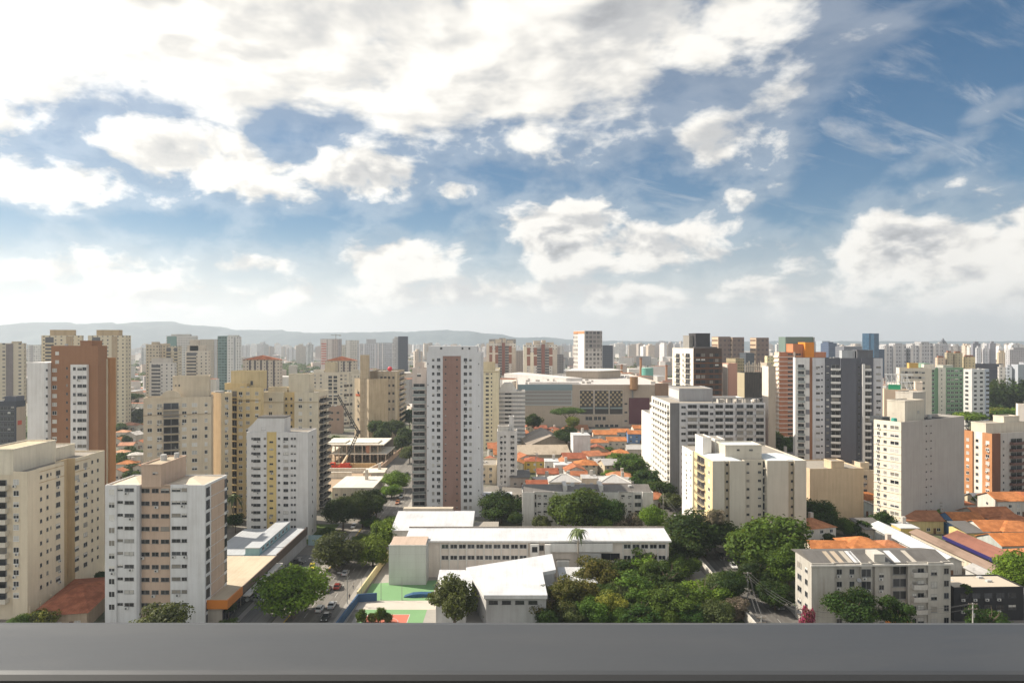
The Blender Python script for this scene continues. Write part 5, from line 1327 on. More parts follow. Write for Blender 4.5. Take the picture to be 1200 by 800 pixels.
# haze: even air over the whole scene
def haze():
    mb = MB(); mb.box(-6700, 6700, -420, 7200, -1.0, 420)
    m = bpy.data.materials.new('haze_air'); m.use_nodes = True; t = m.node_tree; t.nodes.clear()
    v = t.nodes.new('ShaderNodeVolumePrincipled'); v.inputs['Color'].default_value = (.82, .91, 1.0, 1); v.inputs['Density'].default_value = HAZE; v.inputs['Anisotropy'].default_value = .25
    o = t.nodes.new('ShaderNodeOutputMaterial'); t.links.new(v.outputs[0], o.inputs['Volume'])
    m.volume_intersection_method if False else None
    h = mb.build('haze', [m]); tag(h, 'pale blue haze over the far city', 'haze', kind='stuff')
HAZE = 1.25e-4
haze()

# avenue on the left, running away; kerbed pavements
AV = [(-51, 150), (-50, 230), (-50.5, 300), (-55, 360), (-62, 430), (-85, 640), (-110, 900)]
def ribbon(name, line, w0, w1, z, mat, thick=None):
    L = [(x + w0, y) for x, y in line]; R = [(x + w1, y) for x, y in line]
    mb = MB()
    for i in range(len(line) - 1):
        q = [L[i], R[i], R[i + 1], L[i + 1]]
        if w0 > w1: q = q[::-1]
        if thick: mb.prism(q, z - thick, z)
        else: mb.poly([(*p, z) for p in q])
    return structure(mb.build(name, [mat]))
ribbon('avenue', AV, -6.2, 6.2, .012, ASPH)
ribbon('pavement_west', AV[:4], -9.0, -6.2, .13, CONCP, .13); ribbon('pavement_east', AV[:4], 6.2, 9.4, .13, CONCP, .13)
ribbon('kerb', AV[:4], -6.25, -6.0, .14, YPAINT, .13)
mb = MB()
for k in range(24):
    y = 152 + k * 7
    for dx in (-2.1, 2.1): mb.poly([(-50.6 + dx - .07, y, .018), (-50.6 + dx + .07, y, .018), (-50.6 + dx + .07, y + 3, .018), (-50.6 + dx - .07, y + 3, .018)])
structure(mb.build('lane_markings', [WPAINT]))
# street on the right
ST = [(67, 150), (67.5, 240), (66.5, 320), (65, 420), (60, 600)]
ribbon('street', ST, -5.2, 5.2, .012, asphaltmat('asphalt_old', (.075, .071, .066)))
ribbon('pavement_street_west', ST, -7.6, -5.2, .13, CONCP, .13); ribbon('pavement_street_east', ST[:4], 5.2, 7.6, .13, CONCP, .13)
mb = MB()
for k in range(14):
    y = 152 + k * 6; mb.poly([(67.0 - .06, y, .018), (67.0 + .06, y, .018), (67.0 + .06, y + 2.6, .018), (67.0 - .06, y + 2.6, .018)])
structure(mb.build('street_markings', [WPAINT]))
sheet('cross_street', [(74.6, 148), (240, 148), (240, 160.5), (74.6, 158)], .012, ASPH)
sheet('pavement_front', [(74.6, 158.1), (240, 160.6), (240, 163.5), (74.6, 162)], .12, CONCP, .12)
# parking apron by the shops, drive edge
sheet('parking_lot', [(-72, 150), (-60.2, 150), (-60.2, 224), (-72, 224)], .008, asphaltmat('asphalt_lot', (.10, .098, .095)))
sheet('pavement_shop', [(-69.6, 166), (-68.2, 166), (-68.2, 222), (-69.6, 222)], .12, CONCP, .12)
# school yard: paving, green and red courts
sheet('school_yard', [(-40, 150), (58, 150), (58, 236), (-40, 236)], .006, CONCP)
GC = plain('court_green', (.17, .31, .15), .85, 0, .2, .3, .25); RC = plain('court_red', (.48, .155, .105), .85, 0, .2, .3, .25)
sheet('court_green_upper', [(-40.5, 184.6), (-22, 184.6), (-22, 200.5), (-40.5, 197.6)], .03, GC)
sheet('court_green_lower', [(-38.5, 155), (-22.2, 155), (-22.2, 178.4), (-38.5, 178.4)], .02, GC)
sheet('court_red', [(-37.0, 155), (-26.2, 155), (-26.2, 175.2), (-37.0, 175.2)], .028, RC)
mb = MB()
def line(x0, y0, x1, y1, w=.09, z=.036):
    d = Vector((x1 - x0, y1 - y0)); n = Vector((-d.y, d.x)).normalized() * w
    mb.poly([(x0 + n.x, y0 + n.y, z), (x0 - n.x, y0 - n.y, z), (x1 - n.x, y1 - n.y, z), (x1 + n.x, y1 + n.y, z)])
line(-37, 155, -37, 175.2); line(-26.2, 155, -26.2, 175.2); line(-37, 175.2, -26.2, 175.2); line(-31.6, 155, -31.6, 175.2)
pts = [(-31.6 + 3.2 * cos(a), 170 + 3.2 * sin(a)) for a in [pi * k / 8 for k in range(17)]]
for (a, b_), (c, d_) in zip(pts, pts[1:]): line(a, b_, c, d_, .07)
structure(mb.build('court_markings', [WPAINT]))
sheet('paved_walk', [(-41, 178.4), (-20, 178.4), (-20, 184.6), (-41, 184.6)], .016, plain('pale_paving', (.50, .46, .40), .9, 0, .2, .4, .4))
sheet('building_site_ground', [(-132, 318), (-72, 318), (-72, 442), (-132, 442)], .01, plain('site_earth', (.40, .30, .21), .95, 0, .1, .5, .12))
sheet('grass_park', [(240, 380), (520, 380), (620, 720), (300, 720)], .01, GRASSM)
sheet('grass_verge_left', [(-420, 470), (-190, 560), (-330, 1500), (-700, 1500)], .01, GRASSM)
sheet('lawn', [(-100, 236), (-66, 236), (-66, 262), (-100, 262)], .01, GRASSM)
sheet('school_garden', [(2, 150), (58, 150), (58, 184), (2, 184)], .02, GRASSM)
# ================================================================== school, shops, houses, building site
def prism_y(mb, prof, y0, y1, mi=0):
    """profile in x-z swept along y"""
    n = len(prof); s = len(mb.v)
    mb.v += [(x, y0, z) for x, z in prof] + [(x, y1, z) for x, z in prof]
    mb.f += [tuple(s + i for i in range(n)), tuple(s + n + i for i in range(n))[::-1]] + [(s + i, s + n + i, s + n + (i + 1) % n, s + (i + 1) % n) for i in range(n)]
    mb.mi += [mi] * (n + 2)


WROOF = sheetmat((.53, .54, .56), 'white_roof', 1.4, .32, .5)


def school():
    cr = wallmat((.74, .67, .60), .2); wh = wallmat((.74, .72, .68), .2); gw = wallmat((.56, .565, .53), .15, 2.2)
    # long two-storey classroom wing
    y0 = 203.0; x0, x1 = -31.2, 46.6; H = 10.8
    t = thing('school_wing', 'long two-storey school wing under a white roof with rows of dark windows', 'school', (x0, y0, 0))
    L = x1 - x0
    mb = MB(); mb.box(0, L, 0, 11, 0, H - .2); mb.build('wall', [cr], t)
    mb = MB(); prism_y(mb, [(-.6, H - .19), (L + .6, H - .19), (L + .6, H + .25), (-.6, H + .25)], -1.0, 4.6)
    mb.build('eaves_slab', [wallmat((.70, .69, .66))], t)
    mb = MB(); mb.poly([(-.6, -.9, H + .26), (L + .6, -.9, H + .26), (L + .6, 9.5, H + 1.3), (-.6, 9.5, H + 1.3)]); mb.poly([(-.6, 9.5, H + 1.3), (L + .6, 9.5, H + 1.3), (L + .6, 11.6, H - .1), (-.6, 11.6, H - .1)])
    mb.poly([(-.6, -.9, H + .26), (-.6, 9.5, H + 1.3), (-.6, 11.6, H - .1)]); mb.poly([(L + .6, -.9, H + .26), (L + .6, 11.6, H - .1), (L + .6, 9.5, H + 1.3)])
    mb.build('white_roof', [WROOF], t)
    mb = MB(); mb.box(-.8, L + .8, 9.3, 9.7, H + 1.25, H + 1.65); mb.build('ridge_gutter', [wallmat((.33, .30, .27), .4)], t)
    bay = 2.58
    k = 0
    u = 10.0
    def wbox(n, x0_, x1_, z0_, z1_, yo, m):
        mb = MB(); mb.box(x0_, x1_, -yo, .05, z0_, z1_); return mb.build(n, [m], t)
    while u < L - .5:
        if not (37 < u < 62):
            wbox('pier', u - .12, u + .12, .1, H - .21, .32, wh)
            for zz in (7.6, 4.3):
                if u + bay < L and not (37 < u + bay < 40) :
                    o = link('window', WIN['white', RND.choice(['dark', 'dark', 'slate'])][0], t); o.location = (u + bay / 2, -.006, zz + .9); o.scale = (bay * .82, 1, 1.25)
        u += bay
    wbox('white_box', 42.6, 61, 7.8, H - .5, 1.2, wh)
    wbox('stair_bay', 36.6, 39.2, .1, H - .6, 1.6, wh); wbox('stair_bay', 40.9, 42.6, .1, H - .6, 1.9, wh)
    for x_, w_ in ((39.9, 1.5), (37.9, 1.6)):
        o = link('window', WIN['dark', 'dark'][0], t); o.location = (x_, -.02 if x_ > 39 else -1.61, 8.0); o.scale = (w_, 1, 1.5)
    mb = MB(); mb.box(51, 57.5, -1.2, -.8, 4.8, 7.5); mb.build('screen_panel', [plain('grey_slat_screen', (.42, .41, .39), .6)], t)
    o = link('window', WIN['dark', 'dark'][0], t); o.location = (60.5, -.05, 5.2); o.scale = (5.5, 1, 1.9)
    # blank end block in front of the wing
    e0, e1 = atx(456, 197) , atx(499.5, 197)
    t = thing('school_block', 'blank pale end block of the school beside the green court', 'school', (e0, 196.5, 0))
    mb = MB(); mb.box(0, e1 - e0, 0, 7.5, 0, 11.2); mb.build('wall', [gw], t)
    mb = MB(); mb.poly([(.2, .2, 11.21), (e1 - e0 - .2, .2, 11.21), (e1 - e0 - .2, 7.3, 11.9), (.2, 7.3, 11.9)]); mb.poly([(.2, 7.3, 11.21), (.2, 7.3, 11.9), (e1 - e0 - .2, 7.3, 11.9), (e1 - e0 - .2, 7.3, 11.21)]); mb.build('brown_roof', [sheetmat((.44, .34, .27), 'brown_sheet')], t)
    mb = MB(); mb.box(-.1, e1 - e0 + .1, -.1, .12, 11.2, 11.5); mb.build('coping', [wallmat((.62, .61, .57))], t)
    # hall behind with a bright shed roof
    a0, a1 = atx(462, 226), atx(553, 226)
    t = thing('school_hall', 'white shed-roofed hall at the foot of the brown-striped tower', 'hall', (a0, 222, 0))
    mb = MB(); w = a1 - a0; mb.box(0, w, 0, 14, 0, 8.6); mb.build('wall', [wallmat((.66, .64, .60))], t)
    mb = MB(); mb.poly([(-.4, -.5, 8.7), (w + .4, -.5, 8.7), (w + .4, 14.4, 11.4), (-.4, 14.4, 11.4)]); mb.poly([(w + .4, -.5, 8.7), (w + .4, 14.4, 8.6), (w + .4, 14.4, 11.4)]); mb.poly([(-.4, -.5, 8.7), (-.4, 14.4, 11.4), (-.4, 14.4, 8.6)]); mb.build('white_roof', [WROOF], t)
    mb = MB(); mb.box(w * .05, w * .72, 14.5, 17, 8, 12.2); mb.build('rear_wall', [wallmat((.50, .44, .36))], t)
    t = thing('annex', 'grey flat annex between the white shed roof and the dark tree', 'annex', (a1 + .6, 224, 0))
    mb = MB(); mb.box(0, 8, 0, 10, 0, 8.0); mb.build('wall', [wallmat((.30, .29, .28))], t); mb = MB(); mb.box(-.15, 8.15, -.15, 10.15, 8.0, 8.3); mb.build('roof', [ROOFC], t)
    # sports hall in front, bright white folded roof
    z = 8.3
    P = lambda px, py: gp(px, py, z)
    A, Bq, C, D, E, G, Hh = P(546, 664.5), P(647, 648.5), P(651.5, 667), P(636, 670), P(641.5, 697), P(567, 697), P(556, 690)
    t = thing('sports_hall', 'sports hall with a bright white angular roof in front of the school wing', 'hall', (0, 0, 0))
    outl = [G, E, D, C, Bq, A]
    mb = MB(); mb.prism(outl, z - .9, z, 0, topmi=1)
    mb.build('roof', [wallmat((.60, .60, .60)), WROOF], t)
    cx, cy_ = sum(p[0] for p in outl) / 6, sum(p[1] for p in outl) / 6
    ins = [(cx + (x - cx) * .95, cy_ + (y - cy_) * .93) for x, y in outl]
    mb = MB(); mb.prism(ins, 0, z - .9); mb.build('wall', [wallmat((.42, .42, .42), .25)], t)
    mb = MB(); g0, e0_ = ins[0], ins[1]
    for k in range(4):
        f = .12 + .22 * k; xx = g0[0] + (e0_[0] - g0[0]) * f; yy = g0[1] + (e0_[1] - g0[1]) * f
        o = link('window', WIN['dark', 'dark'][0], t); o.location = (xx, yy - .03, z - 2.6); o.scale = (2.2, 1, .9)
    mb = MB(); q = [P(515, 664.5), P(545, 664.8), P(554, 672), P(552, 694), P(530, 694), P(513, 675)]
    mb.prism(q[::-1] if False else [q[4], q[3], q[2], q[1], q[0], q[5]], 7.0, 7.7, 0, topmi=1); mb.build('lower_roof', [wallmat((.6, .6, .6)), WROOF], t)
    mb = MB(); mb.box(q[0][0] + 1, q[2][0] - 1, q[4][1] + 1, q[0][1] - 1, 0, 7.0); mb.build('lower_wall', [wallmat((.5, .5, .49))], t)
    # small white flat-roofed links on the right
    for (p, n, lab) in (((651.5, 655, 668, 655), 'a', 'small white flat roof wedged behind the sports hall'), ((653, 664, 694, 682), 'b', 'white flat-roofed link building half under the reddish trees'), ((640, 683, 652, 692), 'c', 'shaded white porch roof in the corner of the sports hall')):
        zz = {'a': 6.4, 'b': 5.0, 'c': 4.6}[n]
        x0_, yb_ = gp(p[0], p[1], zz); x1_ = gp(p[2], p[1], zz)[0]; yf = gp(p[0], p[3], zz)[1]
        t = thing('link_building', lab, 'annex', (x0_, yf, 0))
        w, dd = x1_ - x0_, yb_ - yf
        mb = MB(); mb.box(.3, w - .3, .3, dd - .3, 0, zz - .3); mb.build('wall', [wallmat((.60, .60, .58))], t); mb = MB(); mb.box(0, w, 0, dd, zz - .3, zz); mb.build('roof', [WROOF], t)
    # blue tarpaulin by the court, court fence posts and goal
    x, y = gp(492, 699)
    mb = MB()
    pts = [(-4.3, -.6, .2), (-2, -.8, .9), (0, -.5, 1.0), (2, -.4, .9), (3.6, -.2, .95)]; pb = [(-4.2, .7, .3), (-2, .9, 1.0), (0, 1.0, 1.1), (2, 1.2, 1.0), (3.8, 1.3, 1.0)]
    for i in range(4):
        mb.poly([pts[i], pts[i + 1], pb[i + 1], pb[i]]); mb.poly([(pts[i][0], pts[i][1], 0), (pts[i + 1][0], pts[i + 1][1], 0), pts[i + 1], pts[i]])
    mb.poly([(pts[-1][0], pts[-1][1], 0), (pb[-1][0], pb[-1][1], 0), pb[-1], pts[-1]]); mb.poly([(pts[0][0], pts[0][1], 0), pts[0], pb[0], (pb[0][0], pb[0][1], 0)]); mb.poly([(p[0], p[1], 0) for p in (pb[4], pb[3], pb[2], pb[1], pb[0])] + list(reversed([pb[0], pb[1], pb[2], pb[3], pb[4]])))
    o = mb.build('blue_cover', [plain('blue_tarp', (.02, .075, .16), .6)]); o.location = (x, y, 0); tag(o, 'dark blue tarpaulin heap at the edge of the green court', 'tarpaulin')
    for px, yy in ((446.5, 185), (471, 185), (424, 186)):
        t = thing('court_post', 'thin grey fence post at the green court, %s' % ('left one' if px < 430 else 'middle one' if px < 460 else 'right one by the pale block'), 'post', (atx(px, yy), yy, 0), 0, 'court posts')
        mb = MB(); mb.tube((0, 0, 0), (0, 0, 6.2), .07, .06, 6); mb.build('shaft', [STEEL], t); mb = MB(); mb.tube((0, 0, 0), (0, 0, .25), .16, .14, 8); mb.build('base', [STEEL], t)
    # boundary walls
    W = plain('wall_blue', (.035, .085, .17), .8); mb = MB()
    mb.prism([(-43.4, 150), (-43.1, 150), (-41.2, 183.3), (-41.6, 183.5)], 0, 2.2); mb.prism([(-41.5, 183.6), (-41.2, 183.35), (-36.5, 184.2), (-36.5, 184.5)], 0, 2.2)
    o = mb.build('boundary_wall', [W]); tag(o, 'blue boundary wall between the avenue and the courts', 'wall')
    mb = MB(); mb.prism([(-42.0, 184.6), (-41.6, 184.6), (-39.2, 236), (-39.6, 236)], 0, 2.4)
    o = mb.build('boundary_wall', [wallmat((.62, .54, .34))]); tag(o, 'yellowish boundary wall along the avenue pavement beside the school', 'wall')
    mb = MB(); mb.box(-36, 58, 236.2, 236.6, 0, 2.8); o = mb.build('boundary_wall', [wallmat((.50, .47, .42), .4)]); tag(o, 'stained rear wall of the school yard below the white walk-up row', 'wall')
    mb = MB(); mb.box(58.2, 58.6, 152, 236, 0, 2.6); o = mb.build('boundary_wall', [wallmat((.60, .58, .54), .4)]); tag(o, 'pale wall of the school garden along the right-hand street', 'wall')


def shops():
    tn = sheetmat((.50, .42, .31), 'tan_roof', 2.4, .3, .8)
    t = thing('shop_building', 'long tan-roofed shop with an orange fascia corner and dark front', 'shop', (-70.0, 168.0, 0))
    mb = MB(); mb.box(-15, -1.6, .6, 35.5, 0, 5.1); mb.build('wall', [wallmat((.40, .36, .31))], t)
    mb = MB(); mb.box(-15.2, -.35, .35, 36, 5.1, 6.0); mb.build('roof', [tn], t)
    org = plain('orange_fascia', (.62, .20, .03), .5, 0, .4, .2, .5)
    mb = MB(); mb.box(-.35, 0, 0, 9.5, 4.2, 6.35); mb.build('orange_fascia', [org], t)
    mb = MB(); mb.box(-15.2, -.352, 0, .35, 4.2, 6.35); mb.build('orange_fascia', [org], t)
    mb = MB(); mb.box(-.352, -.05, 9.52, 36, 4.3, 6.25); mb.build('dark_fascia', [plain('dark_fascia', (.10, .07, .055), .5)], t)
    mb = MB(); mb.box(-.25, 1.6, 10, 36, 3.6, 3.9); mb.build('canopy', [wallmat((.62, .60, .56))], t)
    for k in range(9):
        o = link('shop_window', WIN['dark', RND.choice(['dark', 'slate'])][0], t); o.location = (-1.6 + .006, 2.5 + k * 3.8, .3); o.rotation_euler = (0, 0, pi / 2); o.scale = (3.3, 1, 3.1)
    # blue-roofed sheds behind
    wb = sheetmat((.40, .42, .44), 'pale_blue_roof', 1.3, .3)
    bl = wallmat((.30, .46, .50))
    t = thing('shop_building', 'grey-roofed shop with a light blue raised clerestory behind the tan roof', 'shop', (-70.0, 204.5, 0))
    mb = MB(); mb.box(-22, -.6, 0, 30, 0, 5.6); mb.build('wall', [wallmat((.42, .42, .43))], t)
    for x0, x1, y0, y1, zz in ((-21.5, -10.5, .3, 15, 6.0), (-21.5, -12, 15.4, 29.5, 5.9), (-5.5, -.8, 8, 29.5, 6.1), (-5.5, -.8, .3, 7.8, 6.0)):
        mb = MB(); mb.box(x0, x1, y0, y1, 5.6, zz); mb.build('roof_field', [wb], t)
    mb = MB(); mb.box(-10.2, -6, .8, 29, 5.6, 8.0); mb.build('clerestory', [bl], t)
    mb = MB(); mb.poly([(-10.4, .6, 8.05), (-5.8, .6, 8.05), (-5.8, 29.2, 8.6), (-10.4, 29.2, 8.6)]); mb.poly([(-5.8, .6, 8.05), (-5.8, .6, 7.9), (-5.8, 29.2, 7.9), (-5.8, 29.2, 8.6)]); mb.poly([(-10.4, .6, 8.05), (-10.4, .6, 7.9), (-5.8, .6, 7.9), (-5.8, .6, 8.05)]); mb.build('clerestory_roof', [wb], t)
    for k in range(7):
        o = link('window', WIN['white', 'dark'][0], t); o.location = (-6 + .006, 4 + k * 3.6, 6.4); o.rotation_euler = (0, 0, pi / 2); o.scale = (2.0, 1, 1.0)
    mb = MB(); mb.box(-.58, -.2, 0, 30, 3.8, 6.4); mb.build('dark_fascia', [plain('dark_fascia', (.10, .07, .055), .5)], t)
    mb = MB(); mb.box(-70, -57.8, 234.6, 235, 0, 3.4); o = mb.build('boundary_wall', [wallmat((.34, .47, .50))]); tag(o, 'light blue wall closing the parking lot under the striped tower', 'wall')
    mb = MB(); mb.box(-16.5, -.2, -6, 0, 0, 1.0) ; o = None
    # clay-tiled low house between the two near towers
    return


HOUSE_N = [0]
HREG = []


def house(px, py, wpx, lab, roof=(.52, .21, .09), wall=(.62, .56, .46), h=5.5, dep=None, kind='gable', rz=0.0, d=None, roofmat=None, dual=False):
    """a small house; its roof's middle stands where (px, py) falls at eaves height"""
    zc = h + 1.0
    if d is None: d = (EYE - zc) * F / (py - 400.0)
    x = atx(px, d); w = wpx / F * d; dp = dep or w * .8
    t = thing('house', lab, 'house', (x, d, 0), rz)
    hw, hd = w / 2, dp / 2
    HREG.append((x, d, max(hw, hd) if hd < 15 else 12))
    wm = wallmat(wall, .3); rm = roofmat or tilemat(roof)
    mb = MB(); mb.box(-hw, hw, -hd, hd, 0, h)
    ov = .5; rh = min(hd, hw) * .42
    if kind == 'gable':
        mb.poly([(-hw, -hd, h), (-hw, 0, h + rh), (-hw, hd, h)]); mb.poly([(hw, -hd, h), (hw, hd, h), (hw, 0, h + rh)])
    elif kind == 'gabley':
        rh = hw * .42
        mb.poly([(-hw, -hd, h), (hw, -hd, h), (0, -hd, h + rh)]); mb.poly([(hw, hd, h), (-hw, hd, h), (0, hd, h + rh)])
    mb.build('wall', [wm], t)
    r = MB(); th = .16
    def slab(q):
        r.poly([(a, b, c + th) for a, b, c in q])
        r.poly([(a, b, c) for a, b, c in q[::-1]])
        for i in range(len(q)):
            a, b = q[i], q[(i + 1) % len(q)]
            r.poly([a, b, (b[0], b[1], b[2] + th), (a[0], a[1], a[2] + th)])
    z = h + .02; e = ov * rh / max(hd, .1)
    if kind == 'gable':
        slab([(-hw - ov, -hd - ov, z - e), (hw + ov, -hd - ov, z - e), (hw + ov, 0, z + rh), (-hw - ov, 0, z + rh)]); slab([(hw + ov, hd + ov, z - e), (-hw - ov, hd + ov, z - e), (-hw - ov, 0.001, z + rh), (hw + ov, 0.001, z + rh)])
    elif kind == 'gabley':
        e = ov * rh / hw
        slab([(-hw - ov, hd + ov, z - e), (-hw - ov, -hd - ov, z - e), (0, -hd - ov, z + rh), (0, hd + ov, z + rh)]); slab([(hw + ov, -hd - ov, z - e), (hw + ov, hd + ov, z - e), (0.001, hd + ov, z + rh), (0.001, -hd - ov, z + rh)])
    elif kind == 'hip':
        X, Y = hw + ov, hd + ov; k = max(X - Y, .3) if X > Y else .3; a, b = (-k, 0, z + rh), (k, 0, z + rh); c = [(-X, -Y, z), (X, -Y, z), (X, Y, z), (-X, Y, z)]
        r.poly([c[0], c[1], b, a]); r.poly([c[1], c[2], b]); r.poly([c[2], c[3], a, b]); r.poly([c[3], c[0], a]); r.poly(c[::-1])
    elif kind == 'flat':
        r.box(-hw - .1, hw + .1, -hd - .1, hd + .1, h + .01, h + .28)
    elif kind == 'shed':
        slab([(-hw - ov, -hd - ov, z + .1), (hw + ov, -hd - ov, z + .1), (hw + ov, hd + ov, z + rh), (-hw - ov, hd + ov, z + rh)])
    r.build('roof', [rm], t)
    if kind == 'hip' and RND.random() < .5 or kind == 'flat':
        b_ = MB(); b_.box(hw * .2, hw * .2 + 1.3, hd * .3, hd * .3 + 1.3, h, h + rh + 1.2); b_.build('chimney' if kind != 'flat' else 'water_tank', [wallmat((.5, .47, .43))], t)
    n = max(1, int(w / 3.2)); HOUSE_N[0] += 1
    for st in range(1 if h < 5 else 2):
        for k in range(n):
            o = link('window', WIN['white', RND.choice(['dark', 'slate', 'shutter'])][0], t); o.location = (-hw + w * (k + .5) / n, -hd - .005, 1.0 + st * 2.8); o.scale = (1.3, 1, 1.15)
    o = link('window', WIN['white', 'dark'][0], t); o.location = (-hw - .005, 0, 1.0 + (2.8 if h >= 5 else 0)); o.rotation_euler = (0, 0, -pi / 2); o.scale = (1.2, 1, 1.1)
    d_ = MB(); d_.box(-.45, .45, -.07, .02, 0, 2.1)
    o = d_.build('door', [plain('brown_door', (.14, .07, .035), .5)], t); o.location = (hw - w / n * .5 - 1.4 if n > 1 else hw - .8, -hd, 0)
    return t


OR_, RD_, DR_ = (.50, .20, .075), (.36, .125, .07), (.26, .10, .065)
GS = sheetmat((.40, .39, .38), 'grey_sheet', 1.0, .45); WS = sheetmat((.50, .51, .52), 'zinc_sheet', 1.0, .4); DS = sheetmat((.13, .125, .12), 'dark_sheet', 1.0, .4)


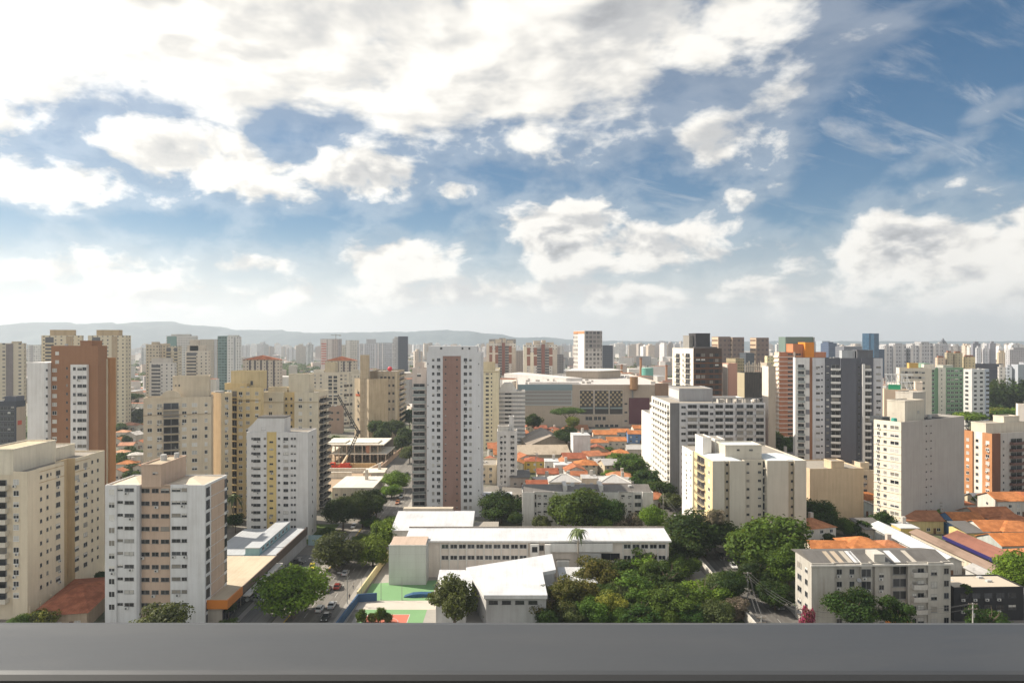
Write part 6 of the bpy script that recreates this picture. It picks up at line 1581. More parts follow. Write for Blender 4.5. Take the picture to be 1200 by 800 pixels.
def houses():
    # between the mall and the walk-up row
    H = [(708, 506, 26, 'long clay-roofed terrace house in front of the mall lattice windows, rear row', OR_, (.60, .56, .48), 6.5, 'gable'), (726, 503.5, 20, 'orange-roofed house below the last lattice window', OR_, (.64, .58, .50), 6.5, 'gable'),
         (700, 515.5, 24, 'orange-roofed white house left of the blue-walled one', OR_, (.66, .64, .60), 6.5, 'hip'), (722, 513.5, 22, 'orange-roofed terrace house with a pale party wall', OR_, (.60, .55, .47), 6.5, 'gable'),
         (745, 505.5, 20, 'orange-roofed house with a bright blue front wall below the maroon panel', OR_, (.16, .26, .45), 6.5, 'gable'), (751, 499.5, 20, 'orange-roofed white house directly under the maroon panel', OR_, (.66, .62, .56), 7, 'gable'),
         (727, 527.5, 17, 'small orange hip-roofed house right of the garden trees', OR_, (.66, .62, .54), 4, 'hip'), (745, 523, 22, 'grey sheet-roofed house above the street trees', None, (.52, .49, .44), 4.5, 'gable'), (761, 534, 12, 'small orange roof at the foot of the grey slab', OR_, (.6, .56, .5), 4, 'hip'),
         (607, 539, 13, 'small orange-roofed pale house right of the small white block', OR_, (.66, .62, .54), 5.5, 'gabley'), (626, 536.5, 22, 'yellow two-storey house with a dark red roof', RD_, (.62, .46, .15), 6, 'hip'), (641, 550.5, 24, 'dark red roof in front of the yellow two-storey house', RD_, (.60, .55, .48), 4.5, 'gable'),
         (646, 537, 16, 'white modern flat-roofed house with dark openings', None, (.70, .68, .64), 7, 'flat'), (660, 541, 22, 'white flat-roofed house with a dark carport, right of its twin', None, (.66, .65, .63), 6.5, 'flat'),
         (672, 533, 26, 'dark red long roof behind the white flat-roofed houses', RD_, (.5, .44, .38), 4.5, 'gable'), (686, 540.5, 25, 'bright orange hip-roofed house beside the garden trees', OR_, (.64, .58, .48), 5, 'hip'), (609, 555, 22, 'black sheet-roofed house with a garden bush', None, (.4, .36, .33), 4.5, 'shed'), (629, 564.5, 24, 'brick red roof close behind the white walk-up row', RD_, (.5, .42, .36), 4.5, 'gable'),
         (661, 559, 36, 'cream house with a grey hip roof and white ridges, left one behind the walk-up row', None, (.66, .61, .52), 8, 'hip'), (719, 560, 34, 'cream house with a grey hip roof and white ridges, right one behind the walk-up row', None, (.64, .59, .50), 8, 'hip'), (690, 556, 18, 'cluttered cream roof terrace house between the two grey hip roofs', None, (.60, .55, .46), 8.5, 'flat')]
    for px, py, w, lab, roof, wall, h, kind in H:
        rm = None if roof else (DS if 'black' in lab else GS if ('grey' in lab) else WS)
        t = house(px, py, w, lab, roof, wall, h, 9 if w < 25 else 11, kind, RND.uniform(-.06, .06), roofmat=rm)
        if 'white ridges' in lab:
            d = t.location[1]; hw, hd = w / F * d / 2 + .5, 6.0; k = max(hw - hd, .3); z = h + .1; rh = min(hd - .5, hw - .5) * .42
            for s in (-1, 1):
                mb = MB(); mb.tube((s * hw, -hd, z), (s * k, 0, z + rh), .28, .28, 5); mb.build('ridge', [wallmat((.74, .72, .68))], t)
            mb = MB(); mb.tube((-k, 0, z + rh), (k, 0, z + rh), .28, .28, 5); mb.build('ridge', [wallmat((.74, .72, .68))], t)
    # old gabled shed and the white cube house
    t = house(640, 507, 52, 'old wide gabled shed with a brown stained roof left of the round tree', None, (.36, .31, .25), 6, 40, 'gabley', .12, roofmat=sheetmat((.27, .23, .19), 'brown_stained_sheet', 1.4, .6), d=440)
    t = house(634, 532, 64, 'long low brown shed roof in front of the gabled shed', None, (.40, .35, .28), 4.5, 16, 'shed', .05, roofmat=sheetmat((.36, .30, .23), 'brown_stained_sheet', 1.4, .6), d=402)
    t = house(680, 508, 20, 'blank white cube house behind the round tree', None, (.66, .66, .66), 15, 12, 'flat', .05, d=405, roofmat=WS)
    t = house(581, 573, 38, 'white-roofed carport building right of the brown-striped tower foot', None, (.55, .5, .42), 4.2, 12, 'flat', 0, d=292, roofmat=WROOF)
    # right of the street
    H = [(1010, 579.5, 44, 'broad bright orange clay roof between the charcoal tower and the beige block', OR_, (.60, .52, .42), 4.5, 'hip'), (978, 545, 30, 'orange-roofed house on top of the plain beige wall', OR_, (.62, .52, .40), 15, 'gable'),
         (983, 577, 26, 'grey sheet roof behind the round dark tree', None, (.50, .47, .43), 4.2, 'gable'), (1008, 587, 26, 'white sheet-roofed shed with a pale blue wall', None, (.52, .60, .64), 4, 'gabley'), (1018, 613, 26, 'dark grey sheet roof behind the small garden trees', None, (.50, .45, .38), 4, 'shed'),
         (1072, 602, 46, 'wide brown clay roof in front of the beige block', (.42, .20, .11), (.64, .54, .30), 4.8, 'gable'), (1058, 612, 22, 'yellow-walled house under the wide brown clay roof', WS and None, (.66, .52, .20), 4.2, 'flat'),
         (968, 638, 42, 'orange clay roof left behind the grey walk-up block', OR_, (.60, .55, .47), 5, 'gable'), (1008, 632.5, 40, 'orange clay roof with a tall hip in the middle behind the grey walk-up block', OR_, (.6, .55, .48), 6.5, 'hip'), (1040, 636, 36, 'brownish clay roof right behind the grey walk-up block', (.46, .19, .09), (.6, .55, .48), 5.5, 'hip'),
         (1126, 604, 36, 'orange clay roof with a white gable side and blue front', OR_, (.12, .24, .46), 5.2, 'gable'), (1156, 598, 46, 'brown-orange clay roof behind the blue-fronted house', (.50, .20, .09), (.55, .5, .44), 5, 'gable'), (1180, 604, 44, 'brown clay roof with an orange patch near the right edge', (.48, .19, .09), (.6, .56, .5), 5, 'hip'),
         (1135, 617, 26, 'dark grey roofed yellow house behind the purple-edged shed', None, (.64, .54, .26), 4.5, 'shed'), (1160, 613.5, 40, 'long orange roof with a white eave board', OR_, (.62, .6, .56), 5, 'gable'), (1188, 614, 50, 'wide orange clay roof cut by the right edge, upper one', OR_, (.6, .55, .48), 5.2, 'hip'), (1184, 629, 52, 'wide orange clay roof cut by the right edge, lower one', (.56, .21, .065), (.44, .48, .46), 4.8, 'gable'),
         (1176, 580, 40, 'white house with an orange roof under the brick tower balconies', OR_, (.66, .62, .56), 6.5, 'gable'), (1212, 580, 40, 'grey-walled long house with an orange roof at the right edge', (.55, .2, .09), (.5, .48, .46), 6.5, 'gable'), (1213, 646, 50, 'white-walled house at the right edge above the bright tree', (.5, .2, .1), (.6, .58, .55), 4.5, 'hip')]
    for px, py, w, lab, roof, wall, h, kind in H:
        rm = None if roof else (DS if 'dark grey' in lab else GS if lab.startswith('grey') else WS)
        dep = {True: 34, False: 11}[kind == 'gabley' and w > 50] if w > 30 else 9
        t = house(px, py, w * (.34 if dep == 34 else 1), lab, roof, wall, h, dep, kind, RND.uniform(-.1, .1) + (.30 if dep == 34 else 0), roofmat=rm)
    for X, Y, w, dep, h, rm, wall, lab in ((130.5, 223, 6.5, 40, 4.6, WS, (.6, .6, .58), 'long white zinc shed roof running back from the grey walk-up block'), (139.6, 206, 4.6, 58, 4.4, sheetmat((.24, .17, .13), 'rusty_sheet', 1.0, .6), (.62, .56, .46), 'long narrow rusty sheet roof with a pale side wall'),
                                           (134.6, 186, 4.8, 26, 4.2, GS, (.5, .5, .48), 'grey zinc roof in front of the long white shed'), (149.0, 212, 8.5, 32, 5.0, sheetmat((.23, .10, .07), 'rust_red_sheet', 1.2, .55), (.16, .15, .15), 'rust-red roofed shed with a purple fascia board')):
        t = house(600 + X / Y * F, 0, w / Y * F, lab, None, wall, h, dep, 'gabley', 0.0, d=Y, roofmat=rm)
        for k in range(7): HREG.append((X, Y - dep / 2 + dep * k / 6, 5))
        if 'purple' in lab:
            mb = MB(); mb.box(-w / 2 - .75, -w / 2 - .62, -dep / 2 - .5, dep / 2 + .5, h - 1.0, h + .1); mb.box(-w / 2 - .62, w / 2 + .6, -dep / 2 - .62, -dep / 2 - .5, h - 1.0, h - .1); mb.build('fascia_board', [plain('purple_board', (.025, .02, .11), .5)], t)
    # low blocks under the charcoal tower
    b = B('low_building', 'beige windowless low block at the foot of the charcoal tower', 949, 268, 4, 945, 1012, 549, cat='building', wall=(.60, .48, .34), bl=20); b.body(parapet=.4)
    b.block(b.u('R', 975), b.u('R', 990), .5, 6, b.H - .4, b.H + 2.5); b.done()
    b = B('low_building', 'cream stepped low block beside the beige windowless one', 1009, 290, 6, 998, 1024, 551, cat='building', wall=(.66, .57, .44), bl=16); b.body(parapet=.4); b.win('R', [(1014, 1.6)], b.H - 2, 5, 3, 1.2, mix='dk'); b.block(1, 5, 2, 9, b.H - .4, b.H + 2.6); b.done()
    house(918, 523, 40, 'flat tan building below the salmon tower trees', None, (.48, .36, .24), 7, 14, 'flat', .1, d=380, roofmat=ROOFC)
    b = B('low_building', 'black-fronted low building with planted terrace at the right', 1118, 171, 2, 1110, 1200, 688, cat='building', wall=(.03, .03, .033), bl=9); b.body(parapet=.3, roof=plain('terrace', (.46, .40, .32), .9))
    b.win('R', [(1130 + 14 * k, 2) for k in range(5)], b.H - 1.5, 2, 3, 1.2, mix='dk', frame='dark'); b.done()
    # terracotta roof between the two near-left towers
    house(95, 692, 56, 'clay-tiled low house between the two nearest left towers', (.36, .13, .07), (.5, .4, .3), 4.0, 26, 'hip', .2, d=178)
    # the clay-roof quarter on the left behind the brown tower
    cols = [OR_, (.55, .28, .18), (.5, .2, .1), (.60, .33, .20), (.62, .60, .56)]
    names = ['pinkish', 'orange', 'rust red', 'faded', 'pale']
    spots = [(141, 476, 12), (152, 474, 12), (163, 478, 12), (147, 484, 14), (160, 487, 13), (141, 491, 12), (153, 496, 18), (166, 497, 10), (144, 504, 14), (158, 507, 16), (140, 513, 12), (150, 519, 16), (165, 516, 12), (143, 527, 14), (160, 530, 16), (150, 540, 20), (166, 544, 14), (140, 549, 14)]
    for i, (px, py, w) in enumerate(spots):
        k = i % 5
        t = house(px, py, w, ' '.join([names[k], 'roofed small house in the left clay-roof quarter,', ['far end', 'far row', 'middle row', 'near row', 'near end'][min(4, i * 5 // 18)], ['left', 'centre', 'right'][i % 3], 'of the lane']), cols[k], (.62, .56, .48), RND.choice([4, 4.5, 6]), None, RND.choice(['hip', 'gable', 'gabley']), RND.uniform(-.3, .3))
        t['group'] = 'houses in the left clay-roof quarter'


def infill():
    r = random.Random(77)
    tones = [(.46, .185, .075), (.40, .16, .08), (.34, .13, .08), (.52, .24, .12), None, None]
    for (X0, X1, Y0, Y1, n, lab, g) in ((92, 240, 214, 345, 46, 'small tiled or sheet-roofed house packed into the right-hand quarter', 'packed houses of the right-hand quarter'), (-12, 58, 292, 520, 46, 'small tiled or sheet-roofed house packed between the walk-up row and the mall', 'packed houses below the mall'),
                                        (82, 170, 330, 420, 14, 'small roof glimpsed between the towers right of the street', 'roofs glimpsed right of the street'), (-230, -150, 260, 330, 10, 'small roof glimpsed behind the brown tower', 'roofs glimpsed behind the brown tower')):
        k = 0
        for _ in range(n * 14):
            x, y = r.uniform(X0, X1), r.uniform(Y0, Y1); s_ = r.uniform(4.2, 6.5)
            if any(abs(x - a) < s_ + c * .9 and abs(y - b) < s_ + c * .9 for a, b, c in HREG): continue
            if any(abs(x - a) < 14 and -4 < y - b < 30 for a, b in ((143, 250), (118, 268), (150, 290))): continue
            if x < 8 and y < 345: continue
            rf = r.choice(tones)
            t = house(600 + x / y * F, 400 + (EYE - 5) / y * F, 2 * s_ / y * F, lab, rf, r.choice([(.62, .57, .48), (.66, .64, .60), (.55, .48, .36), (.5, .49, .47)]), r.choice([3.6, 4.2, 5.6]), s_ * r.uniform(1.5, 2.2), r.choice(['gable', 'hip', 'gabley', 'shed'] if rf else ['shed', 'flat', 'gable']), r.choice([0, .3]) + r.uniform(-.08, .08), d=y, roofmat=None if rf else r.choice([GS, WS, DS, GS]))
            t['group'] = g; k += 1
            if k >= n: break


def building_site():
    d = 392.0
    t = thing('unfinished_building', 'half-built concrete frame with white slabs and open floors', 'building shell', (atx(379, d), d, 0))
    W = atx(452, d) - atx(379, d); co_ = wallmat((.46, .39, .31), .3); sl_ = wallmat((.70, .66, .58), .25)
    y1 = 26
    for lev, z in enumerate((5.2, 10.4)):
        mb = MB(); mb.box(-.8, W + (.8 if lev == 0 else -1), -.8, y1, z, z + .6); mb.build('floor_slab', [sl_], t)
    for x0, x1 in ((0, 12), (16, 31)):
        mb = MB(); mb.box(x0, x1, 2, 14, 11.0, 11.7); mb.build('upper_slab', [sl_], t)
    for i in range(9):
        for yy in (0, 9, 18):
            x = W * i / 8
            mb = MB(); mb.box(x - .3, x + .3, yy - .3, yy + .3, 0, 5.2); mb.build('column', [co_], t)
            if i < 8: mb = MB(); mb.box(x - .28, x + .28, yy - .28, yy + .28, 5.8, 10.4); mb.build('column', [co_], t)
    mb = MB(); mb.box(W * .02, W * .12, -.25, 0, 5.8, 10.4); mb.build('infill_wall', [co_], t); mb = MB(); mb.box(W * .02, W * .12, -.25, 0, 0, 5.2); mb.build('infill_wall', [co_], t)
    mb = MB(); mb.box(W * .68, W * .76, .4, .7, 5.8, 10.4); mb.build('brick_infill', [wallmat((.40, .20, .13))], t)
    mb = MB(); mb.box(-.5, W, y1 - .5, y1 - .1, 0, 10.4); mb.build('rear_wall', [wallmat((.20, .17, .14))], t)
    # hoardings, trench wall, white hoarding in front
    for x0, x1, y, h, lab, c in ((-108, -75, 376, 2.6, 'tan hoarding along the near side of the concrete frame', (.58, .42, .24)), (-106, -77, 364, 2.2, 'white site barrier in front of the trench, rear one', (.74, .70, .62)), (-104, -82, 349, 3.0, 'white site barrier behind the red crane truck, front one', (.74, .70, .62))):
        mb = MB(); mb.box(x0, x1, y, y + .4, 0, h); mb.box(x0, x1, y - .3, y + .7, h, h + .25); o = mb.build('site_barrier', [wallmat(c, .3)]); tag(o, lab, 'barrier')
    mb = MB(); mb.prism([(-76, 364), (-72.5, 384), (-73.2, 384), (-76.8, 364)], 0, 2.4); o = mb.build('site_barrier', [wallmat((.72, .62, .50), .3)]); tag(o, 'pale angled barrier at the right end of the trench', 'barrier')
    mb = MB(); mb.prism([(-72, 318), (-71.5, 318), (-70, 440), (-70.5, 440)], 0, 2.6); o = mb.build('site_wall', [wallmat((.50, .36, .27), .35)]); tag(o, 'long brown site wall along the far avenue', 'wall')
    # crane truck with lattice boom
    x, y = gp(400, 549.5)
    t = thing('crane_truck', 'red mobile crane with a long dark lattice boom on the building site', 'crane', (x, y, 0))
    red = plain('crane_red', (.55, .05, .02), .4)
    mb = MB(); mb.box(-6, 5.5, -1.4, 1.4, .9, 1.9); mb.build('chassis', [red], t)
    mb = MB(); mb.box(-5.8, -3.4, -1.3, 1.3, 1.9, 3.6); mb.box(-.4, 4.6, -1.3, 1.3, 1.9, 3.3); mb.build('cab', [red], t)
    mb = MB(); mb.box(-5.9, -5.79, -1.1, 1.1, 2.5, 3.4); mb.box(-5.5, -3.7, -1.34, -1.31, 2.6, 3.4); mb.build('cab_window', [GL[0]], t)
    for xx in (-4.8, -3.0, 1.8, 3.6):
        for s in (-1, 1):
            mb = MB(); mb.tube((xx, s * 1.1, .6), (xx, s * 1.5, .6), .6, .6, 14); mb.build('wheel', [plain('tyre', (.03, .03, .03), .8)], t)
    def pt(px, py): return Vector((atx(px, y) - x, 0, EYE - (py - 400) / F * y))
    a, b_, c_ = pt(401, 546) , pt(407.5, 533), pt(420, 506)
    mb = MB(); mb.tube((a.x, 0, 2.6), b_, .75, .6, 4); mb.build('boom_base', [plain('cream_paint', (.62, .50, .34), .5)], t)
    blk = plain('dark_steel', (.05, .05, .05), .6)
    def lattice(p, q, w, n, nm):
        mb = MB(); dv = (q - p).normalized(); s1 = dv.cross(Vector((0, 1, 0))).normalized() * w; s2 = Vector((0, 1, 0)) * w
        cs = [s1 + s2, s1 - s2, -s1 - s2, -s1 + s2]
        for cc in cs: mb.tube(p + cc, q + cc * .7, .17, .13, 5)
        for i in range(n):
            f0, f1 = i / n, (i + 1) / n
            for k in range(4): mb.tube(p.lerp(q, f0) + cs[k], p.lerp(q, f1) + cs[(k + 1) % 4], .1, .1, 4)
        mb.build(nm, [blk], t)
    lattice(b_, c_, .7, 9, 'lattice_boom'); lattice(c_, pt(395.5, 462.5), .55, 14, 'lattice_jib')
    mb = MB(); mb.box(c_.x - 1.0, c_.x + 1.0, -.7, .7, c_.z - 1, c_.z + 1); mb.build('knuckle', [blk], t)
    # low white building in front of the site
    house(421, 573, 46, 'flat white-roofed low building in front of the site', None, (.62, .58, .50), 4.5, 26, 'flat', 0, d=318, roofmat=sheetmat((.64, .60, .53), 'pale_flat_roof', 3, .3))
    house(440, 556, 24, 'flat cream-roofed shed right of the building site', None, (.60, .54, .46), 3.4, 12, 'flat', .05, d=352, roofmat=sheetmat((.68, .62, .52), 'pale_flat_roof', 3, .3))


school(); shops(); houses(); infill(); building_site()

# ------------------------------------------------------------------ balcony parapet in the foreground
t = thing('balcony_parapet', 'smooth grey metal-capped balcony parapet across the bottom of the view', 'parapet', (0, 0, 0))
mm, N, bb = principled('grey_metal_coping', .42, .55, .5)
g = N.new('ShaderNodeTexCoord').outputs['Object']
f = N.noise(N.vm('MULTIPLY', g, (.6, 3, 3)), 1.5, 5, .65); sp = N.noise(g, 60, 2, .6)
col = N.mix(f, (.060, .064, .069), (.108, .111, .114)); col = N.mix(N.m('MULTIPLY', N.ramp(sp, .78, .82), .35), col, (.5, .49, .47))
N.put(bb.inputs['Base Color'], col); N.put(bb.inputs['Roughness'], N.ramp(f, .25, .75, .30, .56))
mb = MB()
prof = [(1.018, -.60), (1.018, -.525), (1.022, -.513), (1.032, -.506), (1.045, -.503), (1.205, -.499), (1.222, -.503), (1.23, -.512), (1.23, -.60)]
n = len(prof); X = 7.0
mb.v = [(-X, y, z + EYE + .0025) for y, z in prof] + [(X, y, z + EYE - .0025) for y, z in prof]
mb.f = [(i, n + i, n + (i + 1) % n, (i + 1) % n) for i in range(n)] + [tuple(range(n)), tuple(range(n, 2 * n))[::-1]]; mb.mi = [0] * len(mb.f)
mb.build('coping', [mm], t)
mb = MB(); mb.box(-X, X, 1.03, 1.19, EYE - 1.6, EYE - .56); mb.build('parapet_wall', [wallmat((.5, .48, .45))], t)
mb = MB(); mb.box(-X, X, 1.008, 1.027, EYE - .60, EYE - .5005); mb.build('front_lip', [plain('black_seal', (.015, .015, .015), .6)], t)
mb = MB(); mb.box(-X, X, -1.2, 1.25, EYE - 1.9, EYE - 1.6); mb.build('balcony_floor', [CONCP], t)
# ================================================================== trees
import numpy as np


def leafmat(name, dark, light, trans=.28):
    m = bpy.data.materials.new(name); m.use_nodes = True; t = m.node_tree; N = NT(t)
    b = t.nodes['Principled BSDF']; b.inputs['Roughness'].default_value = .65; b.inputs['Specular IOR Level'].default_value = .2
    a = N.new('ShaderNodeAttribute', attribute_name='tint').outputs['Fac']
    r = N.new('ShaderNodeObjectInfo').outputs['Random']
    col = N.mix(a, dark, light)
    hsv = N.new('ShaderNodeHueSaturation'); N.put(hsv.inputs['Hue'], N.m('ADD', .485, N.m('MULTIPLY', r, .03))); N.put(hsv.inputs['Value'], N.m('ADD', .8, N.m('MULTIPLY', r, .45))); N.put(hsv.inputs['Color'], col)
    N.put(b.inputs['Base Color'], hsv.outputs[0])
    tr = N.new('ShaderNodeBsdfTranslucent'); N.put(tr.inputs[0], N.mix(.5, hsv.outputs[0], (.20, .24, .03)))
    mx = N.new('ShaderNodeMixShader'); mx.inputs[0].default_value = trans
    t.links.new(b.outputs[0], mx.inputs[1]); t.links.new(tr.outputs[0], mx.inputs[2]); t.links.new(mx.outputs[0], t.nodes['Material Output'].inputs[0])
    return m


LEAF = {'dark': leafmat('leaves_dark', (.008, .024, .004), (.038, .078, .010)), 'mid': leafmat('leaves_mid', (.020, .047, .006), (.095, .162, .016)), 'bright': leafmat('leaves_bright', (.042, .085, .007), (.17, .25, .020)),
        'yellow': leafmat('leaves_yellow_tips', (.050, .085, .012), (.23, .24, .030)), 'red': leafmat('leaves_reddish', (.034, .055, .010), (.165, .145, .026)), 'gold': leafmat('leaves_golden', (.08, .11, .015), (.32, .30, .04)),
        'olive': leafmat('leaves_olive', (.030, .046, .014), (.115, .14, .042)), 'mauve': leafmat('leaves_mauve', (.09, .085, .055), (.24, .185, .14))}
BARK = plain('bark', (.13, .10, .075), .95, 0, .1, .6, 2.0)
CROWNS = {}


def quads_mesh(name, C, Nn, S, tint, mat, rng, elong=1.5):
    n = len(C)
    R = rng.normal(size=(n, 3)); U = np.cross(Nn, R); U /= np.linalg.norm(U, axis=1)[:, None] + 1e-9; V = np.cross(Nn, U); V /= np.linalg.norm(V, axis=1)[:, None] + 1e-9
    U = U * (S * elong)[:, None]; V = V * S[:, None]; bend = Nn * (S * .35)[:, None]
    P = np.stack([C - U * .5, C - V * .5 + bend * .3, C + U * .5 - bend, C + V * .5 + bend * .3], 1).reshape(-1, 3)
    me = bpy.data.meshes.new(name)
    me.vertices.add(4 * n); me.vertices.foreach_set('co', P.ravel().astype('f'))
    me.loops.add(4 * n); me.loops.foreach_set('vertex_index', np.arange(4 * n, dtype='i'))
    me.polygons.add(n); me.polygons.foreach_set('loop_start', np.arange(0, 4 * n, 4, dtype='i')); me.polygons.foreach_set('loop_total', np.full(n, 4, 'i'))
    at = me.attributes.new('tint', 'FLOAT', 'FACE'); at.data.foreach_set('value', np.clip(tint, 0, 1).astype('f'))
    me.materials.append(mat); me.update(calc_edges=True)
    return me


def crown_mesh(style, leaf, seed, dense):
    k = (style, leaf, seed, dense)
    if k in CROWNS: return CROWNS[k]
    rng = np.random.default_rng(seed * 131 + len(style) * 7)
    nl = {'round': 38, 'loose': 28, 'flat': 30, 'tall': 28}[style]
    per = {'hi': 330, 'mid': 150, 'lo': 60}[dense]
    ls = {'hi': .052, 'mid': .085, 'lo': .14}[dense]
    C, Nn, S, T = [], [], [], []
    for i in range(nl):
        v = rng.normal(size=3); v /= np.linalg.norm(v)
        rr = (.25 + .75 * rng.random() ** .6)
        c = v * rr * np.array([.72, .72, .58 if style != 'flat' else .30])
        if style == 'flat': c[2] = abs(c[2]) * .8 - .02 + .25 * (1 - (c[0] ** 2 + c[1] ** 2))
        if c[2] < -.42: c[2] *= .75
        R = (.20 + .20 * rng.random()) * (1.0 if style != 'loose' else .82)
        lt = rng.normal(.45, .2)
        n = int(per * (R / .3) ** 2)
        d = rng.normal(size=(n, 3)); d /= np.linalg.norm(d, axis=1)[:, None]
        rad = R * (.55 + .5 * rng.random(n) ** .7) * (1 + .25 * np.sin(d[:, 0] * 5 + i) * np.cos(d[:, 1] * 4))
        p = c + d * rad[:, None] * np.array([1.1, 1.1, .78])
        C.append(p); nn = d + rng.normal(size=(n, 3)) * .55; nn[:, 2] += .35; nn /= np.linalg.norm(nn, axis=1)[:, None]
        Nn.append(nn); S.append(ls * (.6 + .8 * rng.random(n))); T.append(np.clip(lt + rng.normal(0, .22, n), 0, 1))
    me = quads_mesh('crown', np.concatenate(C), np.concatenate(Nn), np.concatenate(S), np.concatenate(T), LEAF[leaf], rng)
    CROWNS[k] = me
    return me


TRUNKS = {}


def trunk_mesh(seed):
    if seed in TRUNKS: return TRUNKS[seed]
    r = random.Random(seed); mb = MB()
    mb.tube((0, 0, 0), (.02, .01, .45), .055, .042, 9); mb.tube((.02, .01, .44), (.0, .03, .72), .043, .025, 8)
    for k in range(6):
        a = k * 1.05 + r.uniform(-.3, .3); z = r.uniform(.38, .55); e = Vector((cos(a) * r.uniform(.26, .42), sin(a) * r.uniform(.26, .42), z + r.uniform(.12, .28)))
        mb.tube((.015, .015, z), e, .026, .011, 6)
        mb.tube(e * .98, e + Vector((cos(a + .5) * .18, sin(a + .5) * .18, .14)), .012, .005, 5)
    TRUNKS[seed] = mb.mesh('trunk', [BARK])
    return TRUNKS[seed]


def tree(px, d, rpx, top, lab, leaf='mid', style='round', seed=None, dense='hi', group=None, name='tree', zscale=None, base=0.0):
    """crown of half-width rpx columns at distance d, its top at picture row `top`"""
    x = atx(px, d); r = rpx / F * d; zt = EYE - (top - 400) / F * d
    return tree_at(x, d, r, max(zt - base, r * .9), lab, leaf, style, seed, dense, group, name)


TN_ = [0]


def tree_at(x, y, r, H, lab, leaf='mid', style='round', seed=None, dense='hi', group=None, name='tree'):
    TN_[0] += 1; seed = (TN_[0] % 5) if seed is None else seed
    t = thing(name, lab, 'tree', (x, y, 0), (TN_[0] * 2.4) % 6.28, group)
    rz = min(r * 1.15, H * .60) if style != 'flat' else r * .6
    ch = {'round': .80, 'loose': .82, 'flat': .62, 'tall': .8}[style]
    o = link('crown', crown_mesh(style, leaf, seed, dense), t); o.location = (0, 0, H - rz * ch); o.scale = (r * 1.2, r * 1.2, rz)
    if name == 'shrub': o.location = (0, 0, H * .48); o.scale = (r * 1.15, r * 1.15, H * .62)
    if style == 'tall': o.scale = (r, r, H * .5); o.location = (0, 0, H * .55)
    k = link('trunk', trunk_mesh(seed), t); k.scale = (r * 1.1, r * 1.1, H * .95)
    return t


def palm(px, d, top, rpx, lab):
    x = atx(px, d); H = EYE - (top - 400) / F * d; r = rpx / F * d * 1.35
    t = thing('palm_tree', lab, 'palm', (x, d, 0))
    mb = MB(); mb.tube((0, 0, 0), (.15, 0, H * .5), .26, .19, 9); mb.tube((.15, 0, H * .5), (.1, .1, H - r * .3), .19, .14, 9); mb.build('trunk', [plain('palm_bark', (.30, .25, .19), .9)], t)
    rr = random.Random(3)
    for k in range(24):
        a = k * 2.4; up = rr.uniform(-.2, .95); mb = MB(); L = r * rr.uniform(.85, 1.15); prev = None
        for i in range(8):
            f = i / 7; p = Vector((cos(a) * L * f * (1 - .15 * f), sin(a) * L * f * (1 - .15 * f), up * L * f * .8 - 1.1 * L * f * f * (1.1 - up * .4)))
            w = .20 * r * .5 * sin(pi * min(1, f * .93 + .07)) + .02; s = Vector((-sin(a), cos(a), 0)) * w
            if prev:
                q, ps = prev; dz = Vector((0, 0, -.35 * w))
                mb.poly([q, p, p + s + dz, q + ps + dz]); mb.poly([p, q, q - ps + dz, p - s + dz])
            prev = (p, s)
        o = mb.build('frond', [LEAFP], t); o.location = (.1, .1, H - r * .3)
    return t


LEAFP = plain('palm_leaf', (.10, .135, .04), .55, 0, .3, .5, 2.0)


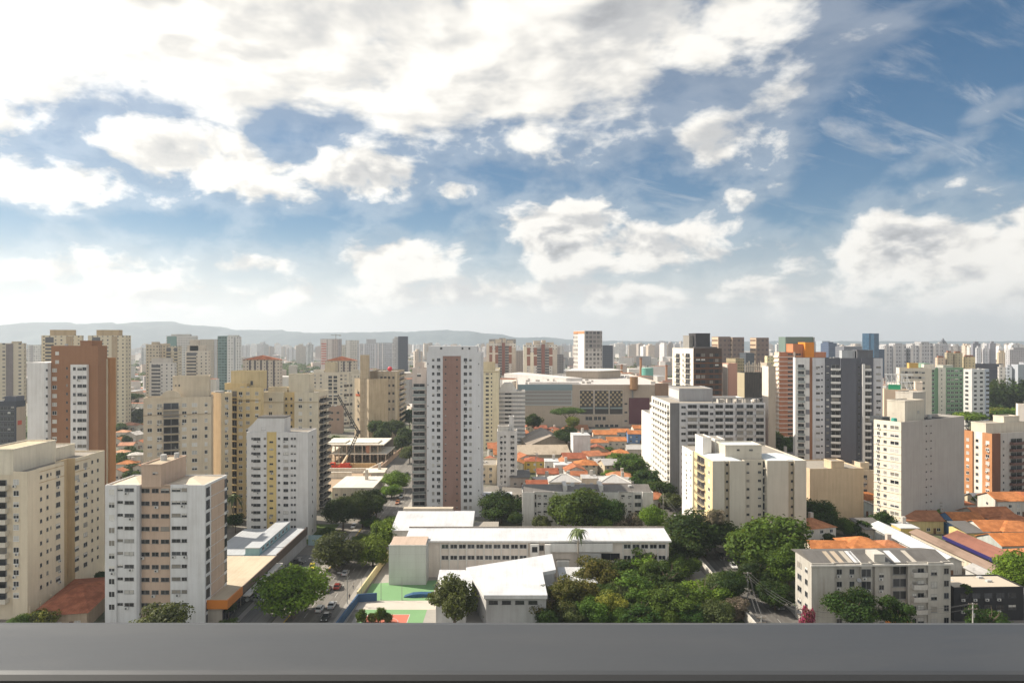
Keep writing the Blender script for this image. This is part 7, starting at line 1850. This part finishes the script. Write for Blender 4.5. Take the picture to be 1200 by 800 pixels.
def trees():
    T = tree
    # along the avenue and the shops
    T(344, 173, 38, 664, 'big green and yellow-tipped tree beside the avenue parking lot', 'bright', 'round', 1)
    T(397, 211, 29, 618, 'broad olive tree on the avenue edge, left of the avenue wall trees', 'olive', 'round', 2)
    T(452, 226, 19, 606, 'bright green avenue tree beside the school, taller one', 'bright', 'round', 0); T(437, 212, 19, 628, 'bright green avenue tree beside the school, lower one', 'bright', 'round', 3)
    T(463, 252, 13, 603, 'bright green avenue tree at the corner of the white shed roof', 'bright', 'round', 4); T(414, 222, 13, 640, 'green tree overhanging the avenue beside the olive tree', 'mid', 'round', 1); T(436, 258, 13, 602, 'green tree between the dark clump and the bright avenue trees', 'mid', 'round', 2); T(384, 236, 10, 616, 'dark tree by the light blue parking wall', 'dark', 'round', 3)
    T(424, 238, 11, 634, 'small dark green tree between the olive tree and the bright avenue trees', 'mid')
    T(402, 250, 19, 580, 'dark avenue tree near the striped tower, left one of the dark clump', 'dark'); T(425, 257, 20, 575, 'dark avenue tree in the middle of the dark clump', 'dark'); T(441, 272, 14, 570, 'dark avenue tree at the right end of the dark clump', 'dark')
    T(463, 322, 15, 552, 'round light green avenue tree above the dark clump', 'bright', 'round', 1); T(459, 306, 12, 566, 'smaller light green avenue tree just below the round one', 'bright', 'round', 4)
    T(480, 392, 10, 521, 'olive tree left of the glazed balcony wing', 'olive')
    for i, (px, tp, d) in enumerate(((428, 497, 470), (440, 491, 455), (452, 492, 450), (464, 491, 450), (474, 500, 440), (470, 508, 425), (480, 478, 500), (448, 500, 440))):
        T(px, d, 10, tp, 'dark dense tree in the grove behind the concrete frame', 'dark', 'round', None, 'mid', 'grove behind the concrete frame')
    T(393, 455, 6, 510, 'small green tree right of the taupe hall', 'mid', dense='mid')
    # left foreground
    T(188, 152, 34, 703, 'dark olive tree cut by the parapet under the salmon-and-white block', 'olive', 'round', 4); T(45, 162, 20, 708, 'yellow-green tree at the foot of the cream slab', 'yellow', 'loose'); T(22, 158, 11, 718, 'small green shrub tree at the far left bottom', 'mid')
    T(118, 196, 7, 668, 'small dark tree between the two nearest left towers', 'dark', dense='mid'); T(270, 160, 16, 722, 'low green tree right of the salmon-and-white block', 'mid', 'loose'); T(268, 172, 9, 700, 'dark shrub beside the orange fascia corner', 'dark', dense='mid')
    palm(273, 258, 577, 10, 'palm in front of the yellow tower'); T(276, 250, 9, 600, 'dark green garden tree under the palm', 'dark', dense='mid'); T(268, 262, 7, 604, 'dark shrub left of the palm trunk', 'dark', dense='mid')
    # school
    T(533, 161, 33, 667, 'large dark olive tree with white gaps in front of the sports hall', 'olive', 'loose', 1); T(581, 171, 13, 708, 'round green shrub tree under the sports hall wall', 'mid', 'round', 2)
    for i, (px, tp, lf, r_) in enumerate(((424, 712, 'mid', 7), (436, 716, 'red', 6), (446, 709, 'mid', 6), (454, 716, 'olive', 6))):
        T(px, 170, r_, tp, 'small garden shrub in front of the red court, %s' % ['leftmost dark green', 'with orange flowers', 'tallest dark green', 'rightmost olive'][i], lf, 'round', None, 'mid', 'shrubs by the red court', 'shrub')
    palm(677, 201, 617, 11, 'tall palm in front of the white school wing')
    # the garden wood right of the school
    W = [(646, 171, 27, 686, 'red', 'reddish-leaved tree at the left tip of the garden wood'), (672, 176, 24, 674, 'red', 'reddish and green tree second from the left in the garden wood'), (700, 190, 25, 648, 'red', 'tall rusty-topped tree below the school palm'),
         (728, 196, 22, 652, 'dark', 'dark tree between the rusty-topped tree and the school wing end'), (756, 200, 22, 640, 'bright', 'light green spreading tree by the end of the school wing'), (716, 170, 17, 692, 'gold', 'golden yellow tree in the middle front of the garden wood'), (694, 168, 18, 700, 'mid', 'green tree left of the golden one at the bottom edge'),
         (744, 182, 30, 670, 'mid', 'broad mid-green tree behind the golden one'), (748, 166, 24, 704, 'dark', 'dark blue-green tree right of the golden one at the bottom'), (782, 186, 24, 660, 'dark', 'dark tree in the heart of the garden wood'), (790, 172, 26, 686, 'mid', 'bushy green tree in front of the dark heart tree'),
         (822, 178, 26, 676, 'bright', 'bright yellow-green tree at the right of the garden wood'), (846, 184, 20, 674, 'olive', 'olive tree by the street pole'), (836, 168, 22, 700, 'olive', 'greyish olive tree at the bottom right of the garden wood'), (862, 172, 14, 702, 'mauve', 'dry mauve-brown tree beside the street pole'), (668, 168, 16, 706, 'olive', 'olive tree at the bottom left of the garden wood'), (768, 212, 14, 664, 'dark', 'dark slim tree beside the street wall')]
    for px, d, r_, tp, lf, lab in W: T(px, d, r_ * 1.12, tp - 2, lab, lf, RND.choice(['round', 'round', 'loose']))
    q = random.Random(31)
    for px, d, r_, tp in ((660, 182, 17, 690), (684, 182, 17, 676), (706, 178, 18, 684), (728, 180, 18, 680), (766, 176, 20, 690), (806, 186, 20, 682), (772, 200, 18, 668), (742, 206, 15, 662), (812, 168, 20, 704), (778, 166, 18, 712), (728, 166, 14, 712), (846, 196, 14, 676), (640, 166, 13, 712), (690, 200, 15, 662)):
        T(px, d, r_, tp, 'green garden-wood tree half hidden between its neighbours', q.choice(['dark', 'mid', 'mid', 'olive', 'dark']), 'round', None, 'hi', 'half-hidden trees of the garden wood')
    T(816, 226, 39, 592, 'huge dark spreading tree left of the street below the cream block', 'dark', 'round', 2); T(800, 214, 24, 622, 'dark lower tree under the huge spreading tree', 'dark', 'loose')
    T(903, 203, 48, 600, 'huge full green tree right of the street', 'mid', 'round', 0); T(876, 214, 25, 616, 'green tree pressed against the left of the huge full tree', 'mid', 'round', 3); T(925, 186, 24, 640, 'green lower tree in front of the huge full tree', 'mid', 'round', 1)
    T(889, 190, 24, 652, 'dark green tree low in front of the huge full tree, left', 'dark', 'round', 2); T(908, 178, 20, 676, 'dark tree at the corner by the grey walk-up block', 'dark', 'round', 4)
    T(775, 220, 17, 640, 'dark tree closing the gap behind the end of the school wing', 'dark', 'round', 0); T(797, 203, 21, 646, 'green tree between the garden wood and the huge dark tree', 'mid', 'round', 2); T(768, 192, 16, 652, 'mid-green tree at the back of the garden wood', 'mid', 'round', 4)
    T(858, 182, 17, 668, 'dark tree leaning over the street beside the utility pole', 'dark', 'round', 1)
    T(838, 224, 14, 592, 'dry greyish tree at the foot of the cream block', 'mauve', 'loose')
    # round the walk-up row
    T(679, 248, 34, 567, 'tall green tree in front of the white walk-up row', 'mid', 'round', 4); T(714, 246, 18, 582, 'dark tree right of the tall one at the walk-up row', 'dark'); T(707, 242, 11, 604, 'low bright green bush below the walk-up row', 'bright', 'round', None, 'mid'); T(734, 244, 18, 595, 'mauve-grey flowering tree at the walk-up row', 'mauve', 'loose'); T(764, 244, 15, 592, 'bright green tree at the right end of the walk-up row', 'bright')
    T(587, 262, 25, 576, 'very dark tree right of the brown-striped tower foot', 'dark', 'round', 1); T(634, 246, 11, 602, 'small olive tree at the left of the walk-up row', 'olive', dense='mid'); T(605, 250, 8, 600, 'dark shrub at the end of the very dark tree', 'dark', dense='mid')
    # street trees farther up
    for px, d, r_, tp, lf, lab in ((741, 352, 20, 530, 'mid', 'tall green street tree left of the grey slab'), (760, 322, 20, 548, 'dark', 'dark street tree left of the grey slab base'), (772, 300, 17, 562, 'dark', 'dark street tree at the grey slab base'), (786, 284, 15, 576, 'olive', 'olive street tree above the wires'), (752, 372, 14, 536, 'mid', 'green tree behind the tall street tree'),
                                   (722, 385, 13, 530, 'bright', 'light green garden tree right of the orange hip roof'), (707, 378, 10, 537, 'mid', 'green garden tree beside the orange hip roof'), (715, 345, 9, 550, 'bright', 'bright shrub above the grey hip roofs'), (697, 430, 8, 524, 'dark', 'dark garden shrub below the terrace houses'), (712, 420, 8, 523, 'mid', 'green garden tree below the terrace houses')):
        T(px, d, r_, tp, lab, lf, dense='mid')
    T(664, 418, 13, 496, 'round very dark tree in front of the mall', 'dark', 'round', 2); T(667, 520, 18, 477, 'wide green tree in front of the mall wall', 'mid', 'flat', 0); T(672, 470, 8, 487, 'yellowish small tree by the round dark one', 'yellow', dense='mid'); T(625, 500, 10, 483, 'dark tree right of the white banded block', 'dark', dense='mid')
    # right
    T(960, 250, 21, 583, 'round dark green tree behind the huge full tree', 'dark', 'round', 3); T(990, 246, 12, 605, 'small green garden tree right of the round dark one', 'mid'); T(1011, 244, 10, 608, 'second small garden tree, by the dark grey sheet roof', 'dark', dense='mid'); T(972, 232, 7, 624, 'low garden bush by the orange roofs', 'dark', dense='mid'); T(1035, 250, 12, 597, 'dark bush beside the white zinc shed end', 'dark', dense='mid'); T(1108, 285, 5, 600, 'tiny bush at the corner of the beige block', 'dark', dense='mid')
    T(1194, 186, 28, 646, 'bright green tree at the right edge', 'bright', 'round', 1); T(1132, 172, 7, 683, 'bushy shrub on the planted terrace, left', 'mid', dense='mid'); T(1162, 180, 8, 683, 'bushy shrub on the planted terrace, right', 'mid', dense='mid')
    T(1000, 157, 27, 684, 'dark green tree in front of the grey walk-up block, left', 'dark', 'round', 2); T(1052, 156, 24, 690, 'dark green tree in front of the grey walk-up block, right', 'dark', 'loose', 3); T(1160, 158, 24, 704, 'dark low tree in front of the black-fronted building', 'dark', 'loose'); T(946, 158, 9, 700, 'magenta bougainvillea at the corner of the grey walk-up block', 'mag', 'loose', None, 'mid', None, 'shrub')
    for px, d, r_, tp, lf, lab in ((905, 400, 11, 503, 'mid', 'left tree below the salmon tower'), (925, 395, 14, 509, 'mid', 'middle tree below the salmon tower'), (940, 385, 10, 515, 'dark', 'right tree below the salmon tower')): T(px, d, r_, tp, lab, lf, dense='mid')
    T(153, 560, 16, 460.5, 'wide umbrella-shaped dark tree above the left clay roofs', 'dark', 'flat', 1)
    r = random.Random(9)
    for i in range(16): T(r.uniform(138, 168), r.uniform(330, 520), r.uniform(3, 6), 0 or r.uniform(485, 552), '', dense='lo') if False else None
    for i in range(14):
        d = r.uniform(330, 600); px = r.uniform(136, 170); tree_at(atx(px, d), d, r.uniform(2.5, 4.5), r.uniform(5, 8), 'small garden tree among the left clay roofs', r.choice(['dark', 'mid']), 'round', None, 'lo', 'garden trees among the left clay roofs')
    for i in range(22):
        d = r.uniform(235, 330); px = r.uniform(985, 1215); tree_at(atx(px, d), d, r.uniform(1.6, 3.2), r.uniform(4, 6.5), 'small garden tree between the right-hand clay roofs', r.choice(['dark', 'mid', 'bright']), 'round', None, 'mid', 'garden trees between the right-hand clay roofs')
    # park on the right
    for i in range(64):
        d = r.uniform(395, 640); px = r.uniform(1112, 1260) if d < 520 else r.uniform(1060, 1280)
        tree_at(atx(px, d), d, r.uniform(7, 12), r.uniform(13, 22) + (d - 395) * .03, 'leafy tree in the park behind the orange brick tower', r.choice(['mid', 'bright', 'bright', 'yellow', 'yellow', 'mid']), r.choice(['round', 'round', 'flat']), None, 'mid', 'park trees on the right')
    T(1186, 560, 30, 440, 'big dark domed tree at the right edge of the park', 'dark', 'round', 1)
    # scattered mid-distance trees
    for i in range(90):
        d = r.uniform(560, 1200); px = r.choice([r.uniform(140, 350), r.uniform(380, 480), r.uniform(700, 800), r.uniform(900, 1030)])
        tree_at(atx(px, d), d, r.uniform(5, 9), r.uniform(9, 16), 'tree scattered through the middle distance of the city', r.choice(['dark', 'mid', 'olive']), 'round', None, 'lo', 'scattered middle-distance trees')
    # far woods as one mass of leaf clumps
    rng = np.random.default_rng(3); C = []
    for (cx, cy, sx, sy, n) in ((-620, 1500, 330, 420, 900), (-330, 1750, 260, 420, 700), (-520, 900, 110, 180, 240), (-220, 1150, 90, 260, 260), (250, 1500, 300, 300, 300), (700, 1300, 350, 300, 260), (1300, 2000, 500, 500, 260), (100, 2600, 900, 700, 500), (-1300, 1900, 400, 500, 360)):
        C.append(np.stack([rng.normal(cx, sx * .5, n), rng.normal(cy, sy * .5, n), np.zeros(n)], 1))
    C = np.concatenate(C); P, Nn, S, Tt = [], [], [], []
    for c in C:
        R = rng.uniform(6, 11); h = rng.uniform(8, 17); k = 26
        d = rng.normal(size=(k, 3)); d /= np.linalg.norm(d, axis=1)[:, None]; d[:, 2] = np.abs(d[:, 2]) * 1.1 - .3
        P.append(c + np.array([0, 0, h * .55]) + d * np.array([R, R, h * .5])); Nn.append(d + .01); S.append(rng.uniform(2.5, 4.5, k)); Tt.append(np.clip(rng.normal(.45, .25) + rng.normal(0, .15, k), 0, 1))
    o = link('distant_woods', quads_mesh('distant_woods', np.concatenate(P), np.concatenate(Nn), np.concatenate(S), np.concatenate(Tt), LEAF['mid'], rng))
    tag(o, 'far woods and parks lying between the distant towers', 'woods', kind='stuff')


LEAF['mag'] = leafmat('bougainvillea', (.10, .06, .03), (.42, .02, .16))
trees()
# ================================================================== cars, poles, lamps, people
def ring(mb, secs, mi=0, cap=True):
    """loft through sections (lists of points)"""
    n = len(secs[0]); s = len(mb.v)
    for q in secs: mb.v += [tuple(p) for p in q]
    for i in range(len(secs) - 1):
        for j in range(n):
            k = (j + 1) % n
            mb.f.append((s + i * n + j, s + i * n + k, s + (i + 1) * n + k, s + (i + 1) * n + j)); mb.mi.append(mi)
    if cap:
        mb.f.append(tuple(s + j for j in range(n))[::-1]); mb.mi.append(mi); e = s + (len(secs) - 1) * n; mb.f.append(tuple(e + j for j in range(n))); mb.mi.append(mi)


def carpaint(c):
    k = ('car', c)
    if k not in MATS:
        m, N, b = principled('car_paint_' + hexname(c), .28, .15, .5); b.inputs['Base Color'].default_value = (*c, 1); b.inputs['Coat Weight'].default_value = .6; MATS[k] = m
    return MATS[k]


TYRE = plain('tyre', (.03, .03, .03), .8); HUB = plain('wheel_rim', (.4, .4, .4), .4, .7); LAMPW = plain('headlight', (.75, .76, .74), .2, 0, .7, .05); LAMPR = plain('tail_light', (.40, .02, .02), .3, 0, .6, .05)


def make_car(style):
    L, W = (4.1, 1.72) if style == 'hatch' else (4.5, 1.78)
    t = thing('car', 'car', 'car'); P = carpaint((.5, .5, .5))
    mb = MB(); secs = []
    # y = length; front at -y
    prof = [(-L / 2, .42, .62, .80), (-L / 2 + .12, .30, .74, .90), (-L * .28, .26, .86, .98), (-L * .20, .26, .93, 1.0), (L * .18, .26, .95, 1.0), (L * .36, .28, .95, .98), (L / 2 - .08, .32, .92, .92), (L / 2, .45, .78, .84)]
    for y, z0, z1, w in prof:
        h = W / 2 * w; secs.append([(-h * .94, y, z0), (h * .94, y, z0), (h, y, (z0 + z1) / 2 + .05), (h * .93, y, z1), (-h * .93, y, z1), (-h, y, (z0 + z1) / 2 + .05)])
    ring(mb, secs)
    e = L * .42 if style == 'hatch' else L * .30
    roof = [(-L * .06, .80), (-L * .0, .80), (e * .7, .78), (e * .9, .74)]
    mb.box(-W * .36, W * .36, -L * .04, e * .82, 1.41, 1.46)
    for sx in (-1, 1):
        for (ya, yb) in ((-L * .22, -L * .04), (e, e * .82)):
            mb.tube((sx * W * .44, ya, .93), (sx * W * .36, yb, 1.43), .04, .04, 5)
        mb.tube((sx * W * .445, L * .1, .94), (sx * W * .365, L * .1, 1.42), .045, .04, 5)
    mb.build('body', [P], t)
    g = MB(); secs = []
    a = [(-W * .43, -L * .215, .92), (W * .43, -L * .215, .92), (W * .43, e * .985, .92), (-W * .43, e * .985, .92)]; b_ = [(-W * .35, -L * .045, 1.415), (W * .35, -L * .045, 1.415), (W * .35, e * .81, 1.415), (-W * .35, e * .81, 1.415)]
    ring(g, [a, b_]); g.build('windows', [GL[0]], t).name = 'glazing'
    for y in (-L * .31, L * .31):
        for sx in (-1, 1):
            w = MB(); w.tube((sx * (W / 2 - .20), 0, 0), (sx * (W / 2 + .005), 0, 0), .31, .31, 16); o = w.build('wheel', [TYRE], t); o.location = (0, y, .31)
            h = MB(); h.tube((sx * (W / 2 + .004), 0, 0), (sx * (W / 2 + .02), 0, 0), .19, .17, 12); h.build('rim', [HUB], o)
    for sx in (-1, 1):
        q = MB(); q.box(sx * W * .36 - .16, sx * W * .36 + .16, -L / 2 - .01, -L / 2 + .10, .60, .73); q.build('headlight', [LAMPW], t)
        q = MB(); q.box(sx * W * .38 - .12, sx * W * .38 + .12, L / 2 - .10, L / 2 + .012, .66, .82); q.build('tail_light', [LAMPR], t)
    return t


CARP = {s: make_car(s) for s in ('hatch', 'sedan')}
BODYM = {}


def put_car(style, x, y, rz, c, lab, group, first=[]):
    src = CARP[style]
    if style not in first:
        first.append(style); t = src; t.location = (x, y, .02); t.rotation_euler = (0, 0, rz); t['label'] = lab
    else: t = dup(src, (x, y, .02), rz, lab)
    t['group'] = group
    for ch in t.children:
        if ch.name.startswith('body'):
            k = (style, c)
            if k not in BODYM: me = ch.data.copy(); me.materials[0] = carpaint(c); BODYM[k] = me
            ch.data = BODYM[k]
    return t


def cars():
    WH, SI, GR, BK, RE, YE, BL = (.72, .72, .71), (.45, .46, .47), (.16, .165, .17), (.02, .02, .022), (.20, .018, .012), (.60, .48, .03), (.05, .09, .2)
    A = 'cars on the avenue'; Lt = 'cars at the shops'; R = 'cars on the right-hand street'
    for px, py, c, st, lab, g in ((375, 715, WH, 'hatch', 'white hatchback nearest on the avenue beside the big tree', A), (389, 711, SI, 'sedan', 'silver car beside the white hatchback on the avenue', A), (395.5, 689, RE, 'hatch', 'dark red hatchback in the middle of the avenue', A), (383.5, 692, GR, 'sedan', 'grey car left of the dark red hatchback', A),
                                  (405, 673, SI, 'hatch', 'silver car about to pass under the avenue trees', A), (402.5, 659, BK, 'sedan', 'black car in the shade of the olive avenue tree', A), (382, 725, BK, 'sedan', 'black car at the bottom of the avenue', A), (414.5, 618, WH, 'hatch', 'white car half hidden by the dark avenue clump', A),
                                  (424, 640, GR, 'hatch', 'grey car between the avenue trees', A), (470, 583, SI, 'sedan', 'silver car right of the light green avenue trees', A), (474, 569, WH, 'hatch', 'white car far up the avenue', A), (466, 590, (.35, .12, .03), 'hatch', 'orange-brown car up the avenue', A), (477, 556, BK, 'sedan', 'black car farthest up the avenue', A)):
        x, y = gp(px, py); put_car(st, x, y, (0 if px % 2 < 1 else pi) + RND.uniform(-.04, .04), c, lab, g)
    for px, py, c, st, rz, lab in ((366, 666, YE, 'hatch', .2, 'yellow taxi-like hatchback in the shop parking lot'), (349, 660, BK, 'sedan', 1.5, 'black car parked across by the blue wall'), (303, 704, SI, 'sedan', 1.3, 'silver car parked in front of the tan shop'), (284, 704, WH, 'hatch', 1.35, 'white car parked under the orange fascia'), (296, 697, GR, 'hatch', 1.3, 'grey car parked behind the silver one at the shop'),
                                   (326, 717, WH, 'hatch', .4, 'white car glimpsed under the big parking-lot tree'), (342, 676, RE, 'sedan', 1.4, 'red car parked along the shop canopy'), (331, 690, GR, 'sedan', 1.4, 'dark grey car parked along the shop canopy')):
        x, y = gp(px, py); put_car(st, x, y, rz, c, lab, Lt)
    for px, py, c, st, lab in ((859.5, 665, WH, 'hatch', 'white car coming round the huge trees on the right-hand street'), (896, 694, BK, 'hatch', 'black car parked on the right-hand street'), (912, 712, GR, 'sedan', 'dark grey car parked lower on the right-hand street'), (845, 652, BK, 'sedan', 'black car in the tree shade of the right-hand street'), (790, 608, SI, 'sedan', 'silver car higher up the right-hand street'), (771, 583, WH, 'hatch', 'white car far up the right-hand street')):
        x, y = gp(px, py); put_car(st, x, y, RND.choice([0, pi]), c, lab, R)
    for px, py, c, st, lab in ((1152, 648, WH, 'sedan', 'white car parked under the purple fascia'), (1128, 633, SI, 'hatch', 'silver car parked under the purple-edged shed')):
        x, y = gp(px, py); put_car(st, x, y, 1.1, c, lab, 'cars at the purple-edged shed')


def utility_pole(px, d, top, lab, rz=0.0):
    H = EYE - (top - 400) / F * d
    t = thing('utility_pole', lab, 'utility pole', (atx(px, d), d, 0), rz, 'utility poles')
    pc = plain('pole_concrete', (.42, .41, .39), .9)
    mb = MB(); mb.tube((0, 0, 0), (0, 0, H), .19, .11, 9); mb.build('pole', [pc], t)
    for z in (H - .35, H - 1.5):
        mb = MB(); mb.box(-1.1, 1.1, -.07, .07, z, z + .14); c = mb.build('crossarm', [plain('crossarm_wood', (.20, .16, .12), .8)], t)
        for xx in (-.95, -.35, .35, .95):
            mb = MB(); mb.tube((xx, 0, z + .14), (xx, 0, z + .36), .05, .03, 6); mb.build('insulator', [plain('insulator', (.35, .30, .26), .4)], c)
    mb = MB(); mb.tube((0, -.35, H - 3.2), (0, -.35, H - 2.3), .26, .26, 12); mb.build('transformer', [STEEL], t)
    return t, H


def wires(A, B_, lab, n=4, off=.5, sag=1.0, z0=-.1):
    (ta, ha), (tb, hb) = A, B_
    mb = MB(); pa, pb = Vector(ta.location), Vector(tb.location)
    for i in range(n):
        o = (i - (n - 1) / 2) * off; zz = z0 if i % 2 == 0 else z0 - 1.1
        pts = []
        for k in range(11):
            f = k / 10; p = pa.lerp(pb, f); pts.append(Vector((p.x + o, p.y, (ha + zz) * (1 - f) + (hb + zz) * f - sag * 4 * f * (1 - f))))
        for p, q in zip(pts, pts[1:]): mb.tube(p, q, .028, .028, 4, cap=False)
    tag(mb.build('power_line', [plain('cable_black', (.10, .10, .10), .6)]), lab, 'power line', 'power lines')


def street_lamp(px, d, top, lab, arms=1, rz=0.0):
    H = EYE - (top - 400) / F * d
    t = thing('street_lamp', lab, 'street lamp', (atx(px, d), d, 0), rz, 'street lamps')
    mb = MB(); mb.tube((0, 0, 0), (0, 0, H), .11, .07, 9); mb.build('pole', [STEEL], t)
    for s in ((1, -1) if arms == 2 else (1,)):
        mb = MB(); mb.tube((0, 0, H - .1), (s * 1.9, 0, H + .25), .05, .04, 6); a = mb.build('arm', [STEEL], t)
        mb = MB(); mb.box(s * 1.8, s * 2.6, -.14, .14, H + .18, H + .32); mb.build('lamp_head', [ALU], a)


def person(x, y, rz, top, legs, lab):
    """one continuous body grown over a walking skeleton; hair and clothes as children"""
    t = thing('person', lab, 'person', (x, y, .13), rz, 'people on the avenue pavement')
    V = [(0, 0, .95), (0, 0, 1.15), (0, -.01, 1.40), (0, -.02, 1.52), (0, -.04, 1.60), (0, -.045, 1.70), (.09, 0, .90), (.10, -.12, .50), (.10, .02, .08), (.10, -.13, .03), (-.09, 0, .90), (-.10, .08, .50), (-.10, .28, .12), (-.10, .18, .03),
         (.19, 0, 1.40), (.24, .05, 1.12), (.24, -.08, .88), (.235, -.13, .80), (-.19, 0, 1.40), (-.24, -.06, 1.13), (-.23, -.22, .93), (-.22, -.29, .87)]
    E = [(0, 1), (1, 2), (2, 3), (3, 4), (4, 5), (0, 6), (6, 7), (7, 8), (8, 9), (0, 10), (10, 11), (11, 12), (12, 13), (2, 14), (14, 15), (15, 16), (16, 17), (2, 18), (18, 19), (19, 20), (20, 21)]
    R = [.135, .13, .14, .055, .085, .075, .085, .06, .042, .035, .085, .06, .042, .035, .055, .042, .033, .028, .055, .042, .033, .028]
    me = bpy.data.meshes.new('body'); me.from_pydata(V, E, []); o = link('body', me, t)
    o.modifiers.new('skin', 'SKIN'); o.modifiers.new('sub', 'SUBSURF').levels = 1; o.modifiers['sub'].render_levels = 1
    for i, r in enumerate(R): me.skin_vertices[0].data[i].radius = (r, r * (.75 if i in (0, 1, 2) else 1))
    me.skin_vertices[0].data[0].use_root = True
    m, N, b = principled('skin_and_clothes', .8, 0, .2); g = N.sep(N.new('ShaderNodeTexCoord').outputs['Object'])
    col = N.mix(N.m('GREATER_THAN', g[2], .95), legs, top); col = N.mix(N.m('GREATER_THAN', g[2], 1.48), col, (.42, .24, .16)); col = N.mix(N.m('LESS_THAN', g[2], .07), col, (.03, .03, .03))
    hand = N.m('MULTIPLY', N.m('GREATER_THAN', N.m('ABSOLUTE', g[0]), .17), N.m('LESS_THAN', g[2], 1.05)); col = N.mix(hand, col, (.42, .24, .16))
    N.put(b.inputs['Base Color'], col); me.materials.append(m)
    mb = MB()
    for k in range(5):
        a0, a1 = -.25 + k * .36, -.25 + (k + 1) * .36; mb.tube((0, -.025, 1.665 + .105 * sin(a0)), (0, -.025, 1.665 + .105 * sin(a1)), .108 * cos(a0), max(.01, .108 * cos(a1)), 12)
    mb.build('hair', [plain('dark_hair', (.03, .022, .018), .7)], t)


cars()
# right-hand street: poles and wires
pl = [utility_pole(876, 186, 670, 'utility pole at the bottom right of the garden wood'), utility_pole(848.5, 219, 652, 'utility pole under the huge trees on the right-hand street'), utility_pole(777, 262, 580, 'utility pole behind the end of the school wing', .1), utility_pole(770, 318, 562, 'utility pole by the white walk-up row end', .1)]
pb = utility_pole(892, 158, 722, 'utility pole rising from behind the parapet at the bottom right of the street')
wires(pb, pl[0], 'power lines slanting up from the parapet along the right-hand street'); wires(pl[0], pl[1], 'power lines between the two poles beside the garden wood'); wires(pl[1], pl[2], 'power lines sagging past the huge dark tree', 3); wires(pl[2], pl[3], 'power lines over the wall behind the school wing', 3)
pe = [utility_pole(940, 160, 712, 'utility pole at the corner of the grey walk-up block'), utility_pole(1015, 157.5, 712, 'leaning-wire pole in front of the grey walk-up block'), utility_pole(1140, 157, 706, 'white utility pole in front of the black-fronted building')]
wires(pl[0], pe[0], 'power lines crossing the mouth of the right-hand street', 3); wires(pe[0], pe[1], 'power lines in front of the grey walk-up block', 3); wires(pe[1], pe[2], 'power lines running to the right picture edge', 3)
po = [utility_pole(px, d, tp, lab) for px, d, tp, lab in ((715, 362, 535, 'utility pole among the garden trees'), (1101, 262, 588, 'utility pole in the clay roofs beside the beige block, left'), (1068, 268, 578, 'utility pole standing in front of the beige block wall'), (1153, 300, 560, 'utility pole in front of the orange brick tower'), (628, 330, 530, 'utility pole beside the yellow two-storey house'), (667, 262, 578, 'utility pole behind the tall tree of the walk-up row'))]
for px, d, tp, lab, arms, rz in ((322, 215, 645, 'double-armed street lamp in the shop parking lot', 2, 0), (372, 206, 655, 'street lamp at the right edge of the parking lot', 1, pi), (407, 182, 672, 'street lamp on the avenue kerb near the courts', 1, pi), (428, 226, 658, 'street lamp among the bright avenue trees', 1, pi), (474, 300, 573, 'street lamp by the foot of the glazed balcony wing', 1, pi), (449, 372, 540, 'street lamp along the brown site wall', 1, 0), (462, 350, 545, 'street lamp on the far avenue', 1, pi)): street_lamp(px, d, tp, lab, arms, rz)
x, y = gp(409.5, 703); person(x, y, .3, (.05, .05, .06), (.04, .045, .06), 'person in dark clothes walking on the avenue pavement near the blue wall')
x, y = gp(414, 690); person(x, y, 3.3, (.5, .5, .48), (.05, .06, .10), 'person in a pale top walking on the avenue pavement')
# orange canopy at the bottom right
t = thing('canopy_tent', 'bright orange pyramid canopy tent at the foot of the grey walk-up block', 'canopy', (*gp(1059, 727, 3.6), 0))
mb = MB(); q = [(-3, -2.6, 2.5), (3, -2.6, 2.5), (3, 2.6, 2.5), (-3, 2.6, 2.5)]
for i in range(4): mb.poly([q[i], q[(i + 1) % 4], (0, 0, 4.0)]); a, b_ = q[i], q[(i + 1) % 4]; mb.poly([(a[0], a[1], 2.2), (b_[0], b_[1], 2.2), b_, a])
mb.build('fabric', [plain('orange_fabric', (.75, .24, .03), .7)], t)
for sx in (-1, 1):
    for sy in (-1, 1): mb = MB(); mb.tube((sx * 2.9, sy * 2.5, 0), (sx * 2.9, sy * 2.5, 2.5), .05, .05, 6); mb.build('leg', [STEEL], t)
